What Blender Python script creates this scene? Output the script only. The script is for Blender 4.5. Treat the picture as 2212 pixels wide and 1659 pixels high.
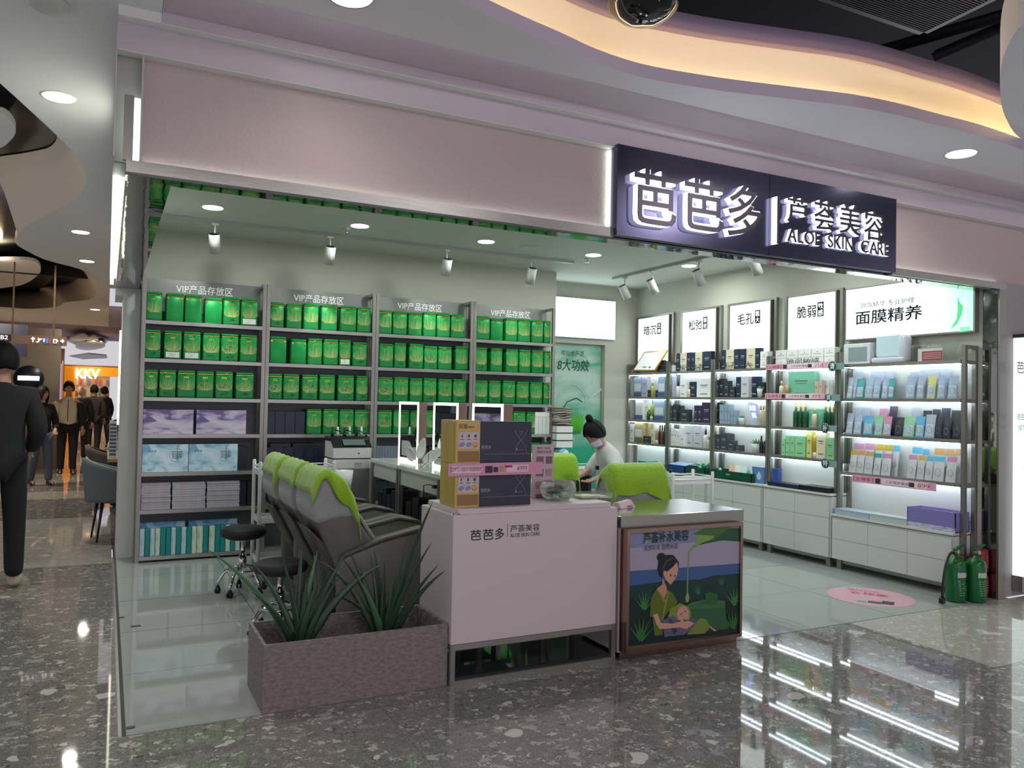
import bpy, bmesh, math, random
import numpy as np
from mathutils import Vector, Matrix, Euler
random.seed(7)
SC = bpy.context.scene
COL = SC.collection
PI = math.pi
for o in list(bpy.data.objects): bpy.data.objects.remove(o)

# ---------------------------------------------------------------- camera
YAW, PITCH, ROLL, FPX, EYE = 0.47205731, 0.02333723, 0.019478, 1713.958, 1.55
CX, CY = 1106.0, 829.5
_f = np.array([math.sin(YAW)*math.cos(PITCH), math.cos(YAW)*math.cos(PITCH), math.sin(PITCH)])
_r = np.array([math.cos(YAW), -math.sin(YAW), 0.0]); _u = np.cross(_r, _f)
RR = math.cos(ROLL)*_r + math.sin(ROLL)*_u; UU = -math.sin(ROLL)*_r + math.cos(ROLL)*_u
cam = bpy.data.cameras.new('camera'); camo = bpy.data.objects.new('camera', cam); COL.objects.link(camo)
cam.sensor_width = 36; cam.sensor_fit = 'HORIZONTAL'; cam.lens = 36*FPX/2212; cam.clip_end = 200; cam.clip_start = .05
mw = Matrix.Identity(4)
for i in range(3):
    mw[i][0] = RR[i]; mw[i][1] = UU[i]; mw[i][2] = -_f[i]
mw[2][3] = EYE
camo.matrix_world = mw
SC.camera = camo
def H(px, py, ax, val):
    """the point of the plane (axis ax = val) that stands at a place measured in the photograph"""
    d = RR*(px-CX)/FPX - UU*(py-CY)/FPX + _f
    o = np.array([0, 0, EYE]); t = (val-o[ax])/d[ax]
    p = o+t*d
    return Vector((float(p[0]), float(p[1]), float(p[2])))

# ---------------------------------------------------------------- world, lights, exposure
SC.view_settings.view_transform = 'Standard'; SC.view_settings.look = 'None'
SC.view_settings.gamma = 1; SC.view_settings.use_curve_mapping = False
SC.view_settings.exposure = 0.0
w = bpy.data.worlds.new('world'); SC.world = w; w.use_nodes = True
w.node_tree.nodes['Background'].inputs[0].default_value = (.60, .58, .62, 1)
w.node_tree.nodes['Background'].inputs[1].default_value = 1.05
def light(name, kind, loc, power, color=(1, 1, 1), size=.15, aim=None, sy=None, spot=None, blend=.6, spread=None):
    l = bpy.data.lights.new(name, kind); l.energy = power; l.color = color
    if kind == 'AREA':
        l.shape = 'RECTANGLE' if sy else 'DISK'; l.size = size
        if sy: l.size_y = sy
        if spread: l.spread = spread
    elif kind == 'SPOT':
        l.spot_size = spot or 1; l.spot_blend = blend; l.shadow_soft_size = size
    else: l.shadow_soft_size = size
    o = bpy.data.objects.new(name, l); COL.objects.link(o); o.location = loc
    if aim is not None:
        o.rotation_euler = (Vector(aim)-Vector(loc)).to_track_quat('-Z', 'Y').to_euler()
    return o
ZC, ZM, ZL = 3.17, 3.37, 3.312      # shop ceiling, mall ceiling before the shop, corridor ceiling
DL = [(.766, 7.2), (2.06, 7.22), (3.372, 7.24), (4.668, 7.26), (5.954, 7.22)]
for x, y in DL: light('shop_lamp', 'AREA', (x, y, ZC-.03), 12, (.93, 1, .94), .13, (x, y, 0))
for x in (.9, 2.1, 3.35, 4.6, 5.8): light('shop_lamp', 'AREA', (x, 5.35, ZC-.03), 11 if x > 3 else 4, (.92, 1, .96), .13, (x, 5.35, 0))
ML = [(.93, 3.5), (5.33, 3.53)]
for x, y in ML: light('mall_lamp', 'SPOT', (x, y, ZM-.03), 17, (1, .9, .82), .07, (x, y+.05, 0), spot=2.5, blend=.9)
for y in (1.0, 5.4, 9.8, 12.1, 18.6, 23): light('corridor_lamp_and_fill', 'AREA', (-.3, y, ZL-.03), 20, (1, .92, .82), .14, (-.3, y, 0))
for y in (15, 21, 27): light('corridor_lamp_and_fill', 'AREA', (-1.8, y, 3.1), 75, (1, .88, .72), .3, (-1.8, y, 0))  # added fill without fittings, brightens the far corridor
for x, y in ((-2.2, -1.5), (.8, -2), (3.8, -2), (7, -1), (3, -5)): light('mall_hall_fill', 'AREA', (x, y, 4.3), 45, (.97, .90, .96), .5, (x*.9, y+1, 0))  # added out-of-view discs giving the mall side its ambient fill
light('lilac_mall_fill', 'AREA', (3, -8, 2.2), 90, (.86, .74, .93), 6, (3, 4, 2.2), 2)  # added lilac area light behind the camera, tints the shop front

# ---------------------------------------------------------------- materials
def lin(c):
    if isinstance(c, str): c = tuple(int(c[i:i+2], 16)/255 for i in (0, 2, 4))
    return tuple((v/12.92 if v <= .04045 else ((v+.055)/1.055)**2.4) for v in c[:3])+(1,)
MC = {}
def mat(c, rough=.5, metal=0, emit=None, es=1, bump=None, var=0, trans=0, coat=0, spec=.5, alpha=1, sheen=0, name=None, grain=None):
    key = (c, rough, metal, emit, es, bump, var, trans, coat, spec, alpha, sheen, grain)
    if key in MC: return MC[key]
    m = bpy.data.materials.new(name or 'mat_'+str(len(MC))); m.use_nodes = True; MC[key] = m
    nt = m.node_tree; b = nt.nodes['Principled BSDF']; L = nt.links.new
    b.inputs['Base Color'].default_value = lin(c); b.inputs['Roughness'].default_value = rough
    b.inputs['Metallic'].default_value = metal; b.inputs['Specular IOR Level'].default_value = spec
    if trans: b.inputs['Transmission Weight'].default_value = trans
    if coat: b.inputs['Coat Weight'].default_value = coat
    if alpha < 1: b.inputs['Alpha'].default_value = alpha
    if sheen: b.inputs['Sheen Weight'].default_value = sheen
    if emit: b.inputs['Emission Color'].default_value = lin(emit); b.inputs['Emission Strength'].default_value = es
    if var or bump or grain:
        tc = nt.nodes.new('ShaderNodeTexCoord'); mp = nt.nodes.new('ShaderNodeMapping'); L(tc.outputs['Object'], mp.inputs[0])
        if grain: mp.inputs['Scale'].default_value = grain
        n = nt.nodes.new('ShaderNodeTexNoise'); L(mp.outputs[0], n.inputs['Vector']); n.inputs['Scale'].default_value = bump[0] if bump else 6; n.inputs['Detail'].default_value = 4
        if var:
            mx = nt.nodes.new('ShaderNodeMix'); mx.data_type = 'RGBA'; mx.blend_type = 'MULTIPLY'; mx.inputs[0].default_value = 1
            mr = nt.nodes.new('ShaderNodeMapRange'); L(n.outputs[0], mr.inputs[0]); mr.inputs[1].default_value = .25; mr.inputs[2].default_value = .75; mr.inputs[3].default_value = 1-var; mr.inputs[4].default_value = 1+var*.5
            mx.inputs[6].default_value = lin(c); L(mr.outputs[0], mx.inputs[7]); L(mx.outputs[2], b.inputs['Base Color'])
        if bump:
            bp = nt.nodes.new('ShaderNodeBump'); bp.inputs['Strength'].default_value = bump[1]; bp.inputs['Distance'].default_value = .01
            L(n.outputs[0], bp.inputs['Height']); L(bp.outputs[0], b.inputs['Normal'])
    return m
STEEL = mat('a5a39e', .3, .75, bump=(9, .05), var=.18, grain=(1, 1, 30), name='brushed_steel')
STEELV = mat('97958f', .34, .75, bump=(9, .05), var=.16, grain=(30, 30, 1), name='brushed_steel_upright')
MIRRORST = mat('8a8d8a', .045, 1, bump=(1.6, .45), name='polished_wavy_steel')
COPPER = mat('a88c80', .22, 1, bump=(9, .05), grain=(1, 1, 30), name='brushed_champagne_steel')
CHROME = mat('d0d0d0', .08, 1, name='chrome')
WHITE = mat('c9cdc8', .45, name='white_lacquer')
PLASTER = mat('c0c1b4', .75, bump=(60, .05), name='cream_wall_paint')
CEILM = mat('ccd0c8', .8, name='ceiling_paint')
MALLW = mat('eceef2', .75, name='mall_ceiling_paint')
PINKP = mat('bfb0ae', .8, bump=(55, .6), name='textured_render')
PINKF = mat('cbc0c8', .7, name='fascia_paint')
BLACK = mat('0d0e11', .35, name='black_plastic')
BLK = mat('14151a', .6, name='black_cloth')
GLASS = mat('f4fbfa', .02, trans=1, name='clear_glass')
GLOWW = mat('ffffff', .5, emit='f2fff8', es=3.2, name='white_led')
LAMPD = mat('ffffff', .5, emit='fdfff4', es=9, name='lamp_diffuser')
def floor_mat(name, base, dark, light, mid, sc=1.0, rough=.035):
    m = bpy.data.materials.new(name); m.use_nodes = True; nt = m.node_tree; b = nt.nodes['Principled BSDF']; L = nt.links.new
    g = nt.nodes.new('ShaderNodeNewGeometry')
    def vor(scale, thr, seed, prev, col, col2, rnd):
        mp = nt.nodes.new('ShaderNodeMapping'); L(g.outputs['Position'], mp.inputs[0]); mp.inputs['Location'].default_value = (seed, seed*1.7, 0); mp.inputs['Rotation'].default_value = (0, 0, seed)
        mp.inputs['Scale'].default_value = (1, 1.12, 1)
        nz = nt.nodes.new('ShaderNodeTexNoise'); nz.inputs['Scale'].default_value = scale*1.4; L(mp.outputs[0], nz.inputs['Vector'])
        ad = nt.nodes.new('ShaderNodeMix'); ad.data_type = 'VECTOR'; ad.inputs[0].default_value = .10; L(mp.outputs[0], ad.inputs[4]); L(nz.outputs['Color'], ad.inputs[5])
        v = nt.nodes.new('ShaderNodeTexVoronoi'); v.inputs['Scale'].default_value = scale; L(ad.outputs[1], v.inputs['Vector'])
        sp = nt.nodes.new('ShaderNodeSeparateColor'); L(v.outputs['Color'], sp.inputs[0])
        a = nt.nodes.new('ShaderNodeMath'); a.operation = 'LESS_THAN'; L(v.outputs['Distance'], a.inputs[0]); 
        mr = nt.nodes.new('ShaderNodeMath'); mr.operation = 'MULTIPLY'; L(sp.outputs[0], mr.inputs[0]); mr.inputs[1].default_value = thr; L(mr.outputs[0], a.inputs[1])
        c = nt.nodes.new('ShaderNodeMath'); c.operation = 'GREATER_THAN'; L(sp.outputs[1], c.inputs[0]); c.inputs[1].default_value = 1-rnd
        d = nt.nodes.new('ShaderNodeMath'); d.operation = 'MULTIPLY'; L(a.outputs[0], d.inputs[0]); L(c.outputs[0], d.inputs[1])
        cc = nt.nodes.new('ShaderNodeMix'); cc.data_type = 'RGBA'; L(sp.outputs[2], cc.inputs[0]); cc.inputs[6].default_value = lin(col); cc.inputs[7].default_value = lin(col2)
        mx = nt.nodes.new('ShaderNodeMix'); mx.data_type = 'RGBA'; L(d.outputs[0], mx.inputs[0]); L(prev, mx.inputs[6]); L(cc.outputs[2], mx.inputs[7])
        return mx.outputs[2]
    nz = nt.nodes.new('ShaderNodeTexNoise'); nz.inputs['Scale'].default_value = 60; nz.inputs['Detail'].default_value = 6; L(g.outputs['Position'], nz.inputs['Vector'])
    cr = nt.nodes.new('ShaderNodeMix'); cr.data_type = 'RGBA'; L(nz.outputs[0], cr.inputs[0]); cr.inputs[6].default_value = lin(dark); cr.inputs[7].default_value = lin(base)
    c = cr.outputs[2]
    c = vor(110/sc, .8, 3.1, c, mid, light, .5)
    c = vor(60/sc, .75, 1.3, c, dark, mid, .6)
    c = vor(30/sc, .62, 5.2, c, dark, light, .5)
    c = vor(20/sc, .5, 6.6, c, light, mid, .35)
    c = vor(14/sc, .5, 8.4, c, light, mid, .22)
    c = vor(7/sc, .40, 2.2, c, light, light, .17)
    L(c, b.inputs['Base Color']); b.inputs['Roughness'].default_value = rough; b.inputs['Specular IOR Level'].default_value = .6
    bp = nt.nodes.new('ShaderNodeBump'); bp.inputs['Strength'].default_value = .006; n2 = nt.nodes.new('ShaderNodeTexNoise'); n2.inputs['Scale'].default_value = 5; L(g.outputs['Position'], n2.inputs['Vector']); L(n2.outputs[0], bp.inputs['Height']); L(bp.outputs[0], b.inputs['Normal'])
    return m
TERR = floor_mat('dark_terrazzo', '85837f', '4f4e4c', 'ccc7be', '979490')
TERL = floor_mat('pale_terrazzo', 'b9b7ae', 'a2a097', 'dedbd0', 'aeaba2')
TILE = mat('a3a9a7', .04, var=.03, bump=(3, .006), spec=.6, name='polished_floor_tile')
JOINT = mat('3c3f3c', .7, name='tile_joint')

# ---------------------------------------------------------------- mesh helpers
class M:
    def __init__(s): s.v = []; s.f = []; s.m = []; s.s = []
    def add(s, vs, fs, m=0, sm=False, T=None):
        k = len(s.v)
        s.v += [tuple((T @ Vector(p))) if T is not None else tuple(p) for p in vs]
        for f in fs: s.f.append(tuple(i+k for i in f)); s.m.append(m); s.s.append(sm)
        return s
    def box(s, x0, x1, y0, y1, z0, z1, m=0, T=None, ch=0):
        if x0 > x1: x0, x1 = x1, x0
        if y0 > y1: y0, y1 = y1, y0
        if z0 > z1: z0, z1 = z1, z0
        if ch:
            c = min(ch, (x1-x0)/3, (y1-y0)/3, (z1-z0)/3)
            bm = bmesh.new(); bmesh.ops.create_cube(bm, size=1)
            for v in bm.verts: v.co = ((x0+x1)/2+v.co.x*(x1-x0), (y0+y1)/2+v.co.y*(y1-y0), (z0+z1)/2+v.co.z*(z1-z0))
            bmesh.ops.bevel(bm, geom=bm.edges[:], offset=c, segments=2 if ch > .012 else 1, affect='EDGES', profile=.5)
            bm.verts.index_update()
            s.add([v.co[:] for v in bm.verts], [[v.index for v in f.verts] for f in bm.faces], m, ch > .012, T); bm.free(); return s
        vs = [(x, y, z) for x in (x0, x1) for y in (y0, y1) for z in (z0, z1)]
        return s.add(vs, [(0, 1, 3, 2), (4, 6, 7, 5), (0, 4, 5, 1), (2, 3, 7, 6), (0, 2, 6, 4), (1, 5, 7, 3)], m, False, T)
    def quad(s, a, b, c, d, m=0): return s.add([a, b, c, d], [(0, 1, 2, 3)], m)
    def poly(s, pts, m=0): return s.add(pts, [tuple(range(len(pts)))], m)
    def prism(s, pts, vec, m=0, T=None):
        n = len(pts); vec = Vector(vec); q = [tuple(Vector(p)+vec) for p in pts]
        return s.add(list(pts)+q, [tuple(range(n)), tuple(range(2*n-1, n-1, -1))]+[(i, i+n, (i+1) % n+n, (i+1) % n) for i in range(n)], m, False, T)
    def lathe(s, prof, o=(0, 0, 0), n=20, m=0, T=None, sm=True, sx=1, sy=1):
        vs = []; fs = []
        for r, z in prof:
            for k in range(n):
                a = 2*PI*k/n; vs.append((o[0]+r*math.cos(a)*sx, o[1]+r*math.sin(a)*sy, o[2]+z))
        for i in range(len(prof)-1):
            for k in range(n): fs.append((i*n+k, i*n+(k+1) % n, (i+1)*n+(k+1) % n, (i+1)*n+k))
        if prof[0][0] > 1e-5: fs.append(tuple(range(n-1, -1, -1)))
        if prof[-1][0] > 1e-5: fs.append(tuple((len(prof)-1)*n+k for k in range(n)))
        return s.add(vs, fs, m, sm, T)
    def tube(s, pts, r, n=8, m=0, closed=False, T=None):
        pts = [Vector(p) for p in pts]; N = len(pts); vs = []; fs = []; up = None
        rr = r if isinstance(r, (list, tuple)) else [r]*N
        for i, p in enumerate(pts):
            a = pts[(i-1) % N] if (closed or i) else p; b = pts[(i+1) % N] if (closed or i < N-1) else p
            t = (b-a).normalized()
            if up is None: up = Vector((0, 0, 1)) if abs(t.z) < .9 else Vector((1, 0, 0))
            x = up.cross(t).normalized(); up = t.cross(x).normalized()
            for k in range(n):
                an = 2*PI*k/n; vs.append(p+x*math.cos(an)*rr[i]+up*math.sin(an)*rr[i])
        for i in range(N if closed else N-1):
            for k in range(n): fs.append((i*n+k, i*n+(k+1) % n, ((i+1) % N)*n+(k+1) % n, ((i+1) % N)*n+k))
        if not closed: fs += [tuple(range(n-1, -1, -1)), tuple((N-1)*n+k for k in range(n))]
        return s.add([tuple(v) for v in vs], fs, m, True, T)
    def grid(s, fn, nu, nv, m=0, thick=0, T=None):
        P = [[Vector(fn(i/nu, j/nv)) for j in range(nv+1)] for i in range(nu+1)]; W = nv+1
        vs = [tuple(p) for r in P for p in r]; fs = [(i*W+j, (i+1)*W+j, (i+1)*W+j+1, i*W+j+1) for i in range(nu) for j in range(nv)]
        if thick:
            k = len(vs); nn = []
            for i in range(nu+1):
                for j in range(nv+1):
                    du = P[min(i+1, nu)][j]-P[max(i-1, 0)][j]; dv = P[i][min(j+1, nv)]-P[i][max(j-1, 0)]
                    n = du.cross(dv); n.normalize(); nn.append(P[i][j]-n*thick)
            vs += [tuple(p) for p in nn]; fs += [tuple(q+k for q in reversed(f)) for f in fs]
            bd = [i*W for i in range(nu+1)]+[nu*W+j for j in range(1, W)]+[i*W+nv for i in range(nu-1, -1, -1)]+[j for j in range(nv-1, 0, -1)]
            for a in range(len(bd)): p, q = bd[a], bd[(a+1) % len(bd)]; fs.append((q, p, p+k, q+k))
        return s.add(vs, fs, m, True, T)
    def ell(s, c, r, n=14, m=0, T=None, nz=8):
        return s.lathe([(max(math.sin(PI*i/nz), 0)*r[0] if 0 < i < nz else 0, -math.cos(PI*i/nz)*r[2]) for i in range(nz+1)], c, n, m, T, True, 1, r[1]/r[0])
    def data(s, name, mats, off=(0, 0, 0)):
        me = bpy.data.meshes.new(name); o = Vector(off)
        me.from_pydata([tuple(Vector(p)-o) for p in s.v], [], s.f)
        for q in (mats if isinstance(mats, (list, tuple)) else [mats]): me.materials.append(q)
        me.polygons.foreach_set('material_index', s.m); me.polygons.foreach_set('use_smooth', s.s)
        me.validate(); me.update(); return me
    def build(s, name, mats, parent=None, kind=None):
        off = Vector((0, 0, 0)); p = parent
        while p is not None: off += p.location; p = p.parent
        o = bpy.data.objects.new(name, s.data(name, mats, off)); COL.objects.link(o)
        if parent is not None: o.parent = parent
        if kind: o['kind'] = kind
        return o
LAB = {}
def tag(o, label, cat, group=None):
    o['label'] = label; o['category'] = cat
    if group: o['group'] = group
    LAB[label] = LAB.get(label, 0)+1
    return o
def thing(name, label, cat, loc=(0, 0, 0), group=None):
    o = bpy.data.objects.new(name, None); COL.objects.link(o); o.location = loc; o.empty_display_size = .1
    return tag(o, label, cat, group)
def dup(root, loc=None, rot=None, label=None, scale=None, par=None):
    c = root.copy(); COL.objects.link(c)
    if par is not None: c.parent = par
    if loc is not None: c.location = loc
    if rot is not None: c.rotation_euler = rot
    if scale is not None: c.scale = scale
    if label: c['label'] = label
    for ch in root.children: dup(ch, par=c)
    return c
_TX = {}
def textmesh(body, bold=0.0):
    k = (body, bold)
    if k not in _TX:
        cu = bpy.data.curves.new('t', 'FONT'); cu.body = body; cu.size = 1; cu.offset = bold; cu.resolution_u = 3; cu.fill_mode = 'FRONT'
        o = bpy.data.objects.new('t', cu); COL.objects.link(o)
        dg = bpy.context.evaluated_depsgraph_get(); dg.update()
        me = o.evaluated_get(dg).to_mesh(); vs = [tuple(v.co) for v in me.vertices]; fs = [tuple(p.vertices) for p in me.polygons]
        o.evaluated_get(dg).to_mesh_clear(); bpy.data.objects.remove(o); bpy.data.curves.remove(cu)
        xs = [v[0] for v in vs] or [0, 1]; ys = [v[1] for v in vs] or [0, 1]
        _TX[k] = ([((v[0]-min(xs)), (v[1]-min(ys))) for v in vs], fs, max(xs)-min(xs) or 1, max(ys)-min(ys) or 1)
    return _TX[k]
def text(mb, body, o, right, up, h, w=None, m=0, bold=0.0, depth=0, shear=0):
    """flat lettering laid from corner o; depth > 0 makes it stand out along right x up"""
    vs, fs, W, Hh = textmesh(body, bold); right = Vector(right).normalized(); up = Vector(up).normalized(); o = Vector(o); n = right.cross(up)
    sy = h/Hh; sx = (w/W) if w else sy
    P = [o+right*(v[0]*sx+v[1]*sy*shear)+up*(v[1]*sy) for v in vs]
    if not depth: mb.add([tuple(p) for p in P], fs, m); return W*sx
    k = len(P); Q = [p+n*depth for p in P]
    ec = {}
    for f in fs:
        for a in range(len(f)): e = (f[a], f[(a+1) % len(f)]); ec[e] = 1
    side = [(a, b, b+k, a+k) for (a, b) in ec if (b, a) not in ec]
    mb.add([tuple(p) for p in P+Q], [tuple(i+k for i in f) for f in fs]+[tuple(reversed(f)) for f in fs]+side, m); return W*sx
X_, Y_, Z_ = Vector((1, 0, 0)), Vector((0, 1, 0)), Vector((0, 0, 1))
def ordn(i): return ('first second third fourth fifth sixth seventh eighth ninth tenth eleventh twelfth thirteenth fourteenth fifteenth sixteenth seventeenth eighteenth nineteenth twentieth'.split())[i]
def struct(name, mb, mats, parent=None): return mb.build(name, mats, parent, 'structure')
# ================================================================ setting
def inview(x, y, z=0, mrg=250):
    c = Vector((x, y, z-EYE)); a = Vector(RR).dot(c); b = Vector(UU).dot(c); d = Vector(_f).dot(c)
    if d < .3: return False
    u, v = CX+FPX*a/d, CY-FPX*b/d
    return -mrg < u < 2212+mrg and -mrg < v < 1659+mrg
# shop floor of separate tiles
fl = M().box(.10, 6.75, 4.03, 9.2, -.05, -.004); floor = struct('floor', fl, JOINT)
xs = [.12+.871*i for i in range(8)]+[6.75]; xs[-2] = 6.217
xs = sorted(set(round(x, 3) for x in xs)); ys = [4.034, 4.905, 5.78, 6.657, 7.53, 8.405, 9.15]
_tc = {}
for i in range(len(xs)-1):
    for j in range(len(ys)-1):
        a, b, c, d = xs[i]+.0026, xs[i+1]-.0026, ys[j]+.0026, ys[j+1]-.0018
        k = (round(b-a, 2), round(d-c, 2))
        if k not in _tc: _tc[k] = M().box(a, b, c, d, -.004, 0).data('tile', TILE, (a, c, 0))
        o = bpy.data.objects.new('tile', _tc[k]); COL.objects.link(o); o.parent = floor; o.location = (a, c, 0)
struct('trim_1', M().box(.09, .105, 4.03, 8.5, -.05, .001), STEEL)
mf = M()
mf.box(-6, 12, -3, 4.027, -.05, -.003); mf.box(-6, .087, 4.027, 40, -.05, -.003); mf.box(.087, 12, 9.2, 40, -.05, -.003)
mall = struct('floor_mall', mf, TERR)
_sm = {}
gx = [.087-1.19*k for k in range(5, 0, -1)]+[.087+1.19*k for k in range(0, 10)]
gy = [4.027-1.05*k for k in range(5, 0, -1)]+[4.027+1.05*k for k in range(0, 14)]
for i in range(len(gx)-1):
    for j in range(len(gy)-1):
        x, y = gx[i], gy[j]
        if y > 4 and x > 0: continue
        if not any(inview(x+u*1.19, y+v*1.05) for u in (0, .5, 1) for v in (0, .5, 1)): continue
        li = (y < 4 and x > 4.8 and y > 2.9) or (y < 3 and x > 6.5) or (x < 0 and 8.1 < y < 11.2) or (x < 0 and 13 < y < 14.5) or (x < -.8 and y > 15)
        if li not in _sm: _sm[li] = M().box(.0008, 1.1892, .0008, 1.0492, -.003, 0).data('tile', TERL if li else TERR)
        o = bpy.data.objects.new('tile', _sm[li]); COL.objects.link(o); o.parent = mall; o.location = (x, y, 0)

# walls of the shop
struct('wall_tins', M().box(.27, 4.9, 8.45, 9.1, 0, ZC), PLASTER)
struct('wall_left', M().box(.118, .268, 8.44, 9.1, 0, 2.575).box(0, .118, 4.15, 9.1, 2.64, ZL).box(.05, .118, 8.445, 9.1, 2.5, 2.64).box(.118, .268, 8.45, 9.1, 2.64, ZC), WHITE)
struct('wall_back', M().box(4.9, 5.02, 9.1, 9.3, 0, 3.3).box(6.07, 6.75, 9.1, 9.3, 0, 3.3).box(5.02, 6.07, 9.1, 9.3, 2.36, 3.3).box(5.02, 6.07, 9.2, 9.3, 0, 2.36), PLASTER)
struct('wall_right', M().box(6.6, 6.75, 4.17, 9.1, 0, ZC+.1), PLASTER)
struct('ceiling_shop', M().box(.118, 6.6, 4.25, 9.1, ZC, ZC+.08), CEILM)
# bulkhead over the shop front with stepped fascias
struct('wall_front', M().box(.115, 2.735, 4.10, 4.25, 2.64, 3.137).box(5.275, 12, 4.10, 4.25, 2.64, 3.137), PINKP)
struct('wall_front', M().box(6.715, 12, 4.06, 4.25, 0, 2.64), mat('a39c9f', .7))
struct('wall_front', M().box(2.735, 5.275, 4.06, 4.25, 2.64, 3.137).box(0, .115, 4.125, 4.15, 2.64, 3.137).box(.105, .115, 4.06, 4.125, 2.64, 3.137), mat('b9bab3', .7))
mt = M().box(-.002, 12, 4.04, 4.25, 3.137, 3.267, 0).box(.10, 12, 4.015, 4.04, 3.137, 3.143, 1)
struct('trim_15', M().box(0, 12, 4.036, 4.10, 3.133, 3.1365).box(0, 12, 3.966, 4.034, 3.263, 3.2665).box(0, .18, 3.97, 4.25, 3.268, 3.33), mat('e6e7e4', .7))
struct('trim_2', M().box(-.002, 12, 4.035, 4.25, 3.137, 3.267), PINKF)
struct('trim_3', M().box(.18, 12, 3.965, 4.25, 3.267, 3.318), PINKF)
def cove(i, j): a = j*PI/2; return (.18+11.8*i, 3.965-.20*math.sin(a), 3.318+.055*(1-math.cos(a)))
struct('trim_4', M().grid(cove, 1, 8), PINKF)
struct('wall_outer', M().box(-.004, .0, 4.04, 9.1, 2.64, ZL), WHITE)
# ceiling before the shop, with its wavy lit edge
WV = [(700, -120), (840, -62), (920, -28), (988, 0), (1056, 34), (1124, 65), (1210, 101), (1291, 137), (1383, 166), (1474, 183), (1566, 197), (1657, 208), (1749, 219), (1840, 230), (1932, 247), (2023, 270), (2115, 293), (2212, 325), (2330, 372), (2480, 440)]
wv = [H(x, y, 2, ZM) for x, y in WV]
def smooth(pts, k=4):
    out = []
    for i in range(len(pts)-1):
        p0, p1, p2, p3 = pts[max(i-1, 0)], pts[i], pts[i+1], pts[min(i+2, len(pts)-1)]
        for q in range(k):
            t = q/k; out.append(.5*((2*p1)+(p2-p0)*t+(2*p0-5*p1+4*p2-p3)*t*t+(3*p1-p0-3*p2+p3)*t**3))
    return out+[pts[-1]]
wv = smooth(wv, 3)
pl = [(.18, 1.2, ZM), (.9, 1.2, ZM)]+[tuple(p) for p in wv]+[(12, 3.77, ZM), (.18, 3.77, ZM)]
struct('ceiling_mall', M().poly(pl), MALLW)
struct('trim_5', M().box(.178, .182, 1.0, 3.97, ZL, ZM+.02), MALLW)
# profile swept along the wave: lip, ledge, lit wall, upper lip
prof = [(0, 0), (0, .075), (.17, .08), (.19, .14), (.20, .30), (.16, .37)]
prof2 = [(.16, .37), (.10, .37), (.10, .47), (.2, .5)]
def sweep(prof, mm):
    vs = []; fs = []; n = len(prof); N = len(wv)
    for i, p in enumerate(wv):
        t = (wv[min(i+1, N-1)]-wv[max(i-1, 0)]); nrm = Vector((-t.y, t.x, 0)).normalized()
        if nrm.y < 0: nrm = -nrm
        for a, b in prof: vs.append(tuple(p+nrm*a+Vector((0, 0, b))))
    for i in range(N-1):
        for k in range(n-1): fs.append((i*n+k, i*n+k+1, (i+1)*n+k+1, (i+1)*n+k))
    mm.add(vs, fs, 0, True); return mm
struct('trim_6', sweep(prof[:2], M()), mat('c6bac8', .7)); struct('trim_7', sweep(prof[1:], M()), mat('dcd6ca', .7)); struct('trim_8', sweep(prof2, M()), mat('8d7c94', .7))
led = M(); N = len(wv)
for i in range(2, N-1):
    a, b = wv[i], wv[i+1]; led.tube([a+Vector((0, .10, .095)), b+Vector((0, .10, .095))], .006, 5)
tag(led.build('cove_light_strip', mat('ffffff', .5, emit='ffdcaa', es=24)), 'warm light strip hidden behind the wavy ceiling edge', 'light strip')
# dark service void over the mall hall
struct('ceiling_void', M().box(-9, 16, -9, 16, 5.2, 5.3).box(-9, 16, 15.9, 16, 3.6, 5.2).box(-9, 16, -9, -8.9, 3, 5.2), mat('14161f', .8))
bm_ = M()
for (a, b, z) in (((1900, 110), (2212, 20), 4.6), ((2020, 120), (2230, 30), 4.7), ((1870, 130), (2080, 195), 4.5)):
    p, q = H(*a, 2, z), H(*b, 2, z); q = q+(q-p)*1.5; bm_.tube([p, q], .05, 4)
tag(bm_.build('service_pipes', mat('2b2c36', .5), kind='stuff'), 'dark service pipes under the black ceiling void', 'pipes')
g = thing('air_grille', 'silver framed linear air grille hanging in the dark ceiling void', 'air vent', H(1990, 80, 2, 4.3))
c0, c1, c2 = H(1993, 78, 2, 4.3), H(1700, -22, 2, 4.3), H(2230, -38, 2, 4.3)
e1, e2 = c1-c0, c2-c0
def gp(u, v, z=0): return tuple(c0+e1*u+e2*v+Vector((0, 0, z)))
gf = M()
for (u0, v0, u1, v1) in ((0, 0, 1, .05), (0, 0, .03, 1), (0, .95, 1, 1), (.97, 0, 1, 1)):
    gf.prism([gp(u0, v0), gp(u1, v0), gp(u1, v1), gp(u0, v1)], (0, 0, .05))
gf.build('frame', mat('9a9ba3', .35, 1), g)
for k in range(34):
    v = .06+k*.0262; M().prism([gp(.035, v), gp(.965, v), gp(.965, v+.012), gp(.035, v+.012)], (0, 0, .03)).build('slat', mat('6f7079', .4, .6), g)
d = thing('dome_camera', 'black glossy dome hanging from the wavy ceiling', 'dome camera', H(1390, 10, 2, 3.62))
dl = d.location
M().lathe([(0, -.10), (.06, -.095), (.12, -.07), (.17, -.03), (.19, .01), (.185, .035), (.12, .05), (0, .055)], tuple(dl), 32).build('dome', mat('14161a', .05, spec=.8), d)
M().lathe([(.02, .05), (.02, 1.5)], tuple(dl), 10).build('hanging_rod', BLACK, d)
isl = [H(x, y, 2, 3.45) for x, y in ((2290, 20), (2212, 52), (2185, 85), (2166, 130), (2160, 180), (2164, 230), (2178, 265), (2205, 300), (2290, 360), (2400, 300), (2400, 60))]
isl = smooth(isl, 3)
struct('ceiling_island', M().prism([tuple(p) for p in isl], (0, 0, .3)), MALLW)
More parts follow.
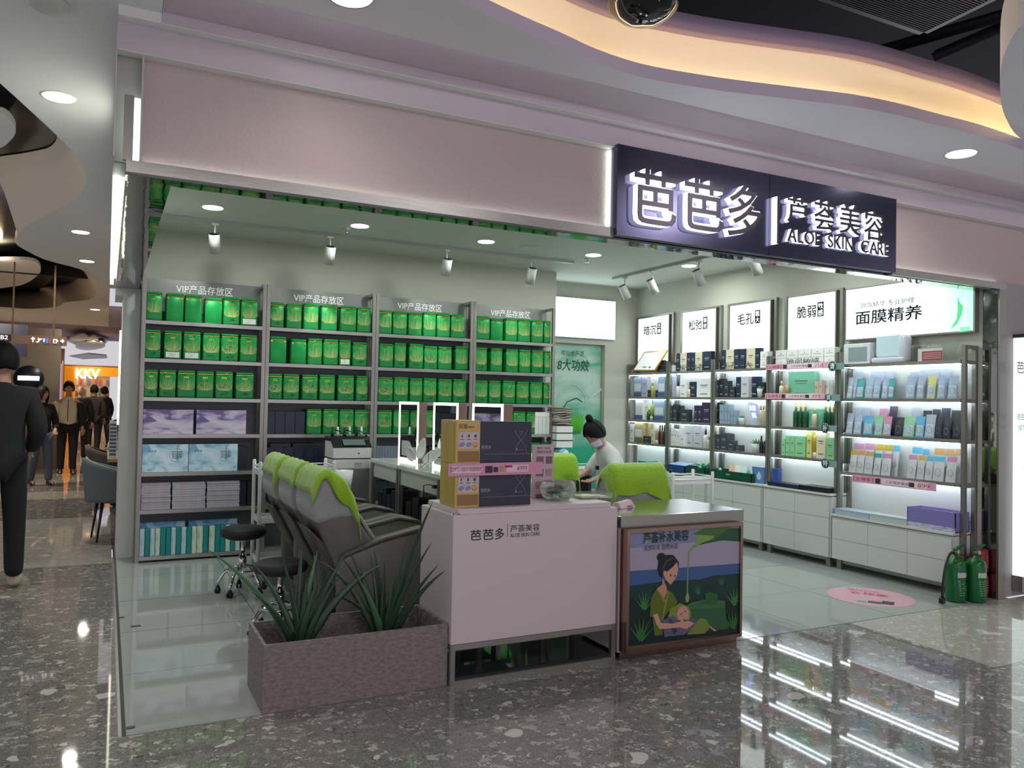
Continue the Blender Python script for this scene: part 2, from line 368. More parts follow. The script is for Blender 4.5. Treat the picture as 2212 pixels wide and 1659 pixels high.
# corridor ceiling with free-form cutouts
hole = [(-420, -60), (-140, 60), (0, 180), (60, 234), (122, 292), (165, 337), (183, 372), (184, 398), (165, 428), (110, 460), (60, 487), (38, 507), (45, 532), (95, 560), (172, 581), (200, 598), (211, 622), (205, 640), (190, 648), (142, 653), (120, 663), (60, 667), (0, 663), (-300, 650)]
hw = smooth([H(x, y, 2, ZL) for x, y in hole], 3)
struct('ceiling_corridor', M().poly([(.18, -2, ZL), (.18, 4.04, ZL), (0, 4.04, ZL), (0, 23, ZL), (-6, 23, ZL)]+[tuple(p) for p in reversed(hw)]+[(-6, -2, ZL)]), mat('e6eaeb', .8))
def strip(lo, hi, z1, z2, m, name):
    a = smooth([H(x, y, 2, z1) for x, y in lo], 4); b = smooth([H(x, y, 2, z2) for x, y in hi], 4); n = len(a)
    mm = M(); R = 6
    vs = []
    for i in range(n):
        for k in range(R+1): t = k/R; q = a[i].lerp(b[i], t); vs.append((q.x, q.y, a[i].z+(b[i].z-a[i].z)*math.sin(t*PI/2)))
    fs = [(i*(R+1)+k, i*(R+1)+k+1, (i+1)*(R+1)+k+1, (i+1)*(R+1)+k) for i in range(n-1) for k in range(R)]
    mm.add(vs, fs, 0, True); struct(name, mm, m)
CREAM = mat('e2d8c2', .75)
strip([(122, 292), (165, 337), (183, 372), (184, 398), (165, 428), (110, 460), (60, 487), (38, 507)], [(123, 293), (122, 300), (116, 310), (104, 319), (80, 325), (50, 331), (0, 338), (-30, 343)], ZL, ZL+.45, CREAM, 'trim_9')
strip([(172, 581), (200, 598), (211, 622), (205, 640), (190, 648), (142, 653), (120, 663), (60, 667), (0, 663)], [(174, 584), (173, 592), (168, 602), (150, 612), (120, 618), (88, 622), (84, 631), (50, 632), (-20, 632)], ZL, ZL+.45, CREAM, 'trim_10')
strip([(-140, 60), (0, 180), (122, 292)], [(-140, 50), (0, 171), (122, 284)], ZL, ZL+.45, CREAM, 'trim_11')
strip([(38, 507), (45, 532), (95, 560), (172, 581)], [(32, 510), (38, 530), (90, 556), (172, 579)], ZL, ZL+.4, CREAM, 'trim_12')
struct('ceiling_recess', M().box(-7, -.05, 0, 24, ZL+.46, ZL+.5), mat('101218', .12))
for bl in ([(-70, 250), (-10, 244), (18, 254), (34, 280), (24, 302), (-5, 322), (-70, 332)], [(-40, 563), (30, 561), (72, 564), (87, 576), (84, 592), (58, 611), (28, 619), (-40, 622)]):
    p = [H(x, y, 2, ZL+.3) for x, y in bl]; p = smooth(p+[p[0]], 4)[:-1]
    struct('ceiling_panel', M().prism([tuple(q) for q in p], (0, 0, .05)), MALLW)
for y in (6.5, 12, 14.5): light('cove_lamp', 'POINT', (-1.6, y, ZL+.25), 5, (1, .80, .50), .1)
# far end of the corridor
CF = mat('b7a9a0', .8)
struct('ceiling_far', M().box(-7, 4, 24, 36, 3.72, 3.8), mat('b9a9bd', .8))
struct('wall_far', M().box(-7, 4, 23, 23.15, ZL, 3.85), CF)
struct('wall_corridor', M().box(-3.2, -3.0, 13, 34, 0, 3.8).box(.35, .5, 14, 31.8, 0, 3.8), mat('9d8468', .7))
for bl, z in (([(140, 735), (200, 724), (235, 735), (225, 745), (170, 748)], 3.6), ([(150, 770), (190, 764), (230, 768), (232, 774), (180, 776)], 3.62)):
    p = [H(x, y, 2, z) for x, y in bl]; struct('ceiling_panel', M().prism([tuple(q) for q in p], (0, 0, .05)), BLACK)
for bl, z in (([(150, 730), (180, 722), (190, 732), (165, 740)], 3.5), ([(165, 742), (215, 738), (225, 750), (190, 757), (165, 752)], 3.45), ([(185, 730), (205, 726), (212, 736), (195, 741)], 3.52)):
    p = [H(x, y, 2, z) for x, y in bl]; p = smooth(p+[p[0]], 4)[:-1]; struct('ceiling_panel', M().prism([tuple(q) for q in p], (0, 0, .05)), MALLW)
# lintel and steel portal
struct('lintel', M().box(.05, 2.735, 4.03, 4.07, 2.575, 2.63).box(5.275, 6.70, 4.03, 4.07, 2.575, 2.63).box(.05, .06, 4.07, 8.44, 2.575, 2.63), STEEL)
struct('beam', M().box(.05, 6.6, 4.07, 4.19, 2.57, 2.62).box(.06, .25, 4.19, 8.44, 2.57, 2.62), MIRRORST)
struct('trim_13', M().box(.228, .236, 4.19, 8.44, 2.62, ZC).box(.228, 6.6, 4.185, 4.19, 2.62, ZC), WHITE)
struct('pillar', M().box(6.605, 6.70, 4.03, 4.045, 0, 2.575).box(6.605, 6.609, 4.045, 4.17, 0, 2.575).box(6.69, 6.70, 4.045, 4.06, 0, 2.575), STEELV)
struct('pillar', M().box(6.598, 6.605, 4.045, 4.168, 0, 2.57), MIRRORST)
struct('trim_14', M().box(.035, .075, 4.03, 4.07, 2.63, 2.93), STEELV)
ls = lambda n, *b: None
def ledbar(label, *b, mt_=GLOWW): return tag(M().box(*b).build('led_strip', mt_), label, 'light strip')
ledbar('white light strip glowing under the left plaster panel above the lintel', .12, 2.70, 4.074, 4.084, 2.632, 2.638)
ledbar('vertical white light strip beside the left edge of the black sign', 2.722, 2.733, 4.075, 4.095, 2.65, 3.12)
ledbar('white light strip glowing under the plaster panel past the black sign', 5.30, 6.66, 4.074, 4.084, 2.632, 2.638)
ledbar('short vertical light strip at the front left corner of the shop', .078, .103, 4.06, 4.075, 2.64, 2.93)
ledbar('long light strip running back along the outer left edge of the shop', .0, .03, 4.4, 8.3, 2.58, 2.64)
# light display beyond the right pillar
t = thing('light_box_display', 'tall glowing white poster light box beyond the right steel pillar', 'light box', (7.3, 4.0, 0))
M().box(6.835, 7.9, 3.97, 4.055, .05, .18).build('base', STEEL, t); M().box(6.835, 7.9, 3.95, 4.055, 2.18, 2.21).build('cap', mat('2e4a55', .4), t)
M().box(6.84, 7.9, 3.96, 4.055, .18, 2.18).build('lit_panel', mat('ffffff', .5, emit='e4f6f2', es=1.05), t)
q = M(); text(q, '芭多', H(2197, 806, 1, 3.957), X_, Z_, .1, m=0); text(q, '芭芭多', H(2197, 907, 1, 3.957), X_, Z_, .05, m=0); text(q, '绽现', H(2200, 930, 1, 3.957), X_, Z_, .05, m=0); q.build('lettering', mat('2d5a55', .5), t)
q = M()
for k in range(26):
    x = random.uniform(6.86, 7.2); z = random.uniform(.72, 1.22); a = random.uniform(0, PI); l = random.uniform(.04, .1)
    q.add([(x, 3.9575, z), (x+l*math.cos(a), 3.9575, z+l*math.sin(a)), (x+l*.5*math.cos(a+.4), 3.9575, z+l*.5*math.sin(a+.4))], [(0, 1, 2)], k % 2)
q.build('aloe_print', [mat('63b84a', .5, emit='63b84a', es=.5), mat('a7d94c', .5, emit='a7d94c', es=.5)], t)

# ================================================================ black sign
sg = thing('shop_sign', 'black glossy fascia sign with white halo-lit characters above the shop opening', 'sign', (4, 4.03, 2.585))
SGM = mat('53536a', .2, .85, bump=(1.2, .10))
xm = H(1662, 450, 1, 4.0)[0]
M().box(2.737, xm-.002, 4.0, 4.058, 2.585, 3.142).build('backing_panel', SGM, sg); M().box(xm+.002, 5.273, 4.0, 4.058, 2.585, 3.142).build('backing_panel', SGM, sg)
HALO = mat('ffffff', .5, emit='f4f4ff', es=3.0); FACE = mat('55525a', .3, .8)
def letter(ch, x0, x1, z0, z1, bold, d=.055):
    q = M(); text(q, ch, (x0, 3.998, z0), X_, Z_, z1-z0, x1-x0, bold=bold*1.7, depth=d-.008); o = q.build('letter', HALO, sg)
    q = M(); text(q, ch, (x0, 3.998-d+.008, z0), X_, Z_, z1-z0, x1-x0, bold=bold*.35, depth=.008); f = q.build('letter_face', FACE, o)
for ch, a, b, zt, zb in (('芭', 1371, 1461, (1385, 362), (1440, 489)), ('芭', 1480, 1563, (1500, 384), (1548, 502)), ('多', 1574, 1648, (1610, 401), (1600, 512))):
    letter(ch, H(a, 430, 1, 3.945)[0], H(b, 450, 1, 3.945)[0], H(*zb, 1, 3.945)[2], H(*zt, 1, 3.945)[2], .018)
q = M().box(H(1681, 450, 1, 3.95)[0]-.012, H(1681, 450, 1, 3.95)[0]+.006, 3.952, 3.998, 2.66, 2.98).build('letter', HALO, sg)
M().box(H(1681, 450, 1, 3.95)[0]-.008, H(1681, 450, 1, 3.95)[0]+.008, 3.946, 3.952, 2.66, 2.98).build('letter_face', FACE, q)
for ch, a, b, zt, zb in (('芦', 1702, 1745, (1710, 424), (1712, 480)), ('荟', 1760, 1803, (1780, 433), (1790, 500)), ('美', 1815, 1860, (1830, 440), (1838, 507)), ('容', 1868, 1910, (1885, 455), (1890, 520))):
    letter(ch, H(a, 460, 1, 3.96)[0], H(b, 480, 1, 3.96)[0], H(*zb, 1, 3.96)[2], H(*zt, 1, 3.96)[2], .012, .04)
x = H(1703, 510, 1, 3.965)[0]; x1 = H(1911, 530, 1, 3.965)[0]; z0, z1 = H(1703, 520, 1, 3.965)[2], H(1703, 492, 1, 3.965)[2]
W_ = textmesh('ALOE SKIN CARE')[2]; s_ = (x1-x)/W_
for i, ch in enumerate('ALOE SKIN CARE'):
    if ch == ' ': continue
    off = textmesh('ALOE SKIN CARE'[:i].replace(' ', '_')+'|')[2]-textmesh('|')[2] if i else 0
    wd = textmesh(ch)[2]*s_; letter(ch, x+off*s_, x+off*s_+wd, z0, z1, .008, .03)

# ================================================================ shop ceiling fittings
def downlight(x, y, z, r, label, grp):
    t = thing('downlight', label, 'ceiling light', (x, y, z), grp)
    M().lathe([(r, -.001), (r*1.16, -.004), (r*1.18, -.001), (r*1.18, 0)], (x, y, z), 28).build('rim', mat('d9dcd8', .4), t)
    M().lathe([(0, -.006), (r, -.006), (r, -.001)], (x, y, z), 28).build('diffuser', LAMPD, t)
for i, (x, y) in enumerate(DL): downlight(x, y, ZC, .082, 'round white recessed downlight in the shop ceiling, %s from the left' % ordn(i), 'downlights in the shop ceiling')
downlight(ML[0][0], ML[0][1], ZM, .095, 'round recessed downlight at the top edge over the pink bulkhead', 'downlights in the mall ceiling')
downlight(ML[1][0], ML[1][1], ZM, .095, 'round recessed downlight beyond the black sign near the wavy edge', 'downlights in the mall ceiling')
for i, (x, y) in enumerate([(-.30, 5.4), (-.30, 9.8), (-.28, 11.9), (-.26, 18.6)]): downlight(x, y, ZL, .085, 'round recessed downlight over the corridor, %s from the front' % ordn(i), 'downlights over the corridor')
p = H(105, 5, 2, ZL); t = thing('smoke_detector', 'flat round white detector on the corridor ceiling at the very top', 'detector', p)
M().lathe([(0, -.03), (.07, -.03), (.085, -.018), (.09, 0)], tuple(p), 24).build('cover', WHITE, t)
def spot(x, y, aim, label, rail_y=None):
    t = thing('track_spotlight', label, 'spotlight', (x, y, ZC-.03), 'white cylinder spotlights on ceiling tracks')
    M().box(x-.03, x+.03, y-.015, y+.015, ZC-.052, ZC-.031).lathe([(.008, -.12), (.008, -.02)], (x, y, ZC-.03), 8).build('bracket', WHITE, t)
    dr = (Vector(aim)-Vector((x, y, ZC-.2))).normalized(); R = dr.to_track_quat('-Z', 'Y').to_matrix().to_4x4(); T = Matrix.Translation((x, y, ZC-.215)) @ R
    M().lathe([(.043, -.085), (.05, -.09), (.05, .08), (.046, .085)], n=20, T=T).build('body', mat('d4d6d2', .4), t)
    M().lathe([(0, .086), (.046, .086), (.046, .084)], n=20, T=T).build('rear_cap', BLACK, t)
    M().lathe([(0, -.07), (.042, -.07)], n=20, T=T).build('lens', LAMPD, t)
    return T @ Vector((0, 0, -.1))
y = 7.69
t = thing('light_track', 'long white ceiling light track before the green tin racks', 'light track', (2.5, y, ZC)); M().box(.41, 4.68, y-.018, y+.018, ZC-.03, ZC-.0005).build('rail', mat('b9bdb8', .4), t)
for i, (px, py) in enumerate(((464, 510), (713, 537), (965, 560), (1148, 578))):
    x = H(px, py, 1, y)[0]; ax = x+(.02 if i else .1)
    p = spot(x, y, (ax, 8.05, 2.2), 'white cylinder spotlight over the %s tin rack' % ordn(i))
    light('track_lamp', 'SPOT', tuple(p), (30, 30, 24, 14)[i], (.95, 1, .97), .03, (ax, 8.12, 2.30), spot=.62, blend=.55)
a, b = H(1317, 598, 2, ZC), H(1545, 548, 2, ZC); tx = 5.71
t = thing('light_track', 'white ceiling light track running along the right wall', 'light track', (tx, 7, ZC)); M().box(tx-.018, tx+.018, 4.9, 8.4, ZC-.03, ZC-.0005).build('rail', mat('a9b0ae', .4), t)
for i, (px, py) in enumerate(((1350, 612), (1410, 600), (1510, 582), (1632, 566))):
    yy = H(px, py-20, 0, tx)[1]; p = spot(tx, yy, (6.5, yy+.05, 1.7), 'white cylinder spotlight on the track by the right wall, %s from the far end' % ordn(i))
    light('track_lamp', 'SPOT', tuple(p), 12, (.95, 1, 1), .03, (6.55, yy, 1.6), spot=.9, blend=.6)
for k, (px, py) in enumerate(((748, 497), (1269, 562))):
    p = H(px, py, 2, ZC-.02); p.z = ZC; t = thing('sprinkler', ('small ceiling sprinkler between the second and third shop downlights', 'small ceiling sprinkler under the fourth shop downlight')[k], 'sprinkler', p)
    M().lathe([(0, -.05), (.028, -.05), (.03, -.046), (.006, -.04), (.008, -.012)], tuple(p), 12).build('nozzle', CHROME, t); M().lathe([(.03, -.012), (.035, -.006), (.035, 0)], tuple(p), 14).build('cover_plate', WHITE, t)
p = H(1150, 535, 2, ZC); t = thing('ceiling_speaker', 'flat round speaker cover flush in the shop ceiling', 'ceiling speaker', p); M().lathe([(0, -.004), (.13, -.004), (.14, 0)], tuple(p), 32).build('grille_cover', CEILM, t)
p = H(1393, 613, 2, ZC); M
# ================================================================ storage racks with tins
TY = 8.10; TB = [.27, 1.39, 2.51, 3.64, 4.70]
TZ = [H(305, 690, 1, TY)[2], H(302, 773, 1, TY)[2], H(298, 857.5, 1, TY)[2], H(296, 938.5, 1, TY)[2], H(293, 1022, 1, TY)[2], H(290, 1104, 1, TY)[2], .055]
RD = .25
BAYN = ['first', 'second', 'third', 'fourth']; ROWN = ['top', 'second', 'third', 'fourth', 'fifth', 'sixth', 'bottom']
DKP = mat('55585a', .45, .5)
HDR = mat('8d8f8c', .3, 1, bump=(9, .05), var=.12, grain=(30, 1, 1))
for b in range(4):
    x0, x1 = TB[b]+.002, TB[b+1]-.002
    t = thing('storage_rack', 'brushed steel rack with VIP header, %s bay of the tin wall' % BAYN[b], 'rack', (x0, TY, 0), 'steel storage racks along the tin wall')
    for x in (x0, x1-.034):
        for y in (TY, TY+RD-.034): M().box(x, x+.034, y, y+.034, 0, 2.675).build('post', STEELV, t)
        M().box(x, x+.034, TY+.034, TY+RD-.034, 2.645, 2.675).build('top_bar', STEEL, t)
    for z in TZ: M().box(x0+.034, x1-.034, TY+.003, TY+RD-.034, z-.034, z).build('shelf', STEEL, t)
    M().box(x0+.034, x1-.034, TY+RD-.034, TY+RD-.028, .02, 2.40).build('back_panel', DKP, t)
    hp = M().box(x0+.034, x1-.034, TY+RD-.05, TY+RD-.036, 2.36, 2.672).build('header_panel', HDR, t)
    q = M(); text(q, 'VIP产品存放区', (x0+.30, TY+RD-.052, 2.548), X_, Z_, .085, .52, bold=.003); q.build('lettering', mat('f6f6f0', .5, emit='ffffff', es=.25), hp)
GRN = mat('058c3f', .32, .25, name='green_tin'); GRND = mat('067a38', .4, .1); GOLD = mat('d6cf86', .4, .3); GOLDL = mat('d9b64a', .25, .9); INK = mat('0c130e', .6)
TW, TH, TD = .16, .262, .13
def tin(kind, label, grp):
    t = thing('storage_tin', label, 'tin', (0, 0, 0), grp); r = random.Random(kind)
    M().box(-TW/2, TW/2, 0, TD, 0, TH-.028, ch=.013).build('body', GRN, t)
    M().box(-TW/2+.001, TW/2-.001, -.002, TD, TH-.026, TH, ch=.011).build('lid', GRN, t)
    yy = -.0045
    if kind == 'B':
        q = M()
        for sx in (-1, 1): q.box(sx*(TW/2-.018)-.008, sx*(TW/2-.018)+.008, -.005, 0, TH-.055, TH-.038)
        q.box(-TW/2+.01, TW/2-.01, -.003, -.002, TH-.03, TH-.027); q.build('hinges', GOLDL, t)
        return t
    M().box(-TW/2+.004, TW/2-.004, yy, -.002, TH-.031, TH-.027).build('gold_rim', GOLDL, t)
    q = M()
    cxp = r.uniform(-.03, .045)
    q.tube([(cxp-.006, -.006, TH-.015), (cxp-.006, -.009, TH-.045), (cxp+.006, -.009, TH-.045), (cxp+.006, -.006, TH-.015)], .0016, 5).build('clasp', GOLDL, t)
    q = M()
    def rib(x0, ang, L, w, cv):
        P = []
        for i in range(7):
            s = i/6; a = ang+cv*s; P.append((x0+math.sin(ang+cv*s*.5)*L*s, .075+math.cos(ang+cv*s*.5)*L*s, w*(1-s)**.6))
        for i in range(6):
            (xa, za, wa), (xb, zb, wb) = P[i], P[i+1]
            xa = max(-TW/2+.008, min(TW/2-.008, xa)); xb = max(-TW/2+.008, min(TW/2-.008, xb))
            q.add([(xa-wa, -.0012, za), (xa+wa, -.0012, za), (xb+wb, -.0012, zb), (xb-wb, -.0012, zb)], [(0, 1, 2, 3)])
    for k in range(13):
        a = -1.15+2.3*k/12+r.uniform(-.08, .08); L = (.135-.045*abs(a))*r.uniform(.75, 1.08)
        rib(a*.030-.004, a, L, .0013, a*-.7); rib(a*.030+.004, a+.04, L, .0013, a*-.7)
    q.build('aloe_print', GOLD, t, 'stuff')
    q = M(); text(q, '芭芭多', (-.024, -.0012, TH-.072), X_, Z_, .014, .048, bold=.01); q.build('gold_lettering', GOLDL, t)
    q = M().box(-TW/2+.012, TW/2-.012, -.004, 0, .014, .076); q.build('label_pocket', GRND, t)
    if 'w' in kind: q = M().box(-TW/2+.018, TW/2-.02, -.006, -.0042, .016, .066); q.build('white_label', mat('d9dcd6', .6), t)
    q = M()
    def scr(x, z, w, h, n):
        for k in range(n):
            a = (x+r.uniform(0, w), z+r.uniform(0, h)); b = (a[0]+r.uniform(-.02, .02), a[1]+r.uniform(-.016, .016)) if r.random() < .5 else (a[0]+r.uniform(.008, .024), a[1]+r.uniform(-.002, .004))
            dx, dz = b[0]-a[0], b[1]-a[1]; l = math.hypot(dx, dz)+1e-6; nx, nz = -dz/l*.0011, dx/l*.0011
            q.add([(a[0]-nx, -.0066, a[1]-nz), (b[0]-nx, -.0066, b[1]-nz), (b[0]+nx, -.0066, b[1]+nz), (a[0]+nx, -.0066, a[1]+nz)], [(0, 1, 2, 3)])
    if 's' in kind or 'w' in kind: scr(-.045, .028, .08, .03, 18 if 's' in kind else 7)
    if 'S' in kind: scr(-.045, .10, .085, .075, 26)
    if q.v: q.build('handwriting', INK, t, 'stuff')
    return t
KN = {'A': 'green tin with gold aloe print', 'B': 'plain green tin turned back to front', 'As': 'green aloe tin with inked pocket', 'As2': 'green aloe tin with inked pocket', 'Aw': 'green aloe tin with white label', 'S': 'green aloe tin scribbled across its print', 'Ss': 'green aloe tin scribbled on print and pocket', 'Ss2': 'green aloe tin scribbled on print and pocket'}
T1 = lambda v: 240+v*.26520; T3 = lambda v: 780+v*.26520
R = [
 (0, 0, T1, '258-415-A 443-590-B 597-740-B 760-905-B 912-1048-As 1055-1195-Aw'), (1, 0, T1, '1278-1410-As 1430-1555-A 1567-1692-A 1712-1845-A 1865-1998-A 2005-2120-A'),
 (0, 1, T1, '243-400-As 425-572-Aw 583-727-Aw 742-885-As2 892-1035-Ss 1048-1190-A'), (1, 1, T1, '1287-1428-B 1462-1593-B 1600-1720-A 1727-1850-A 1857-1953-Aw 1965-2085-As'),
 (0, 2, T1, '228-378-As 385-525-As2 533-682-A 690-835-S 845-990-Ss 1010-1160-As'), (1, 2, T1, '1262-1393-Ss 1400-1533-As 1552-1682-Ss2 1695-1825-S 1845-1980-Ss 1995-2095-As'),
 (1, 3, T1, '1588-1713-A 1722-1848-A 1855-1975-S 1980-2098-A'),
 (2, 0, T3, '142-255-A 262-380-A 387-500-A 507-612-A 618-728-A 735-850-A'), (2, 1, T3, '145-265-A 272-370-As 393-510-As2 515-625-Ss 630-742-A 770-878-A'),
 (2, 2, T3, '134-262-Ss 267-385-A 397-503-A 508-615-As 628-740-S 750-862-As2'), (2, 3, T3, '130-252-S 260-372-A 385-498-A 524-632-As 640-748-A 756-866-A'),
 (3, 0, T3, '945-1055-A 1062-1160-B 1178-1277-A 1283-1385-A 1392-1490-A 1495-1575-A'), (3, 1, T3, '930-1030-As 1060-1155-A 1185-1285-As2 1292-1385-A 1392-1487-As 1492-1572-A'),
 (3, 2, T3, '928-1035-As 1043-1140-As2 1155-1258-S 1268-1370-As 1380-1480-A 1487-1568-Ss'), (3, 3, T3, '928-1030-A 1036-1130-A 1134-1232-A 1240-1340-A 1347-1448-A'), (3, 4, T3, '1360-1458-A 1465-1560-A')]
protos = {}
for b, r, cv, lst in R:
    its = lst.split()
    for i, it in enumerate(its):
        a, c, k = it.split('-'); z = TZ[r]; yq = TY+.03
        xa, xb = H(cv(float(a)), 700+85*r, 1, yq)[0], H(cv(float(c)), 700+85*r, 1, yq)[0]
        xa = max(xa, TB[b]+.038); xb = min(xb, TB[b+1]-.038)
        lab = '%s, %s from left, %s shelf, %s bay' % (KN[k], ordn(i), ROWN[r], BAYN[b])
        sc = ((xb-xa-.003)/TW, 1, 1.0+(.03 if r < 2 else -.01)*(1 if random.random() < .7 else -1) if r != 4 else .98)
        ps = ((xa+xb)/2, yq+random.uniform(0, .012), z+.0005)
        if k not in protos:
            protos[k] = tin(k, lab, 'green tins on the steel racks'); o = protos[k]; o.location = ps; o.scale = sc
        else: dup(protos[k], ps, None, lab, sc)
# printed gift boxes, slim boxes and cartons of the left bay
def simplebox(name, label, cat, x0, x1, y0, y1, z0, z1, m, grp=None, ch=.002):
    return tag(M().box(x0, x1, y0, y1, z0, z1, ch=ch).build(name, m), label, cat, grp)
def printed(nm, mats): # procedural streak print
    m = bpy.data.materials.new(nm); m.use_nodes = True; nt = m.node_tree; b = nt.nodes['Principled BSDF']; L = nt.links.new
    tc = nt.nodes.new('ShaderNodeTexCoord'); mp = nt.nodes.new('ShaderNodeMapping'); L(tc.outputs['Generated'], mp.inputs[0]); mp.inputs['Rotation'].default_value = (0, .7, 0); mp.inputs['Scale'].default_value = mats[3]
    n = nt.nodes.new('ShaderNodeTexNoise'); n.inputs['Scale'].default_value = 2.2; n.inputs['Detail'].default_value = 5; n.inputs['Distortion'].default_value = 1.4; L(mp.outputs[0], n.inputs['Vector'])
    cr = nt.nodes.new('ShaderNodeValToRGB'); L(n.outputs[0], cr.inputs[0]); e = cr.color_ramp.elements
    e[0].position = .36; e[0].color = lin(mats[0]); e[1].position = .62; e[1].color = lin(mats[2]); k = e.new(.47); k.color = lin(mats[1]); L(cr.outputs[0], b.inputs['Base Color']); b.inputs['Roughness'].default_value = .35
    return m
PUR = printed('lilac_streak_print', ('65508c', 'b5a9c4', 'c6c0cc', (.7, 1, 1.5))); BLU = printed('pale_blue_print', ('6fa5c4', 'a8cbdc', 'c6dde6', (1, 1, 1)))
gx = lambda px, py, y=TY+.03: H(px, py, 1, y)
for i, (a, b) in enumerate(((236, 668), (692, 1098))):
    xa, xb = max(gx(T1(a), 930)[0], .31), gx(T1(b), 930)[0]; t = thing('gift_box', 'lilac gift box with purple streaks, %s one on the fourth shelf' % ('left' if not i else 'right'), 'box', (xa, TY+.03, TZ[3]), 'lilac gift boxes on the fourth shelf')
    M().box(xa, xb, TY+.03, TY+.11, TZ[3]+.0006, TZ[3]+.232, ch=.002).build('box_body', PUR, t); q = M(); text(q, '芭芭多', (xa+(xb-xa)*.48, TY+.0285, TZ[3]+.165), X_, Z_, .012, .03); q.build('lettering', mat('4a4560', .6), t)
for i, (a, b) in enumerate(((206, 626), (630, 1028))):
    xa, xb = max(gx(T1(a), 1010)[0], .31), gx(T1(b), 1010)[0]; z = TZ[4]; t = thing('gift_box', 'pale blue gift box with coral emblem, %s one on the fifth shelf' % ('left' if not i else 'right'), 'box', (xa, TY+.03, z), 'pale blue gift boxes on the fifth shelf')
    W_ = xb-xa; M().box(xa+.001, xb, TY+.03, TY+.11, z+.0006, z+.262, ch=.002).build('box_body', BLU, t)
    q = M(); text(q, '芭芭多', (xa+.05, TY+.0285, z+.185), X_, Z_, .024, .07, bold=.01); q.build('lettering', mat('3f86ad', .6), t)
    q = M(); cxx, cz = xa+W_*.75, z+.165
    q.tube([(cxx+.062*math.cos(a), TY+.029, cz+.062*math.sin(a)) for a in [i*PI/14 for i in range(28)]], .003, 4, 1, closed=True)
    for k in range(5): q.tube([(cxx-.045, TY+.029, cz-.03+k*.014), (cxx-.01, TY+.029, cz-.035+k*.016), (cxx+.02, TY+.029, cz-.025+k*.013), (cxx+.045, TY+.029, cz-.02+k*.012)], .0022, 4)
    q.tube([(cxx+.0, TY+.029, cz-.05), (cxx+.005, TY+.029, cz+.07)], .002, 4); q.build('emblem_print', [mat('26333d', .6), mat('c8dfe8', .5)], t, 'stuff')
SLIM = mat('a7a3ae', .35, var=.12, bump=(4, 0), grain=(8, 1, 1), name='silver_lilac_carton')
cols = ((192, 488), (494, 772), (777, 1050))
for c, (a, b) in enumerate(cols):
    xa, xb = max(gx(T1(a), 1070)[0], .31), gx(T1(b), 1070)[0]; n = 11
    for k in range(n):
        h = .0228; z = TZ[5]+.0006+k*h; dx = random.uniform(-.003, .003)
        t = simplebox('slim_box', 'flat silver lilac box, %s from the bottom of the %s stack' % (ordn(k), ('left', 'middle', 'right')[c]), 'box', xa+.004+dx, xb-.004+dx, TY+.03+random.uniform(0, .006), TY+.2, z, z+h-.0012, SLIM, 'flat silver boxes on the sixth shelf', .0015)
TEAL = mat('0f7f80', .4); PRT = printed('aloe_carton_print', ('5f93b0', '9fc3cf', 'b9d3c9', (1, 1, .6))); PRT2 = printed('leaf_carton_print', ('3f8f62', 'b7cdb2', 'c9d6cd', (1, 1, .5)))
bt = [186, 230, 273, 316, 358, 400, 445, 487, 528, 570, 612, 655, 697, 748, 795, 845, 888, 930, 970, 1010, 1050]
for i in range(20):
    xa, xb = gx(T1(bt[i]), 1170)[0]+.002, gx(T1(bt[i+1]), 1170)[0]-.002; xa = max(xa, .31)
    odd = i in (1, 3, 4, 7, 9, 11, 12, 14, 17, 19); m = (PRT2 if i > 10 or i == 4 else PRT) if odd else TEAL
    if i == 13: xb -= .006
    simplebox('upright_carton', '%s upright carton, %s from left on the bottom shelf' % (('leaf-printed pale' if i > 10 or i == 4 else 'pale blue printed') if odd else 'teal', ordn(i)), 'carton', xa, xb, TY+.03, TY+.11, TZ[6]+.0005, TZ[6]+.252, m, 'upright cartons on the bottom shelf')
for i, (a, b) in enumerate(((195, 612), (640, 1040))):
    xa, xb = max(gx(T1(a), 1120)[0], .31), gx(T1(b), 1120)[0]
    simplebox('flat_carton', 'pale blue flat carton behind the upright cartons, %s one' % ('left' if not i else 'right'), 'carton', xa, xb, TY+.115, TY+.205, TZ[6]+.0005, TZ[6]+.30, printed('blue_top_print%d' % i, ('4f8fc0', '7fb0d0', 'a9c8d8', (1, 1, 1))), 'pale blue cartons at the back of the bottom shelf')
NAVY = mat('1b2336', .35, var=.3, bump=(12, .02)); NAVY2 = mat('1c222c', .3)
for r, a, b, n, h, nm in ((3, 1252, 1578, 4, .228, 'wide'), (4, 1246, 1730, 6, .225, 'slim')):
    for k in range(n):
        xa, xb = gx(T1(a+(b-a)*k/n), 940+80*(r-3))[0], gx(T1(a+(b-a)*(k+1)/n), 940+80*(r-3))[0]
        simplebox('navy_box', '%s dark navy box, %s from left on the %s shelf, second bay' % (nm, ordn(k), ROWN[r]), 'box', max(xa, TB[1]+.04)+.001, xb-.001, TY+.04, TY+.19, TZ[r]+.0005, TZ[r]+h, NAVY, 'dark navy boxes in the second bay')
for k in range(2):
    simplebox('flat_black_box', 'flat black box lying on the slim navy boxes, %s one' % ('left', 'right')[k], 'box', 1.47+k*.22, 1.67+k*.22, TY+.05, TY+.19, TZ[4]+.2255, TZ[4]+.262, mat('2b2e33', .4), 'flat black boxes in the second bay')
for k in range(3): simplebox('navy_box', 'dark navy box at the %s end of the first bay' % ('right fifth shelf', 'right sixth shelf', 'far right sixth shelf')[k], 'box', *((1.16, 1.25), (1.18, 1.25), (1.26, 1.33))[k], TY+.05, TY+.19, TZ[4+(k > 0)]+.0005, TZ[4+(k > 0)]+.24, NAVY2)
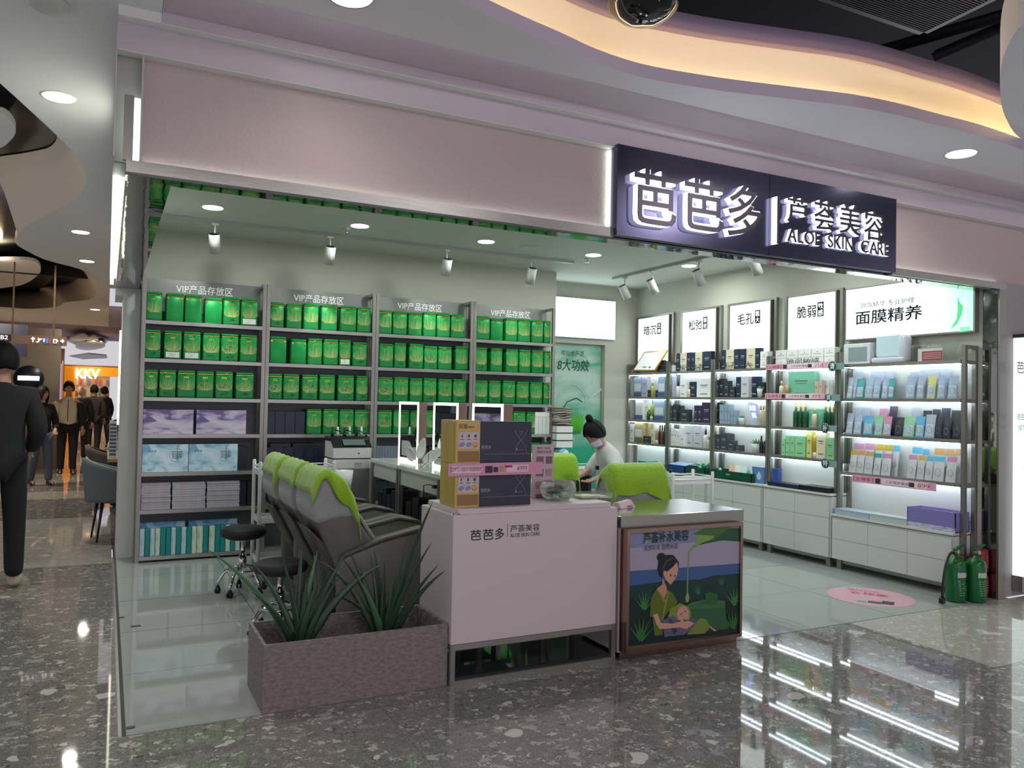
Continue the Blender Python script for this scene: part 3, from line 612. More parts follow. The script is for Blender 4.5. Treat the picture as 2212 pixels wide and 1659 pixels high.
for k in range(8): simplebox('navy_box', 'tall dark navy box %s from left on the sixth shelf, second bay' % ordn(k), 'box', 1.44+k*.125, 1.56+k*.125, TY+.04, TY+.19, TZ[5]+.0005, TZ[5]+.22, NAVY2, 'dark navy boxes in the second bay')
for k in range(8): simplebox('silver_blue_box', 'tall grey blue slim box %s from left on the fifth shelf, third bay' % ordn(k), 'box', 2.56+k*.032, 2.59+k*.032, TY+.04, TY+.19, TZ[4]+.0005, TZ[4]+.23, mat('6f7b8c', .4), 'grey blue slim boxes in the third bay')
for k in range(4): simplebox('white_box', 'tall white slim box %s from left beside the last tins' % ordn(k), 'box', 4.462+k*.05, 4.509+k*.05, TY+.03, TY+.12, TZ[3]+.0005, TZ[3]+.2, mat('d8dcd8', .4), 'white slim boxes in the fourth bay')
simplebox('white_carton', 'small white carton lying on the tall white slim boxes', 'box', 4.464, 4.655, TY+.03, TY+.12, TZ[3]+.2012, TZ[3]+.255, mat('dfe2de', .4))
for r in (4, 5): 
    for k in range(7): simplebox('dark_carton', 'dark boxed product %s from left on the %s shelf, third bay' % (ordn(k), ROWN[r]), 'box', 2.84+k*.105 if r == 4 else 2.56+k*.145, 2.935+k*.105 if r == 4 else 2.70+k*.145, TY+.05, TY+.19, TZ[r]+.0005, TZ[r]+.2+.02*(k % 2), mat('24272e', .35), 'dark boxes in the third bay')
# ================================================================ lit panels on the back wall
t = thing('wall_light_box', 'glowing white wall light box above the green poster', 'light box', (5.6, 9.05, 2.7))
M().box(4.94, 6.205, 9.06, 9.098, 2.43, 2.972).build('frame', mat('7f9290', .3, .8), t)
M().box(4.95, 6.195, 9.05, 9.06, 2.44, 2.962).build('lit_panel', mat('ffffff', .5, emit='e6fbff', es=2.6), t)
q = M(); text(q, '芭多 · 芦荟养护', H(1212, 708, 1, 9.048), X_, Z_, .04); text(q, '芭芭多', H(1240, 680, 1, 9.048), X_, Z_, .03); q.build('lettering', mat('6e8f8c', .5), t)
t = thing('wall_poster', 'green aloe poster with large dark Chinese lettering in a wall recess', 'poster', (5.5, 9.19, .4))
def pmat():
    m = bpy.data.materials.new('aloe_poster_print'); m.use_nodes = True; nt = m.node_tree; b = nt.nodes['Principled BSDF']; L = nt.links.new
    g = nt.nodes.new('ShaderNodeNewGeometry'); mp = nt.nodes.new('ShaderNodeMapping'); L(g.outputs['Position'], mp.inputs[0]); mp.inputs['Rotation'].default_value = (0, .6, 0); mp.inputs['Scale'].default_value = (.9, 1, 1.7)
    n = nt.nodes.new('ShaderNodeTexNoise'); n.inputs['Scale'].default_value = 1.6; n.inputs['Distortion'].default_value = 1.2; L(mp.outputs[0], n.inputs['Vector'])
    cr = nt.nodes.new('ShaderNodeValToRGB'); L(n.outputs[0], cr.inputs[0]); e = cr.color_ramp.elements; e[0].position = .36; e[0].color = lin('5fb592'); e[1].position = .58; e[1].color = lin('c4ddd0')
    sp = nt.nodes.new('ShaderNodeSeparateXYZ'); L(g.outputs['Position'], sp.inputs[0]); mr = nt.nodes.new('ShaderNodeMapRange'); L(sp.outputs[2], mr.inputs[0]); mr.inputs[1].default_value = 1.25; mr.inputs[2].default_value = .95
    mx = nt.nodes.new('ShaderNodeMix'); mx.data_type = 'RGBA'; L(mr.outputs[0], mx.inputs[0]); L(cr.outputs[0], mx.inputs[6]); mx.inputs[7].default_value = lin('1fa07c'); L(mx.outputs[2], b.inputs['Base Color']); b.inputs['Roughness'].default_value = .35
    return m
M().box(5.03, 6.06, 9.185, 9.198, .4, 2.35).build('panel', pmat(), t)
PY = 9.18; DG = mat('1d5a48', .5); LG = mat('d5e9e0', .5); BG = mat('58c23c', .5)
q = M(); a = H(1212, 768, 1, PY); text(q, '库拉索芦荟', a, X_, Z_, .075, H(1262, 768, 1, PY)[0]-a[0]); a = H(1203, 800, 1, PY); text(q, '8大功效', a, X_, Z_, .16, H(1272, 795, 1, PY)[0]-a[0], bold=.012, shear=.12); q.build('lettering', DG, t)
q = M(); c = H(1238, 815, 1, PY)
for rr, cc, wd in ((.33, H(1236, 812, 1, PY), .006), (.26, H(1230, 872, 1, PY), .008)):
    q.tube([cc+Vector((rr*math.cos(a), 0, rr*math.sin(a))) for a in [i*PI/20 for i in range(-2, 22)]], wd*.5, 4, m=0)
a, b2 = H(1262, 868, 1, PY), H(1304, 838, 1, PY); q.tube([a, b2], [.003, .02], 6, m=0); q.tube([H(1214, 888, 1, PY), H(1225, 868, 1, PY), H(1245, 860, 1, PY), H(1258, 868, 1, PY)], .007, 4, m=1)
for k in range(9):
    s = H(1240+k*1.4, 935, 1, PY); e = H(1222+k*5.5, 886+abs(k-4)*3, 1, PY); mm = (s+e)/2+Vector((0, 0, .03)); q.tube([s, mm, e], [.022, .018, .002], 5, m=2)
q.build('aloe_print', [LG, DG, BG], t, 'stuff')
# ================================================================ right wall: light boxes, racks, cabinets
XR = 6.42; XC = 6.333
BY = [9.07, 8.17, 7.32, 6.425, 5.505, 4.20]      # racks run from far to near
RZ = [1.985, 1.66, 1.35, 1.043]; RZB = [1.985, 1.656, 1.31, .94]
FN = ['far end', 'second', 'third', 'fourth', 'nearest']
SHW = mat('d5dad6', .4); LEDT = mat('ffffff', .5, emit='e8f6ff', es=20)
def LX(px, x=XR, py=900): return H(px, py, 0, x)[1]
for b in range(5):
    y1, y0 = BY[b]-.004, BY[b+1]+.004; big = b == 4; zs = RZB if big else RZ
    t = thing('display_rack', 'lit steel display rack on the right wall, %s' % ('at the far end' if b == 0 else 'widest and nearest the front' if big else FN[b]+' from the far end'), 'rack', (XR, y0, 0), 'lit display racks along the right wall')
    zt = 2.11; bot = .0 if big else .72
    for y in (y0, y1-.034):
        for x in (XR, 6.56): M().box(x, x+.034, y, y+.034, (.0 if (big and y == y0) else (.5275 if big else .7155)), zt).build('post', STEELV, t)
        M().box(XR+.034, 6.56, y, y+.034, zt-.03, zt).build('top_bar', STEEL, t)
        for z in zs: M().box(XR+.034, 6.56, y+.002, y+.03, z-.034, z-.006).build('side_bar', STEEL, t)
    for z in zs:
        s = M().box(XR-.012, 6.56, y0+.034, y1-.034, z-.03, z).build('shelf', STEEL, t)
        M().box(XR+.005, XR+.012, y0+.05, y1-.05, z-.0345, z-.031).build('light_tube', LEDT, s)
        M().box(6.53, 6.537, y0+.05, y1-.05, z-.0345, z-.031).build('light_tube', LEDT, s)
    M().box(6.585, 6.598, y0+.0, y1, .5285 if big else .7165, 1.98).build('back_panel', SHW, t)
LBX = [(8.978, 8.33, '暗沉', '泛黄', 1402), (8.03, 7.426, '松弛', '衰老', 0), (7.163, 6.54, '毛孔', '粗大', 0), (6.265, 5.654, '脆弱', '敏感', 0)]
LIT = mat('ffffff', .5, emit='f6ffff', es=1.03); GT = mat('1c2628', .8, spec=.1)
for i, (ya, yb, tx, tx2, _) in enumerate(LBX):
    t = thing('header_light_box', 'glowing header light box with two dark characters, %s from the far end' % ordn(i), 'light box', (6.55, yb, 2.24), 'glowing header light boxes of the right wall')
    M().box(6.54, 6.599, yb-.015, ya+.015, 2.12, 2.75).build('frame', STEELV, t); M().box(6.532, 6.54, yb, ya, 2.135, 2.735).build('lit_panel', LIT, t)
    q = M(); W_ = ya-yb; text(q, tx, (6.5305, ya-.13*W_/.65, 2.50), -Y_, Z_, .13, W_*.42, bold=.012)
    q.build('lettering', GT, t); q = M().box(6.530, 6.531, yb+W_*.22, yb+W_*.35, 2.50, 2.65).build('label_plate', GT, t)
    q = M(); text(q, tx2[0], (6.5295, yb+W_*.335, 2.58), -Y_, Z_, .06, W_*.10, bold=.01); text(q, tx2[1], (6.5295, yb+W_*.335, 2.51), -Y_, Z_, .06, W_*.10); q.build('lettering', mat('ffffff', .5, emit='ffffff', es=1.2), t)
    for yy in (ya+.06, yb-.06): M().box(6.56, 6.594, yy-.017, yy+.017, 2.115, 2.76).build('upright', STEELV, t)
    M().box(6.565, 6.59, yb-.077, ya+.077, 2.752, 2.772).build('rail', STEELV, t)
t = thing('header_light_box', 'widest glowing header light box reading 面膜精养 nearest the front', 'light box', (6.55, 4.22, 2.24), 'glowing header light boxes of the right wall')
M().box(6.54, 6.599, 4.20, 5.52, 2.225, 2.745).build('frame', STEELV, t)
m = bpy.data.materials.new('mask_light_box'); m.use_nodes = True; nt = m.node_tree; b = nt.nodes['Principled BSDF']; g = nt.nodes.new('ShaderNodeNewGeometry'); sp = nt.nodes.new('ShaderNodeSeparateXYZ'); nt.links.new(g.outputs['Position'], sp.inputs[0]); mr = nt.nodes.new('ShaderNodeMapRange'); nt.links.new(sp.outputs[1], mr.inputs[0]); mr.inputs[1].default_value = 4.75; mr.inputs[2].default_value = 4.30
cr = nt.nodes.new('ShaderNodeMix'); cr.data_type = 'RGBA'; nt.links.new(mr.outputs[0], cr.inputs[0]); cr.inputs[6].default_value = lin('f4ffff'); cr.inputs[7].default_value = lin('8be8bd'); nt.links.new(cr.outputs[2], b.inputs['Emission Color']); b.inputs['Emission Strength'].default_value = 1.15
M().box(6.532, 6.54, 4.215, 5.508, 2.24, 2.73).build('lit_panel', m, t)
px_ = 6.530; q = M(); a = H(1848, 714, 0, px_); e = H(1992, 706, 0, px_); text(q, '面膜精养', (px_, a[1], 2.375), -Y_, Z_, .135, a[1]-e[1], bold=.012); a = H(1859, 675, 0, px_); e = H(1975, 655, 0, px_); text(q, '款款精华 专业护理', (px_, a[1], 2.535), -Y_, Z_, .05, a[1]-e[1]); q.build('lettering', GT, t)
q = M(); fx = px_-.0003
fl_ = [(2082, 640), (2086, 640), (2087, 690), (2096, 714), (2072, 717), (2080, 690)]
q.poly([tuple(H(x, y, 0, fx)) for x, y in fl_], 0); q.poly([tuple(H(x, y, 0, fx)) for x, y in ((2075, 707), (2093, 705), (2096, 714), (2072, 717))], 1)
q.poly([tuple(H(x, y, 0, fx)) for x, y in ((2068, 640), (2074, 655), (2081, 662), (2077, 680), (2067, 700), (2052, 712), (2066, 690), (2069, 668))], 1); q.build('flask_print', [mat('c8f4dc', .4, emit='c8f4dc', es=1), mat('4fc47a', .4, emit='4fc47a', es=.9)], t, 'stuff')
# cabinets
def cabinet(y0, y1, z0, z1, cols, rows, label, x0=XC, foot=True):
    t = thing('drawer_cabinet', label, 'cabinet', (x0, y0, 0), 'white drawer cabinets under the right racks')
    M().box(x0+.018, 6.58, y0, y1, z0, z1-.03).build('carcass', WHITE, t); M().box(x0, 6.584, y0, y1, z1-.022, z1, ch=.002).build('worktop', WHITE, t)
    w = (y1-y0-.03)/cols; h = (z1-.045-z0)/rows
    for c in range(cols):
        for r in range(rows): M().box(x0, x0+.017, y0+.015+c*w+.0015, y0+.015+(c+1)*w-.0015, z0+r*h+.0015, z0+(r+1)*h-.0015).build('drawer', WHITE, t)
    for y in (y0+.02, y1-.10): M().box(x0+.03, x0+.08, y, y+.05, 0, z0).build('foot', STEELV, t)
    M().box(x0+.05, x0+.08, y0+.07, y1-.10, z0-.04, z0).build('base_rail', STEEL, t)
    return t
cabinet(4.245, 5.50, .097, .527, 3, 2, 'low white cabinet with six drawer fronts, nearest the front')
cabinet(5.51, 6.41, .095, .715, 2, 3, 'tall white drawer cabinet beside the low cabinet')
cabinet(6.42, 7.315, .095, .715, 2, 3, 'tall white drawer cabinet, second from the low cabinet')
cabinet(7.325, 8.14, .095, .715, 2, 3, 'tall white drawer cabinet, third from the low cabinet')
cabinet(8.15, 9.06, .095, .715, 2, 3, 'tall white drawer cabinet in the far corner')
# ---- products -------------------------------------------------
C5 = lambda x, y: (1300+x*.24412, 600+y*.24412); C6 = lambda x, y: (1760+x*.21700, 560+y*.21700); C7 = lambda x, y: (1760+x*.26526, 880+y*.26526); C8 = lambda x, y: (1300+x*.24412, 900+y*.24412)
def PD(spec, z, where, cv, grp, x=6.45, dep=.06):
    its = [s.split(',') for s in spec.split(';') if s.strip()]
    for i, it in enumerate(its):
        kind, ca, cb, ct, col = it[0].strip(), float(it[1]), float(it[2]), float(it[3]), it[4]; extra = it[5:] if len(it) > 5 else []
        pxa, pxb = cv(ca, ct), cv(cb, ct); xx = x; dx = 0
        if extra and extra[-1].startswith('x'): xx = 6.42+float(extra[-1][1:])/100; extra = extra[:-1]
        A = H(pxa[0], pxa[1]+30, 0, xx); Bp = H(pxb[0], pxb[1]+30, 0, xx); y1, y0 = A[1], Bp[1]
        zt = H((pxa[0]+pxb[0])/2, pxa[1], 0, xx)[2]; zt = max(zt, z+.02); yc = (y0+y1)/2; w = max(y1-y0-.002, .012)
        nm = extra[0] if extra else None
        for bb in range(5):
            if BY[bb+1] <= yc < BY[bb]:
                ya_, yb_ = max(yc-w/2, BY[bb+1]+.039), min(yc+w/2, BY[bb]-.039)
                if yb_-ya_ > .012: yc, w = (ya_+yb_)/2, yb_-ya_
        product(kind, xx, yc, z+.0006, w, zt-z-.001, col, nm, '%s, %s from the far side' % ('%s', ordn(i))+', '+where, grp, dep)
CN = {'1d2b45': 'navy', 'e6e8e6': 'white', '26292f': 'black', 'b8a878': 'gold', 'd9d2b4': 'cream', '9fb4cf': 'pale blue', 'bcbcd4': 'lilac', '8fa3b8': 'grey blue', '3a2a4c': 'purple', '1a5a38': 'dark green', '7fc8a8': 'mint', 'c9b8a0': 'beige', 'b5c34a': 'yellow green', 'c98cae': 'pink', '5fb0d8': 'sky blue', '8ecf9a': 'light green', 'c9a93a': 'golden', 'a9b4c4': 'silver grey', '3fa0a0': 'teal', 'cfd07a': 'yellow', 'c99b6a': 'orange', '2f4f9a': 'royal blue', '3f4552': 'charcoal', '6a5fae': 'violet', '30363c': 'dark grey', 'c8c8cc': 'silver', '8a5a3a': 'brown'}
def product(kind, x, y, z, w, h, col, nm, lab, grp, dep):
    m = mat(col, .35); cn = CN.get(col, 'coloured'); L = (x, y, z); P = h > 0
    y0, y1 = y-w/2, y+w/2
    if kind == 'b':   # boxed product, with a printed front
        t = thing('product_box', lab % (cn+' '+(nm or 'product box')), 'box', L, grp); M().box(x, x+dep, y0, y1, z, z+h, ch=.0015).build('box_body', m, t)
        dark = sum(lin(col)[:3]) < .5; pm = mat('b9bcc0' if dark else '5a6470', .5)
        q = M().box(x-.0012, x-.0004, y0+w*.25, y1-w*.25, z+h*.62, z+h*.66).box(x-.0012, x-.0004, y0+w*.3, y1-w*.3, z+h*.54, z+h*.56).box(x-.0012, x-.0004, y0+w*.25, y1-w*.25, z+h*.15, z+h*.19); q.build('print', pm, t)
    elif kind == 'p':  # tall carton with pale panel and dark foot
        t = thing('product_box', lab % (cn+' '+(nm or 'carton with printed panel')), 'box', L, grp); M().box(x, x+dep, y0, y1, z, z+h, ch=.0015).build('box_body', m, t)
        q = M().box(x-.0012, x-.0003, y0+w*.1, y1-w*.1, z+h*.30, z+h*.66, 0).box(x-.0012, x-.0003, y0, y1, z+.002, z+h*.24, 1); q.build('print', [mat('dde3ea', .5), mat('4f5f8f' if col != 'b8a878' else '6a6a50', .5)], t)
    elif kind == 'u':  # bottle
        t = thing('bottle', lab % (cn+' '+(nm or 'bottle')), 'bottle', L, grp); r = min(w/2, .03); sh = h*.68
        M().lathe([(0, 0), (r, 0), (r, sh*.9), (r*.75, sh), (r*.4, sh*1.03)], (x+r, y, z), 14).build('body', m, t)
        M().lathe([(r*.42, 0), (r*.42, h*.27), (0, h*.28)], (x+r, y, z+sh*1.03), 12).build('cap', mat('d4c070' if col in ('1a5a38', 'd9d2b4', 'b5c34a') else '2a2c30', .25, .6), t)
    elif kind == 't':  # tube / stick
        t = thing('tube', lab % (cn+' '+(nm or 'tube')), 'tube', L, grp); r = w/2
        M().lathe([(0, 0), (r, 0), (r, h*.25)], (x+r, y, z), 12).build('cap', mat('d8d4c8', .4), t); M().lathe([(r, 0), (r*.95, h*.6), (r*.7, h*.75), (0, h*.75)], (x+r, y, z+h*.25), 12).build('body', m, t)
    elif kind == 'j':  # jar
        t = thing('jar', lab % (cn+' '+(nm or 'glass jar')), 'jar', L, grp); r = w/2
        M().lathe([(0, 0), (r, 0), (r, h*.6), (0, h*.6)], (x+r, y, z), 16).build('body', m, t); M().lathe([(r*1.02, 0), (r*1.02, h*.4), (0, h*.4)], (x+r, y, z+h*.6), 16).build('lid', mat('20222a', .3), t)
    elif kind == 'pot':
        t = thing('succulent_pot', lab % 'white pot with green succulent', 'potted plant', L, grp); r = w/2*.8; hp = h*.6
        M().lathe([(0, 0), (r*.75, 0), (r, hp), (r*.88, hp), (r*.85, hp*.85), (0, hp*.85)], (x+r, y, z), 18).build('pot', WHITE, t)
        for k in range(14):
            a = k*2.4; el = .35+.08*k*.8; d = Vector((math.cos(a)*math.cos(el), math.sin(a)*math.cos(el), math.sin(el))); o = Vector((x+r, y, z+hp*.85)); l = r*1.25
            M().tube([o, o+d*l*.5, o+d*l], [.006, .008, .001], 5).build('leaf', mat('4f8f5a', .5), t)
    elif kind == 's':  # pouch / sachet leaning back
        t = thing('mask_pouch', lab % (cn+' '+(nm or 'mask pouch')), 'pouch', L, grp); wt = w*1.05; tl = h*.16
        def gf(u, v, fr=1): return (x+.005+tl*v-fr*.010*math.sin(PI*min(max(v*1.1, 0), 1))*math.sin(PI*u), y+wt*(.5-u)*(1-.05*math.sin(PI*v)), z+h*v)
        q = M(); q.grid(lambda u, v: gf(u, v, 1), 4, 8); q.grid(lambda u, v: gf(1-u, v, -1), 4, 8); q.build('pouch_body', mat('c9ccd0' if nm == 'stand pouch' else col, .3), t)
        q = M()
        if nm == 'stand pouch': q.grid(lambda u, v: tuple(Vector(gf(u, .80+.2*v, 1))-Vector((.0008, 0, 0))), 4, 2)
        else: q.grid(lambda u, v: tuple(Vector(gf(.12+.76*u, .08+.5*v, 1))-Vector((.0008, 0, 0))), 3, 4)
        q.build('colour_band' if nm == 'stand pouch' else 'print', mat(col if nm == 'stand pouch' else 'c3d4e4' if sum(lin(col)[:3]) > .4 else '3a3f52', .3), t)
        q = M(); c = Vector(gf(.5, .36, 1))-Vector((.0025, 0, 0)); rr = wt*.26; q.tube([c+Vector((0, rr*math.cos(a), rr*1.3*math.sin(a))) for a in [i*PI/9 for i in range(18)]], .0012, 4, closed=True); q.build('ring_print', mat('5a6a7a' if sum(lin(col)[:3]) > .3 else '9aa0b0', .4), t)
    elif kind == 'f':  # flat box lying down
        t = thing('flat_box', lab % (cn+' '+(nm or 'flat box')), 'box', L, grp); M().box(x, x+.14, y0, y1, z, z+h*.82, ch=.0015).build('base', m, t); M().box(x-.001, x+.141, y0-.001, y1+.001, z+h*.84, z+h).build('lid', m, t)
for b_, sp_ in ((0, 'p,283,350,880,9fb4cf;b,352,400,875,bcbcd4;j,398,420,992,3a2a4c;u,427,447,915,b5c34a;j,462,492,992,3a2a4c;p,497,558,875,9fb4cf'),
  (1, 'b,597,630,872,bcbcd4,x4;u,646,674,918,e6e8e6;b,690,745,897,e6e8e6;u,745,771,955,d9d2b4;b,773,832,920,1d2b45,open navy box,x5;b,838,968,890,e6e8e6,case with grey panel,x6'),
  (2, 'b,1002,1030,905,30363c;b,1033,1078,893,30363c,x6;b,1080,1122,912,30363c;b,1125,1175,965,30363c;b,1186,1228,878,1d2b45;b,1230,1298,875,c8c8cc,silver box with aloe mark;b,1300,1385,875,1d2b45,x8;pot,1350,1412,930,e6e8e6,x0;b,1414,1440,925,26292f;u,1444,1472,905,26292f'),
  (3, 'u,1560,1590,910,d9d2b4;t,1608,1640,950,c99b6a;b,1650,1880,830,7fc8a8,large box with green disc,x9;b,1882,1915,915,c9b8a0;b,1917,1945,905,c9b8a0;b,1946,2010,905,e6e8e6,x9')):
    PD(sp_, 1.66, 'second shelf, %s bay' % FN[b_], C5, 'products on the second shelf of the right racks')
for b_, sp_ in ((0, 'p,295,362,1080,e6e8e6;b,365,413,1080,e6e8e6,x8;u,386,415,1150,1a5a38,x1;t,420,441,1120,b5c34a;j,444,458,1210,26292f;p,462,550,1085,9fb4cf'),
  (1, 'b,585,624,1132,30363c;b,626,662,1120,30363c;b,665,700,1130,30363c,x7;b,690,768,1165,30363c;b,815,845,1130,3a2a4c;b,847,882,1130,3a2a4c;b,884,966,1103,3a2a4c,set box'),
  (2, 'b,1018,1036,1103,26292f,x8;b,1040,1080,1122,8fa3b8;b,1082,1108,1118,8fa3b8;b,1110,1134,1122,8fa3b8;b,1137,1160,1175,8fa3b8;b,1162,1184,1175,8fa3b8;pot,1190,1240,1200,e6e8e6;u,1385,1408,1115,d9d2b4;u,1410,1432,1112,d9d2b4;u,1434,1454,1118,d9d2b4'),
  (3, 'u,1675,1726,1110,1a5a38;u,1728,1762,1110,1a5a38;u,1763,1806,1110,1a5a38;b,1820,1945,1160,7fc8a8,aloe gift box,x8;u,1848,1884,1150,d9d2b4,x1;u,1952,1984,1115,1a5a38;u,1986,2020,1118,1a5a38;u,2022,2056,1118,1a5a38')):
    PD(sp_, 1.35, 'third shelf, %s bay' % FN[b_], C5, 'products on the third shelf of the right racks')
for b_, sp_ in ((0, 'b,215,283,1295,e6e8e6,carton with red dots;p,287,362,1280,b8a878;b,365,412,1280,b8a878,box with drop mark,x9;b,364,424,1400,26292f,x1;b,428,464,1345,d9d2b4;t,468,490,1335,b8a878;u,494,512,1300,3a2a4c;u,514,532,1300,8a5a3a;u,534,552,1300,26292f'),
  (1, 'b,583,606,1372,e6e8e6,slim box;b,608,636,1335,e6e8e6,slim box;b,638,660,1340,e6e8e6,slim box;b,662,686,1348,e6e8e6,slim box;b,690,726,1390,e6e8e6;b,728,804,1310,c8c8cc,marble box,x9;b,806,884,1310,c8c8cc,marble box,x9;u,886,918,1340,e6e8e6;u,920,944,1400,d9d2b4;u,946,968,1350,26292f'),
  (2, 'b,1010,1044,1385,3f4552;b,1046,1108,1372,3f4552,box with heart;b,1110,1140,1378,3f4552,x8;b,1110,1168,1440,3f4552,box with heart,x1;b,1170,1228,1480,3f4552;pot,1285,1380,1415,e6e8e6;u,1384,1412,1395,26292f;u,1416,1440,1440,26292f;u,1444,1466,1380,8a5a3a'),
  (3, 'b,1587,1620,1425,8ecf9a;b,1624,1662,1398,8ecf9a,aloe box;b,1664,1705,1398,8ecf9a,aloe box;b,1707,1800,1400,8ecf9a,aloe box;b,1810,1855,1357,cfd07a;t,1858,1893,1390,c9a93a;b,1896,1980,1360,d9d2b4,box with landscape;b,1984,2056,1415,8ecf9a,aloe box')):
    PD(sp_, 1.043, 'fourth shelf, %s bay' % FN[b_], C5, 'products on the fourth shelf of the right racks')
PD('b,495,550,730,3f4552,panel,x8;b,605,640,775,e6e8e6', 1.985, 'top shelf, far end bay', C5, 'products on the top shelf of the right racks')
PD('b,658,690,668,1d2b45;b,692,748,664,d9d2b4,box with aloe mark;b,750,788,660,1d2b45;b,790,822,660,1d2b45;b,824,886,656,d9d2b4,box with aloe mark;b,888,968,650,1d2b45,wide box', 1.985, 'top shelf, second bay', C5, 'products on the top shelf of the right racks')
PD('b,1056,1094,640,1d2b45;b,1096,1167,636,d9d2b4,box with aloe mark;b,1169,1214,630,1d2b45;b,1217,1275,628,1d2b45;b,1278,1356,622,d9d2b4,box with aloe mark;b,1358,1398,620,1d2b45', 1.985, 'top shelf, third bay', C5, 'products on the top shelf of the right racks')
for lv, (zz, ty) in enumerate(((1.985, 695), (2.078, 600))):
    for i, (a, b2) in enumerate(((1400, 1466), (1536, 1632), (1635, 1735), (1738, 1850), (1853, 1962), (1965, 2062))):
        y1, y0 = H(*C5(a, 720), 0, 6.45)[1], H(*C5(b2, 720), 0, 6.45)[1]; lb = 'small square white box, %s from the far side of the %s layer, top shelf' % (ordn(i), ('lower', 'upper')[lv])
        t = thing('white_product_box', lb, 'box', (6.45, y0, zz), 'white square boxes on the top shelf'); M().box(6.45, 6.53, y0+.002, y1-.002, zz+.0005, zz+.091, ch=.0015).build('box_body', mat('eceeec', .4), t); M().box(6.4485, 6.4495, y0+.03, y1-.03, zz+.03, zz+.034).box(6.4485, 6.4495, (y0+y1)/2-.004, (y0+y1)/2+.004, zz+.045, zz+.06).build('print', mat('7a8088', .5), t)
for tx, a, b2, z_, c in (('松弛衰老', 684, 895, 0, 'glossy dark'), ('毛孔粗大', 1075, 1320, 0, 'dark'), ('脆弱敏感', 1632, 1920, 0, 'dark')):
    y1, y0 = H(*C5(a, 780), 0, 6.41)[1], H(*C5(b2, 780), 0, 6.41)[1]; q = M(); text(q, tx, (6.416, y1, 1.993), -Y_, Z_, .075, y1-y0, depth=.002)
    tag(q.build('shelf_lettering', mat('3f484c', .4), kind=None), 'standing dark letters on the top shelf edge of the %s bay' % {'松':'second','毛':'third','脆':'fourth'}[tx[0]], 'lettering', 'standing letters on the right racks')
# large things on the top shelf of the near rack
y1, y0 = H(1822, 740, 0, 6.45)[1], H(1879, 740, 0, 6.45)[1]
t = thing('device_case', 'white case with grey blue panel on the widest rack top', 'case', (6.45, y0, 1.985)); M().box(6.45, 6.53, y0, y1, 1.9855, 2.185, ch=.006).build('case_body', mat('dfe3e6', .35), t); M().box(6.4485, 6.4495, y0+.03, y1-.06, 2.01, 2.15).build('panel', mat('8da0a6', .4), t)
y1, y0 = H(1881, 740, 0, 6.44)[1], H(1957, 740, 0, 6.44)[1]; c = (y0+y1)/2
t = thing('beauty_device', 'white U-shaped beauty device standing on the widest rack top', 'device', (6.48, c, 1.985)); WD = mat('d5d9e6', .3)
M().box(6.44, 6.55, y0+.02, y1, 1.9855, 2.04, ch=.02).build('base', WD, t); M().box(6.45, 6.54, y0, y0+.10, 1.99, 2.24, ch=.03).build('arm', WD, t); M().box(6.50, 6.53, y0+.11, y1-.005, 2.045, 2.25, ch=.01).build('screen', mat('d3ebf4', .15), t)
y1, y0 = H(1983, 760, 0, 6.45)[1], H(2036, 760, 0, 6.45)[1]
t = thing('notice_card', 'red notice card standing on the widest rack top', 'card', (6.45, y0, 1.985)); M().box(6.45, 6.455, y0, y1, 1.9855, 2.10).build('card_base', mat('e3e3e0', .4), t); M().box(6.448, 6.4495, y0+.002, y1-.04, 1.99, 2.075).build('red_panel', mat('b04a52', .5), t)
q = M(); text(q, '品牌提示', (6.4485, y1-.09, 2.105), -Y_, Z_, .022, .14)
for k in range(4): q.box(6.4465, 6.4475, y0+.012, y1-.055, 2.01+k*.015, 2.014+k*.015)
q.build('lettering', mat('e6e0dc', .5), t); M().prism([(6.46, y0-.08, 1.9856), (6.465, y0-.08, 1.9856), (6.53, y0-.11, 2.16), (6.525, y0-.11, 2.16)], (0, y1-y0+.08, 0)).build('acrylic_sheet', mat('f0fbfa', .05, trans=1, alpha=.5), t)
# gold framed certificate leaning on the far rack
t = thing('framed_certificate', 'gold framed white certificate tilted on the far end rack top', 'frame', H(1390, 795, 0, 6.47))
P = [H(x, y, 0, xx) for (x, y, xx) in ((1366, 801, 6.44), (1415, 801, 6.40), (1442, 756, 6.475), (1392, 760, 6.50))]
cen = sum(P, Vector())/4; n = (P[1]-P[0]).cross(P[3]-P[0]).normalized()
if n.x > 0: n = -n
ins = [p+(cen-p)*.11 for p in P]
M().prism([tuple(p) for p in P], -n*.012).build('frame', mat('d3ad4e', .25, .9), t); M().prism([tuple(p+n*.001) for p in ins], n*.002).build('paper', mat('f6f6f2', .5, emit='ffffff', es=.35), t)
q = M(); a, b2, c2, d2 = ins
def bl(u, v): return tuple((a*(1-u)+b2*u)*(1-v)+(d2*(1-u)+c2*u)*v+n*.004)
for (u0, u1, v0, v1, mi) in ((.35, .55, .12, .17, 0), (.6, .8, .18, .24, 1), (.66, .78, .08, .18, 1)): q.add([bl(u0, v0), bl(u1, v0), bl(u1, v1), bl(u0, v1)], [(0, 1, 2, 3)], mi)
q.build('print', [mat('4b4660', .5), mat('c35a80', .5)], t)
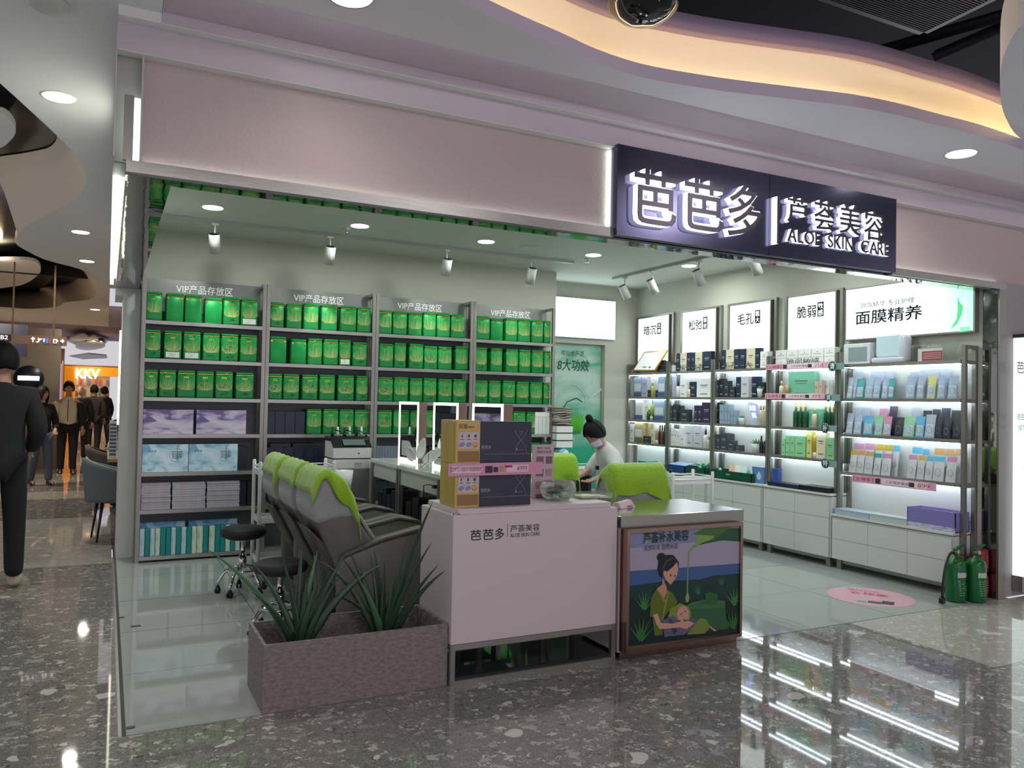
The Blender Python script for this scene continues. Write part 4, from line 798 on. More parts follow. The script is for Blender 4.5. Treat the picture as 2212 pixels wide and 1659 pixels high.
# pouches of the near rack
G2 = 'mask pouches on the nearest rack'
PD('s,370,450,1115,a9b4c4;s,525,608,1115,a9b4c4;s,612,685,1115,a9b4c4;s,690,760,1110,a9b4c4;s,920,1000,1120,a9b4c4;s,1012,1090,1100,a9b4c4;s,1095,1210,1092,a9b4c4;s,1222,1315,1090,a9b4c4', 1.656, 'back row, second shelf', C6, G2, x=6.505)
PD('s,312,365,1175,a9b4c4;s,372,398,1190,9fb4cf;s,402,478,1190,3fa0a0;s,490,565,1180,9fb4cf;s,570,638,1175,9fb4cf;s,658,716,1170,9fb4cf;s,720,778,1185,3fa0a0;s,898,985,1155,9fb4cf;s,1005,1075,1160,a9b4c4;s,1110,1188,1160,cfd07a;s,1210,1285,1158,9fb4cf;s,1315,1410,1160,9fb4cf', 1.656, 'front row, second shelf', C6, G2)
PD('s,290,352,0,a9b4c4;s,360,430,0,a9b4c4;s,505,570,10,c98cae;s,585,650,-10,3a2a4c;s,765,840,0,a9b4c4;s,860,930,25,26292f;s,935,1000,15,26292f;s,1008,1080,5,1d2b45;s,1092,1190,25,26292f', 1.31, 'back row, third shelf', C7, G2, x=6.505)
PD('s,248,300,45,a9b4c4;s,310,370,50,a9b4c4;s,388,462,68,5fb0d8;s,480,542,70,8ecf9a;s,547,612,72,c98cae;s,640,712,80,26292f;s,718,800,75,8ecf9a;s,812,882,72,5fb0d8;s,888,968,58,a9b4c4;s,972,1028,80,26292f;s,1032,1100,85,26292f;s,1112,1192,90,26292f', 1.31, 'front row, third shelf', C7, G2)
PD('s,300,375,295,c98cae,stand pouch;s,385,460,295,c98cae,stand pouch;s,470,535,300,c9a93a,stand pouch;s,540,610,305,c9a93a,stand pouch;s,615,668,310,5fb0d8,stand pouch;s,770,848,325,5fb0d8,stand pouch;s,855,905,340,5fb0d8,stand pouch;s,950,1030,335,c99b6a,stand pouch;s,1040,1110,340,c99b6a,stand pouch;s,1120,1190,340,c99b6a,stand pouch', .94, 'back row, fourth shelf', C7, G2, x=6.505)
PD('s,275,328,350,c9a93a,stand pouch;s,332,390,350,c99b6a,stand pouch;s,395,462,360,c99b6a,stand pouch;s,470,525,375,3fa0a0,stand pouch;s,535,608,378,c98cae,stand pouch;s,748,812,388,c98cae,stand pouch;s,825,880,392,c9a93a,stand pouch;s,890,948,400,5fb0d8,stand pouch;s,955,1042,402,5fb0d8,stand pouch;s,1060,1138,405,c98cae,stand pouch', .94, 'front row, fourth shelf', C7, G2)
# trays and boxes on the cabinets
def tray(cv, a, b2, zt, z0, x0, x1, col, label, op=False, nm='open_tray', py=None):
    y1, y0 = H(*cv(a, zt), 0, x0)[1], H(*cv(b2, zt), 0, x0)[1]; zz = H(*cv((a+b2)/2, zt), 0, x0)[2]; zz = max(zz, z0+.03); z0 += .0006
    if x1 > 6.42:
        for bb in range(5):
            if BY[bb+1] <= (y0+y1)/2 < BY[bb]: y0, y1 = max(y0, BY[bb+1]+.041), min(y1, BY[bb]-.041)
    m = mat(col, .35); t = thing(nm, label, 'box', (x0, y0, z0))
    if op:
        q = M().box(x0, x1, y0, y1, z0, z0+.006).box(x0, x0+.006, y0, y1, z0, zz).box(x1-.006, x1, y0, y1, z0, zz).box(x0, x1, y0, y0+.006, z0, zz).box(x0, x1, y1-.006, y1, z0, zz); q.build('tray_body', m, t)
    else: M().box(x0, x1, y0, y1, z0, zz-.012, ch=.002).build('box_body', m, t); M().box(x0-.002, x1+.002, y0-.002, y1+.002, zz-.0115, zz).build('lid', m, t)
    return t, x0, x1, y0, y1, z0, zz
tray(C8, 322, 400, 392, .715, 6.36, 6.54, '2f9aa4', 'teal flat box at the far end of the cabinet tops', nm='flat_box')
tray(C8, 402, 545, 425, .715, 6.35, 6.50, '33373b', 'dark flat box beside the teal one on the cabinet tops', nm='flat_box')
t, x0, x1, y0, y1, z0, zz = tray(C8, 580, 733, 430, .715, 6.35, 6.54, '24407a', 'navy blue open tray box on the second cabinet top', op=True)
M().prism([(x0+.02, y0+.01, zz+.001), (x1-.02, y0+.01, zz+.03), (x1-.02, y1-.01, zz+.03), (x0+.02, y1-.01, zz+.001)], (0, 0, .004)).build('inner_lid', mat('7fa0c8', .3), t)
def crumple(t, x0, x1, y0, y1, z, cols, n=14, nm='crumpled_tissue'):
    for k in range(n):
        c = Vector((random.uniform(x0+.03, x1-.03), random.uniform(y0+.03, y1-.03), z+random.uniform(.0, .035))); r = random.uniform(.02, .034); bm = bmesh.new(); bmesh.ops.create_icosphere(bm, subdivisions=1, radius=r)
        q = M(); vs = [tuple(c+v.co*random.uniform(.6, 1.3)) for v in bm.verts]; bm.verts.index_update(); q.add(vs, [[v.index for v in f.verts] for f in bm.faces]); bm.free(); q.build(nm, mat(cols[k % len(cols)], .5), t)
t, x0, x1, y0, y1, z0, zz = tray(C8, 737, 962, 452, .715, 6.35, 6.55, '0f4a38', 'dark green open tray of green tissue on the third cabinet top', op=True); crumple(t, x0, x1, y0, y1, zz, ('3f9a7a', '7fc0a8', '2f7a5c')); q = M(); text(q, '芭芭多', (x0-.001, (y0+y1)/2+.05, (z0+zz)/2), -Y_, Z_, .02, .07); q.build('lettering', mat('cfe0d4', .5), t)
t, x0, x1, y0, y1, z0, zz = tray(C8, 968, 1326, 485, .715, 6.35, 6.55, '0f4a38', 'long dark green open tray with cards on the third cabinet top', op=True); crumple(t, x0, x1, y0, y1, zz-.02, ('3f9a7a', 'cfe0dc', '9fc8b8'), 10)
q = M(); text(q, '芭芭多', (x0-.001, (y0+y1)/2+.08, (z0+zz)/2), -Y_, Z_, .02, .07); q.build('lettering', mat('cfe0d4', .5), t)
for k in range(3): yk = (y0+y1)/2+.06-.09*k; M().prism([(x0+.02, yk, zz-.03), (x0+.02, yk-.10, zz-.03), (x0+.05, yk-.09, zz+.07), (x0+.05, yk+.01, zz+.075)], (.003, 0, 0)).build('card', mat(('e0b898', 'e8e4dc', 'cfe4ea')[k], .5), t)
t, x0, x1, y0, y1, z0, zz = tray(C8, 1330, 1465, 448, .715, 6.40, 6.47, '5f83b8', 'blue box printed with a water drop on the fourth cabinet top', nm='product_box')
q = M(); yc, zc = (y0+y1)/2-.02, (z0+zz)/2+.0; q.add([(x0-.0015, yc+.035*math.cos(a)*(1 if math.sin(a) < 0 else max(0, 1-math.sin(a))), zc+.05*math.sin(a)) for a in [i*PI/10 for i in range(20)]], [tuple(range(20))]); q.build('drop_print', mat('bcd2e8', .4), t)
tray(C8, 1510, 1563, 462, .715, 6.42, 6.47, '3a55a0', 'small royal blue box beside the drop box', nm='product_box')
tray(C8, 1467, 1740, 590, .715, 6.345, 6.50, '262c48', 'flat navy box lying on the fourth cabinet top', nm='flat_box')
tray(C8, 1748, 2050, 622, .715, 6.345, 6.52, '181b22', 'flat black box at the near end of the fourth cabinet top', nm='flat_box')
tray(C7, 158, 440, 842, .527, 6.345, 6.52, 'a9bccb', 'pale blue flat box on the low cabinet top', nm='flat_box')
tray(C7, 445, 745, 885, .527, 6.345, 6.47, 'b8c6c6', 'pale grey green flat box on the low cabinet top', nm='flat_box')
t, x0, x1, y0, y1, z0, zz = tray(C7, 752, 1180, 835, .527, 6.36, 6.54, '7f78b8', 'large violet open tray box on the low cabinet top', op=True)
M().box(x0+.01, x1-.01, y0+.01, y1-.01, zz-.03, zz-.02).build('inner_film', mat('b9b4e8', .15), t); M().box(x0-.003, x0-.0005, y0, y1, z0, z0+.04).build('printed_sleeve', printed('sleeve', ('8a84b8', 'b0b4cc', 'c8cede', (1, 4, 1))), t)
# price strips and round tags
def strip_(a, b2, ytop, ybot, cv, label, price, x=6.395):
    A, Bq = cv(a, ytop), cv(b2, ytop); y1, y0 = H(*A, 0, x)[1], H(*Bq, 0, x)[1]; zt = H(*A, 0, x)[2]; zb = H(*cv(a, ybot), 0, x)[2]; h = zt-zb
    t = thing('price_strip', label, 'price tag', (x, y0, zb), 'pink price strips on the shelf edges'); M().box(x, x+.002, y0, y1, zb, zt).build('strip_body', mat('dba6bc', .5), t)
    M().box(x-.0015, x-.0005, y0+(y1-y0)*.08, y0+(y1-y0)*.62, zb+h*.12, zt-h*.12).build('white_band', mat('ead6dd', .5), t)
    q = M(); text(q, '【女神季】', (x-.0022, y1-.02, zb+h*.2), -Y_, Z_, h*.6, (y1-y0)*.25, m=1); text(q, '三折修护套组', (x-.0022, y1-(y1-y0)*.42, zb+h*.3), -Y_, Z_, h*.4, (y1-y0)*.28, m=0); text(q, price, (x-.0022, y0+(y1-y0)*.2, zb+h*.22), -Y_, Z_, h*.55, (y1-y0)*.13, m=1); q.build('lettering', [mat('4a3a48', .5), mat('b03060', .5)], t)
    q = M().box(x-.0022, x-.0012, y1-(y1-y0)*.36, y1-(y1-y0)*.30, zb+h*.15, zt-h*.2).box(x-.0022, x-.0012, y0+(y1-y0)*.24, y0+(y1-y0)*.30, zb+h*.2, zt-h*.25).build('print', mat('2e2f3e', .5), t)
strip_(1450, 2000, 768, 818, C5, 'pink price strip on the top shelf edge of the fourth bay', '258')
strip_(1443, 1970, 1022, 1072, C5, 'pink price strip on the second shelf edge of the fourth bay', '499')
strip_(303, 990, 545, 605, C7, 'pink price strip reading 899 on the low shelf of the widest rack', '899')
for ch, (cx_, cy_), cv, r, nm in (('清', (2040, 782), C5, .052, 'uppermost'), ('调', (2005, 1060), C5, .04, 'tilted'), ('补', (1975, 1330), C5, .052, 'third highest'), ('特', (1978, 412), C8, .052, 'lowest')):
    p = H(*cv(cx_, cy_), 0, 6.375); t = thing('round_shelf_tag', '%s round dark tag reading %s clipped to a rack shelf' % (nm, ch), 'tag', p, 'round dark tags at the rack post')
    T = Matrix.Translation(p) @ Matrix.Rotation(-PI/2, 4, 'Y'); M().lathe([(0, .002), (r, .002), (r, -.002), (0, -.002)], n=28, T=T).build('disc', mat('27403f', .4), t); M().tube([T @ Vector((r*.95*math.cos(a), r*.95*math.sin(a), .0025)) for a in [i*PI/14 for i in range(28)]], .0012, 4, closed=True).build('white_ring', mat('d4e4e0', .4), t)
    M().box(p.x+.001, p.x+.003, p.y-.14, p.y-r*.8, p.z-.035, p.z+.03).build('side_label', mat('7f9c9c', .4), t)
    q = M(); text(q, ch, (p.x-.0035, p.y+r*.55, p.z-r*.6), -Y_, Z_, r*1.2, r*1.1, bold=.01); q.build('lettering', mat('e8f2f0', .4), t)
# neon sign
y1, y0 = H(*C5(1288, 1150), 0, 6.5)[1], H(*C5(1384, 1150), 0, 6.5)[1]; t = thing('neon_sign', 'small white and lilac neon sign on the third shelf', 'neon sign', (6.5, y0, 1.36)); NE = mat('ffffff', .5, emit='d0d4ff', es=2.2)
w = y1-y0; M().prism([(6.505, y1, 1.55), (6.505, y1-w*.15, 1.615), (6.505, y0+w*.1, 1.58), (6.505, y0, 1.50), (6.505, y0+w*.25, 1.352), (6.505, y0+w*.45, 1.352), (6.505, y0+w*.55, 1.46)], (.004, 0, 0)).build('backing_plate', mat('b9c4ee', .3), t)
q = M(); text(q, '充值', (6.502, y1-.03, 1.51), -Y_, Z_, .065, w*.6, m=0, shear=-.2); text(q, '有礼', (6.502, y1-w*.45, 1.43), -Y_, Z_, .06, w*.42, m=0, shear=-.2); q.build('tube_lettering', NE, t)
# ================================================================ furniture in the shop
def slab(mb, prof, y0, y1, ch=.03, seg=2, m=0):
    bm = bmesh.new(); a = [bm.verts.new((x, y0, z)) for x, z in prof]; b = [bm.verts.new((x, y1, z)) for x, z in prof]; n = len(prof)
    bm.faces.new(a); bm.faces.new(b[::-1])
    for i in range(n): bm.faces.new((a[i], b[i], b[(i+1) % n], a[(i+1) % n]))
    bmesh.ops.recalc_face_normals(bm, faces=bm.faces[:]); bmesh.ops.bevel(bm, geom=bm.edges[:], offset=ch, segments=seg, affect='EDGES', profile=.5, clamp_overlap=True)
    bm.verts.index_update(); mb.add([v.co[:] for v in bm.verts], [[v.index for v in f.verts] for f in bm.faces], m, True); bm.free(); return mb
LEA = mat('68665f', .42, var=.08, bump=(3, .02)); LEAD = mat('504d47', .45); QUILT = mat('9c9fa0', .8, bump=(55, .9), var=.1, sheen=.3); TOW = mat('8fbf12', .85, bump=(70, .5), var=.14, sheen=.5, name='lime_towel')
def recliner(label):
    t = thing('recliner', label, 'recliner', (0, 0, 0), 'grey leather treatment recliners')
    slab(M(), [(.16, .5), (.03, .78), (.01, .86), (.24, .92), (.27, .83), (.42, .62), (.50, .40), (.3, .28), (.22, .32)], -.235, .235, .035).build('backrest', LEA, t)
    hb = M(); slab(hb, [(.035, .765), (-.003, .84), (-.002, .95), (.03, 1.06), (.10, 1.095), (.19, 1.04), (.255, .93), (.275, .80), (.16, .80)], -.25, .25, .045, 3).build('headrest_cover', QUILT, t)
    slab(M(), [(.27, .86), (.285, .87), (.455, .62), (.435, .60)], -.19, .19, .008, 1).build('quilted_cover', QUILT, t)
    for s in (-1, 1):
        a, b = (.20, .285) if s > 0 else (-.285, -.20)
        slab(M(), [(.17, .12), (.16, .52), (.20, .575), (.45, .66), (.72, .715), (.88, .68), (.93, .58), (.93, .12)], a, b, .028).build('armrest', LEA, t)
        slab(M(), [(.17, .548), (.20, .592), (.45, .676), (.72, .731), (.88, .696), (.935, .60), (.915, .59), (.87, .672), (.72, .705), (.45, .65), (.2, .565)], a-.006, b+.006, .008, 1).build('armrest_pad', LEAD, t)
    slab(M(), [(.36, .28), (.36, .44), (.9, .47), (.95, .44), (.95, .30)], -.195, .195, .04).build('seat', LEA, t)
    slab(M(), [(.96, .12), (.955, .46), (1.03, .46), (1.06, .14)], -.19, .19, .025).build('footrest', LEA, t)
    M().box(.2, .92, -.26, .26, .0, .118, ch=.01).build('base', LEAD, t)
    slab(M(), [(.02, .70), (.0, .74), (.24, .5), (.22, .36), (.2, .36)], -.2, .2, .01, 1).build('rear_panel', LEAD, t)
    return t
r0 = recliner('grey recliner nearest the planter, lime towel on its headrest'); r0.location = (1.145, 5.16, 0)
for x, y, rz, lb in ((1.145, 5.76, 0, 'grey recliner in the middle of the row of three'), (1.135, 6.37, 0, 'grey recliner farthest from the planter, near the tin racks')): dup(r0, (x, y, 0), (0, 0, rz), lb)
dup(r0, (3.62, 4.90, 0), (0, 0, PI/2), 'grey recliner seen from behind nearest the kiosk')
dup(r0, (3.50, 6.02, 0), (0, 0, PI/2), 'grey recliner seen from behind, beyond the one by the kiosk')
def topz(x): # headrest outline
    P = [(-.012, .90), (0, .98), (.03, 1.062), (.07, 1.09), (.10, 1.095), (.19, 1.04), (.255, .93), (.275, .84), (.30, .80)]
    for (a, b), (c, d) in zip(P, P[1:]):
        if x <= c: return b+(d-b)*(x-a)/(c-a+1e-9)
    return .8
def towel(label, kind, loc, rz, seed):
    r = random.Random(seed)
    if kind == 0:   # over the crown and down the near side
        def fn(u, v):
            x = -.004+.27*u; zt = topz(x)+.012
            if v < .62: y = .235-.50*v/.62; z = zt+.004*math.sin(v*30+u*7)
            else:
                k = (v-.62)/.38; L = .06+.27*max(0, u-.25)**1.3+.04*math.sin(u*9+seed); y = -.265-.012*math.sin(k*PI)-.012*math.sin(u*16)*k; z = zt-.012-L*k; x += .05*k*u
            return (x, y, z)
    else:   # across the headrest, hanging over its back with soft corners
        def fn(u, v):
            y = -.30+.60*u; s = v
            edge = abs(u-.5)*2
            if s < .6: x = .24-.25*(s/.6)**.8; zt = topz(x)+.014; x -= .012*(s/.6)
            else: x = -.026-.010*math.sin(u*14+seed)*(s-.6)/.4; zt = .925-(s-.6)/.4*(.02+.09*((1-u)**3 if seed % 2 == 0 else u**2)+.03*abs(math.sin(u*5+seed)))
            zt -= max(0, edge-.82)*(.9+.5*math.sin(v*9+seed)); y -= (1 if u > .5 else -1)*max(0, edge-.82)*.13*1.6
            return (x, y, zt)
    t = M().grid(fn, 26, 30, thick=.007).build('towel', TOW); t.location = loc; t.rotation_euler = (0, 0, rz)
    tag(t, label, 'towel', 'lime green towels on the headrests'); return t
towel('lime towel draped over the recliner headrest nearest the planter', 0, (1.145, 5.16, 0), 0, 3)
towel('lime towel on the headrest of the middle recliner', 0, (1.145, 5.76, 0), 0, 5)
towel('lime towel on the recliner headrest nearest the tin racks', 0, (1.135, 6.37, 0), 0, 8)
towel('lime towel hanging over the headrest nearest the kiosk', 1, (3.62, 4.90, 0), PI/2, 4)
towel('lime towel over the headrest beside the leaning beautician', 1, (3.50, 6.02, 0), PI/2, 7)
tag(slab(M(), [(1.55, .475), (1.6, .50), (1.95, .52), (2.03, .50), (2.03, .48), (1.6, .475)], 4.99, 5.33, .008).build('towel', TOW), 'lime towel lying on the seat of the nearest recliner', 'towel')
# rolling stools
def stool(label):
    t = thing('rolling_stool', label, 'stool', (0, 0, 0), 'black rolling stools with chrome bases')
    M().lathe([(0, 0), (.12, .0), (.165, .02), (.178, .045), (.172, .075), (.14, .092), (0, .098)], (0, 0, .43), 28).build('seat', BLK, t)
    M().lathe([(.03, .20), (.03, .30), (.017, .30), (.017, .41), (.06, .415), (.06, .43)], n=16).build('column', CHROME, t)
    M().tube([(.115*math.cos(a), .115*math.sin(a), .185) for a in [i*PI/12 for i in range(24)]], .008, 8, closed=True).build('foot_ring', CHROME, t)
    for k in range(5):
        a = k*2*PI/5+.3; c, s = math.cos(a), math.sin(a)
        M().tube([(0, 0, .215), (.07*c, .07*s, .205), (.14*c, .14*s, .16), (.18*c, .18*s, .09), (.185*c, .185*s, .06)], [.013, .013, .012, .012, .011], 8).build('leg', CHROME, t)
        q = M().box(.185*c-.014, .185*c+.014, .185*s-.014, .185*s+.014, .03, .062, ch=.006)
        for o in (-1, 1): q.lathe([(0, -.006), (.022, -.006), (.022, .006), (0, .006)], n=12, T=Matrix.Translation((.185*c-s*.013*o, .185*s+c*.013*o, .0225)) @ Matrix.Rotation(a, 4, 'Z') @ Matrix.Rotation(PI/2, 4, 'X'))
        q.build('caster', BLACK, t)
    return t
s1 = stool('black rolling stool standing nearest the tin racks'); s1.location = (1.0, 6.60, 0)
dup(s1, (1.06, 5.40, 0), (0, 0, .5), 'black rolling stool half hidden behind the aloe planter', (1, 1, .90))
# white trolley with rails
WP = mat('d9dcda', .35)
def trolley(x0, x1, y0, y1, zt, label, things=True):
    t = thing('salon_trolley', label, 'trolley', (x0, y0, 0), 'white salon trolleys')
    for x in (x0, x1):
        for y in (y0, y1): M().lathe([(.016, 0), (.016, zt+.03-.06), (.012, zt+.045-.06), (0, zt+.045-.06)], (x, y, .06), 10).build('post', WP, t); M().lathe([(0, 0), (.014, 0), (.03, .012), (.03, .018), (0, .03)], n=14, T=Matrix.Translation((x, y, .03)) @ Matrix.Rotation(PI/2, 4, 'X')).build('caster', mat('c9c9c9', .4), t)
    for z in (.16, .5, zt-.075): M().box(x0, x1, y0, y1, z, z+.02).box(x0, x1, y0, y0+.006, z+.02, z+.045).box(x0, x1, y1-.006, y1, z+.02, z+.045).box(x0, x0+.006, y0, y1, z+.02, z+.045).box(x1-.006, x1, y0, y1, z+.02, z+.045).build('tray', WP, t)
    for z in (zt-.0, zt-.03): M().tube([(x0, y0, z), (x1, y0, z), (x1, y1, z), (x0, y1, z)], .0055, 6, closed=True).build('rail', WP, t)
    return t
trolley(1.16, 1.78, 6.86, 7.16, .97, 'white salon trolley between the recliners and the facial machine')
t = thing('bottle', 'small pale blue bottle standing on the white trolley', 'bottle', (1.46, 6.95, .916)); M().lathe([(0, 0), (.025, 0), (.025, .06), (.012, .07)], (1.46, 6.95, .9155), 14).build('body', mat('9fc4da', .2), t); M().lathe([(.013, 0), (.013, .03), (0, .03)], (1.46, 6.95, .9855), 12).build('cap', WP, t)
t = thing('waste_bin', 'small white bin hanging on the end of the trolley', 'bin', (1.88, 6.95, .62)); M().lathe([(0, 0), (.06, 0), (.085, .22), (.078, .22), (.055, .01), (0, .01)], (1.89, 6.95, .70), 20).build('bucket', WP, t); M().tube([(1.80, 6.95, .90), (1.82, 6.95, .93), (1.86, 6.95, .92)], .005, 5).build('hook', WP, t)
# facial machine
t = thing('facial_machine', 'white and black facial machine on a cart before the tin racks', 'machine', (2.08, 7.4, 0)); x0, x1 = 1.885, 2.245
slab(M(), [(7.30, .90), (7.30, 1.12), (7.36, 1.19), (7.62, 1.19), (7.62, .90)], 0, 1, .001).v
q = M(); yy = 7.3
q.box(x0, x1, yy, yy+.32, .895, .99, ch=.012).build('lower_drawer', WP, t); M().box(x0+.004, x1-.004, yy+.01, yy+.31, .99, 1.0).build('gap_band', BLACK, t)
q = M().prism([(x0, yy, 1.0), (x0, yy, 1.10), (x0, yy+.08, 1.155), (x0, yy+.32, 1.155), (x0, yy+.32, 1.0)], (x1-x0, 0, 0)).build('housing', WP, t)
q = M().prism([(x0-.006, yy-.006, 1.10), (x0-.006, yy+.09, 1.165), (x0-.006, yy+.10, 1.20), (x0-.006, yy+.32, 1.20), (x0-.006, yy+.32, 1.156), (x0-.006, yy+.08, 1.156), (x0-.006, yy-.004, 1.098)], (x1-x0+.012, 0, 0)).build('control_panel', mat('15171b', .2), t)
M().prism([(x0+.10, yy+.012, 1.118), (x1-.05, yy+.012, 1.118), (x1-.05, yy+.082, 1.168), (x0+.10, yy+.082, 1.168)], (0, -.004, .005)).build('screen', mat('5c6a66', .1), t)
q = M(); text(q, '芭芭多', (x0+.20, yy-.002, .935), X_, Z_, .022, .07); text(q, 'BABADO', (x0+.205, yy-.002, .92), X_, Z_, .008, .06); q.build('lettering', mat('4a4e52', .5), t); M().lathe([(0, .001), (.008, .001), (.008, 0)], n=12, T=Matrix.Translation((x0+.24, yy-.001, 1.045)) @ Matrix.Rotation(PI/2, 4, 'X')).build('badge', BLACK, t)
for k in range(6):
    hx = x0+.03+k*.058; q = M().lathe([(.016, 0), (.014, .03), (.011, .05), (.009, .085), (0, .09)], (hx, yy+.17+.03*(k % 2), 1.20), 12); q.build('handpiece', WP if k % 2 else BLACK, t)
for k in range(3): hx = x0+.06+k*.1; M().tube([(hx, yy+.2, 1.26), (hx+.04, yy+.12, 1.24), (hx+.08, yy+.08, 1.205), (hx+.10, yy+.2, 1.20)], .005, 6).build('cable', BLACK, t)
M().box(x0+.01, x1-.01, yy+.01, yy+.31, .25, .895).build('cart_cabinet', mat('8a8d8c', .4, .5, var=.1), t); M().box(x0, x1, yy, yy+.32, .22, .25).build('cart_shelf', WP, t)
for sx in (x0+.03, x1-.03):
    for sy in (yy+.03, yy+.29): M().lathe([(.012, 0), (.03, .012), (.03, .05), (.012, .06), (.012, .21)], (sx, sy, 0), 10).build('caster', BLACK, t)
# white dressing desk with lit mirrors
for k, (ya, yb, lb) in enumerate(((6.50, 7.25, 'far'), (5.55, 6.49, 'middle'), (4.80, 5.54, 'near'))):
    t = thing('dressing_desk', 'white high dressing desk with steel legs, %s one of the row' % lb, 'desk', (2.23, ya, 0), 'white dressing desks under the lit mirrors')
    M().box(2.225, 2.76, ya, yb, .965, 1.0, ch=.003).build('desktop', mat('ccd3cf', .15), t)
    M().box(2.262, 2.74, ya+.03, yb-.03, .83, .964).build('drawer_case', WHITE, t)
    for x in (2.235, 2.715):
        for y in (ya+.004, yb-.039): M().box(x, x+.035, y, y+.035, 0, .965).build('leg', STEELV, t)
    M().box(2.248, 2.261, ya+.04, yb-.04, .835, .96).build('drawer', WHITE, t)
    for z in (.12, .50): M().box(2.24, 2.74, ya+.04, yb-.04, z, z+.018).build('lower_shelf', mat('3a3d3e', .5), t)
    for i in range(5):
        simplebox('storage_bottle_rack', 'dark stored carton %s from the far side under the %s dressing desk' % (ordn(i), lb), 'carton', 2.28, 2.5, ya+.06+i*(yb-ya-.12)/5, ya+.05+(i+.9)*(yb-ya-.12)/5, .5185, .70+.05*(i % 2), mat('1d2124' if i != 2 else '1b2c52', .4), 'dark cartons under the dressing desks')
for k, (ya, yb, lb) in enumerate(((6.60, 7.11, 'farthest'), (5.72, 6.235, 'middle'), (4.93, 5.44, 'nearest'))):
    t = thing('lit_mirror', 'rectangular mirror with glowing white edge, %s of the three on the desks' % lb, 'mirror', (2.47, ya, 1.0), 'lit mirrors on the dressing desks')
    z0, z1 = 1.0012, 1.538; w = .022
    M().box(2.455, 2.53, ya, yb, z0, z1, ch=.002).build('housing', mat('8b7568', .3, .8), t)
    q = M(); q.box(2.447, 2.4545, ya, ya+w, z0, z1).box(2.447, 2.4545, yb-w, yb, z0, z1).box(2.447, 2.4545, ya+w, yb-w, z1-w, z1).box(2.447, 2.4545, ya+w, yb-w, z0, z0+w).build('glowing_edge', mat('ffffff', .5, emit='fbfdf4', es=3.4), t)
    M().box(2.451, 2.4545, ya+w+.001, yb-w-.001, z0+w+.001, z1-w-.001).build('mirror_glass', mat('d8dedc', .02, 1), t)
t = thing('petal_ornament', 'white petal shaped ornament on a wire stand upon the desk', 'ornament', (2.34, 6.25, 1.0)); PT = mat('dfe3df', .45)
def petal(c, d, L, wd):
    d = Vector(d).normalized(); n = Vector((-.9, -.35, .1)); s = d.cross(n).normalized(); n = s.cross(d)
    return M().grid(lambda u, v: tuple(Vector(c)+d*L*v+s*wd*(u-.5)*2*math.sin(PI*(.12+.86*v))**.7-n*.03*math.sin(PI*u)*math.sin(PI*v)), 8, 10, thick=.006)
petal((2.34, 6.28, 1.07), (.2, -.1, .9), .17, .05).build('petal', PT, t); petal((2.32, 6.12, 1.05), (.75, -.9, .75), .2, .045).build('petal', PT, t); petal((2.30, 6.30, 1.05), (-.2, .25, .5), .12, .045).build('petal', PT, t)
M().tube([(2.30, 6.12, 1.003), (2.34, 6.05, 1.06), (2.38, 6.15, 1.003), (2.34, 6.22, 1.07), (2.30, 6.12, 1.003)], .002, 5).tube([(2.34, 6.05, 1.06), (2.36, 6.10, 1.12)], .002, 5).build('wire_stand', mat('3b3b3b', .3, 1), t)
tag(M().tube([(2.245, 5.62, .90), (2.20, 5.66, .915), (2.19, 5.75, .90), (2.21, 5.80, .85), (2.215, 5.82, .6), (2.2, 5.84, .3)], .004, 6).box(2.215, 2.246, 5.59, 5.64, .89, .915).build('power_cord', BLACK), 'black power cord with plug on the desk front', 'cord')
# counter
CW = mat('cbbfc2', .32, name='white_counter_lacquer')
t = thing('reception_counter', 'white reception counter with black logo lettering on a steel frame', 'counter', (1.70, 4.0, 0)); x0, x1, y0, y1 = 1.70, 2.777, 4.0, 4.49
M().box(x0, x1, y0, y1, .225, .928, ch=.003).build('body', CW, t); M().box(x0+.035, x1-.035, y0+.02, y1-.02, .928, .958, ch=.002).build('countertop', CW, t)
for x in (x0, x1-.028):
    for y in (y0, y1-.028): M().box(x, x+.028, y, y+.028, 0, .224).build('leg', STEELV, t)
for z in (0.0, .196):
    for y in (y0, y1-.028): M().box(x0+.028, x1-.028, y, y+.028, z, z+.028).build('frame_bar', STEEL, t)
    for x in (x0, x1-.028): M().box(x, x+.028, y0+.028, y1-.028, z, z+.028).build('frame_bar', STEEL, t)
M().box(x0+.03, x1-.03, y0+.03, y1-.03, .030, .036).build('glass_shelf', mat('2a3332', .04, spec=.7), t)
q = M(); yf = y0-.0012
for ch, a, b2, zt, zb in (('芭', 1016, 1040, 1144, 1168), ('芭', 1043, 1066, 1142, 1167), ('多', 1069, 1090, 1140, 1166)):
    A, Bq = H(a, zb, 1, yf), H(b2, zt, 1, yf); text(q, ch, (A[0], yf, A[2]), X_, Z_, Bq[2]-A[2], Bq[0]-A[0], bold=.012)
A = H(1096, 1160, 1, yf); q.box(A[0]-.001, A[0]+.001, yf-.001, yf, A[2], A[2]+.075); A, Bq = H(1102, 1150, 1, yf), H(1166, 1136, 1, yf); text(q, '芦荟美容', A, X_, Z_, .040, Bq[0]-A[0], bold=.004); A, Bq = H(1102, 1161, 1, yf), H(1166, 1157, 1, yf); text(q, 'ALOE SKIN CARE', A, X_, Z_, .022, Bq[0]-A[0], bold=.006); q.build('logo_lettering', mat('1c2422', .4), t)
M().box(x0+.005, x0+.04, y0+.005, y0+.035, .9285, .94).build('acrylic_corner', GLASS, t)
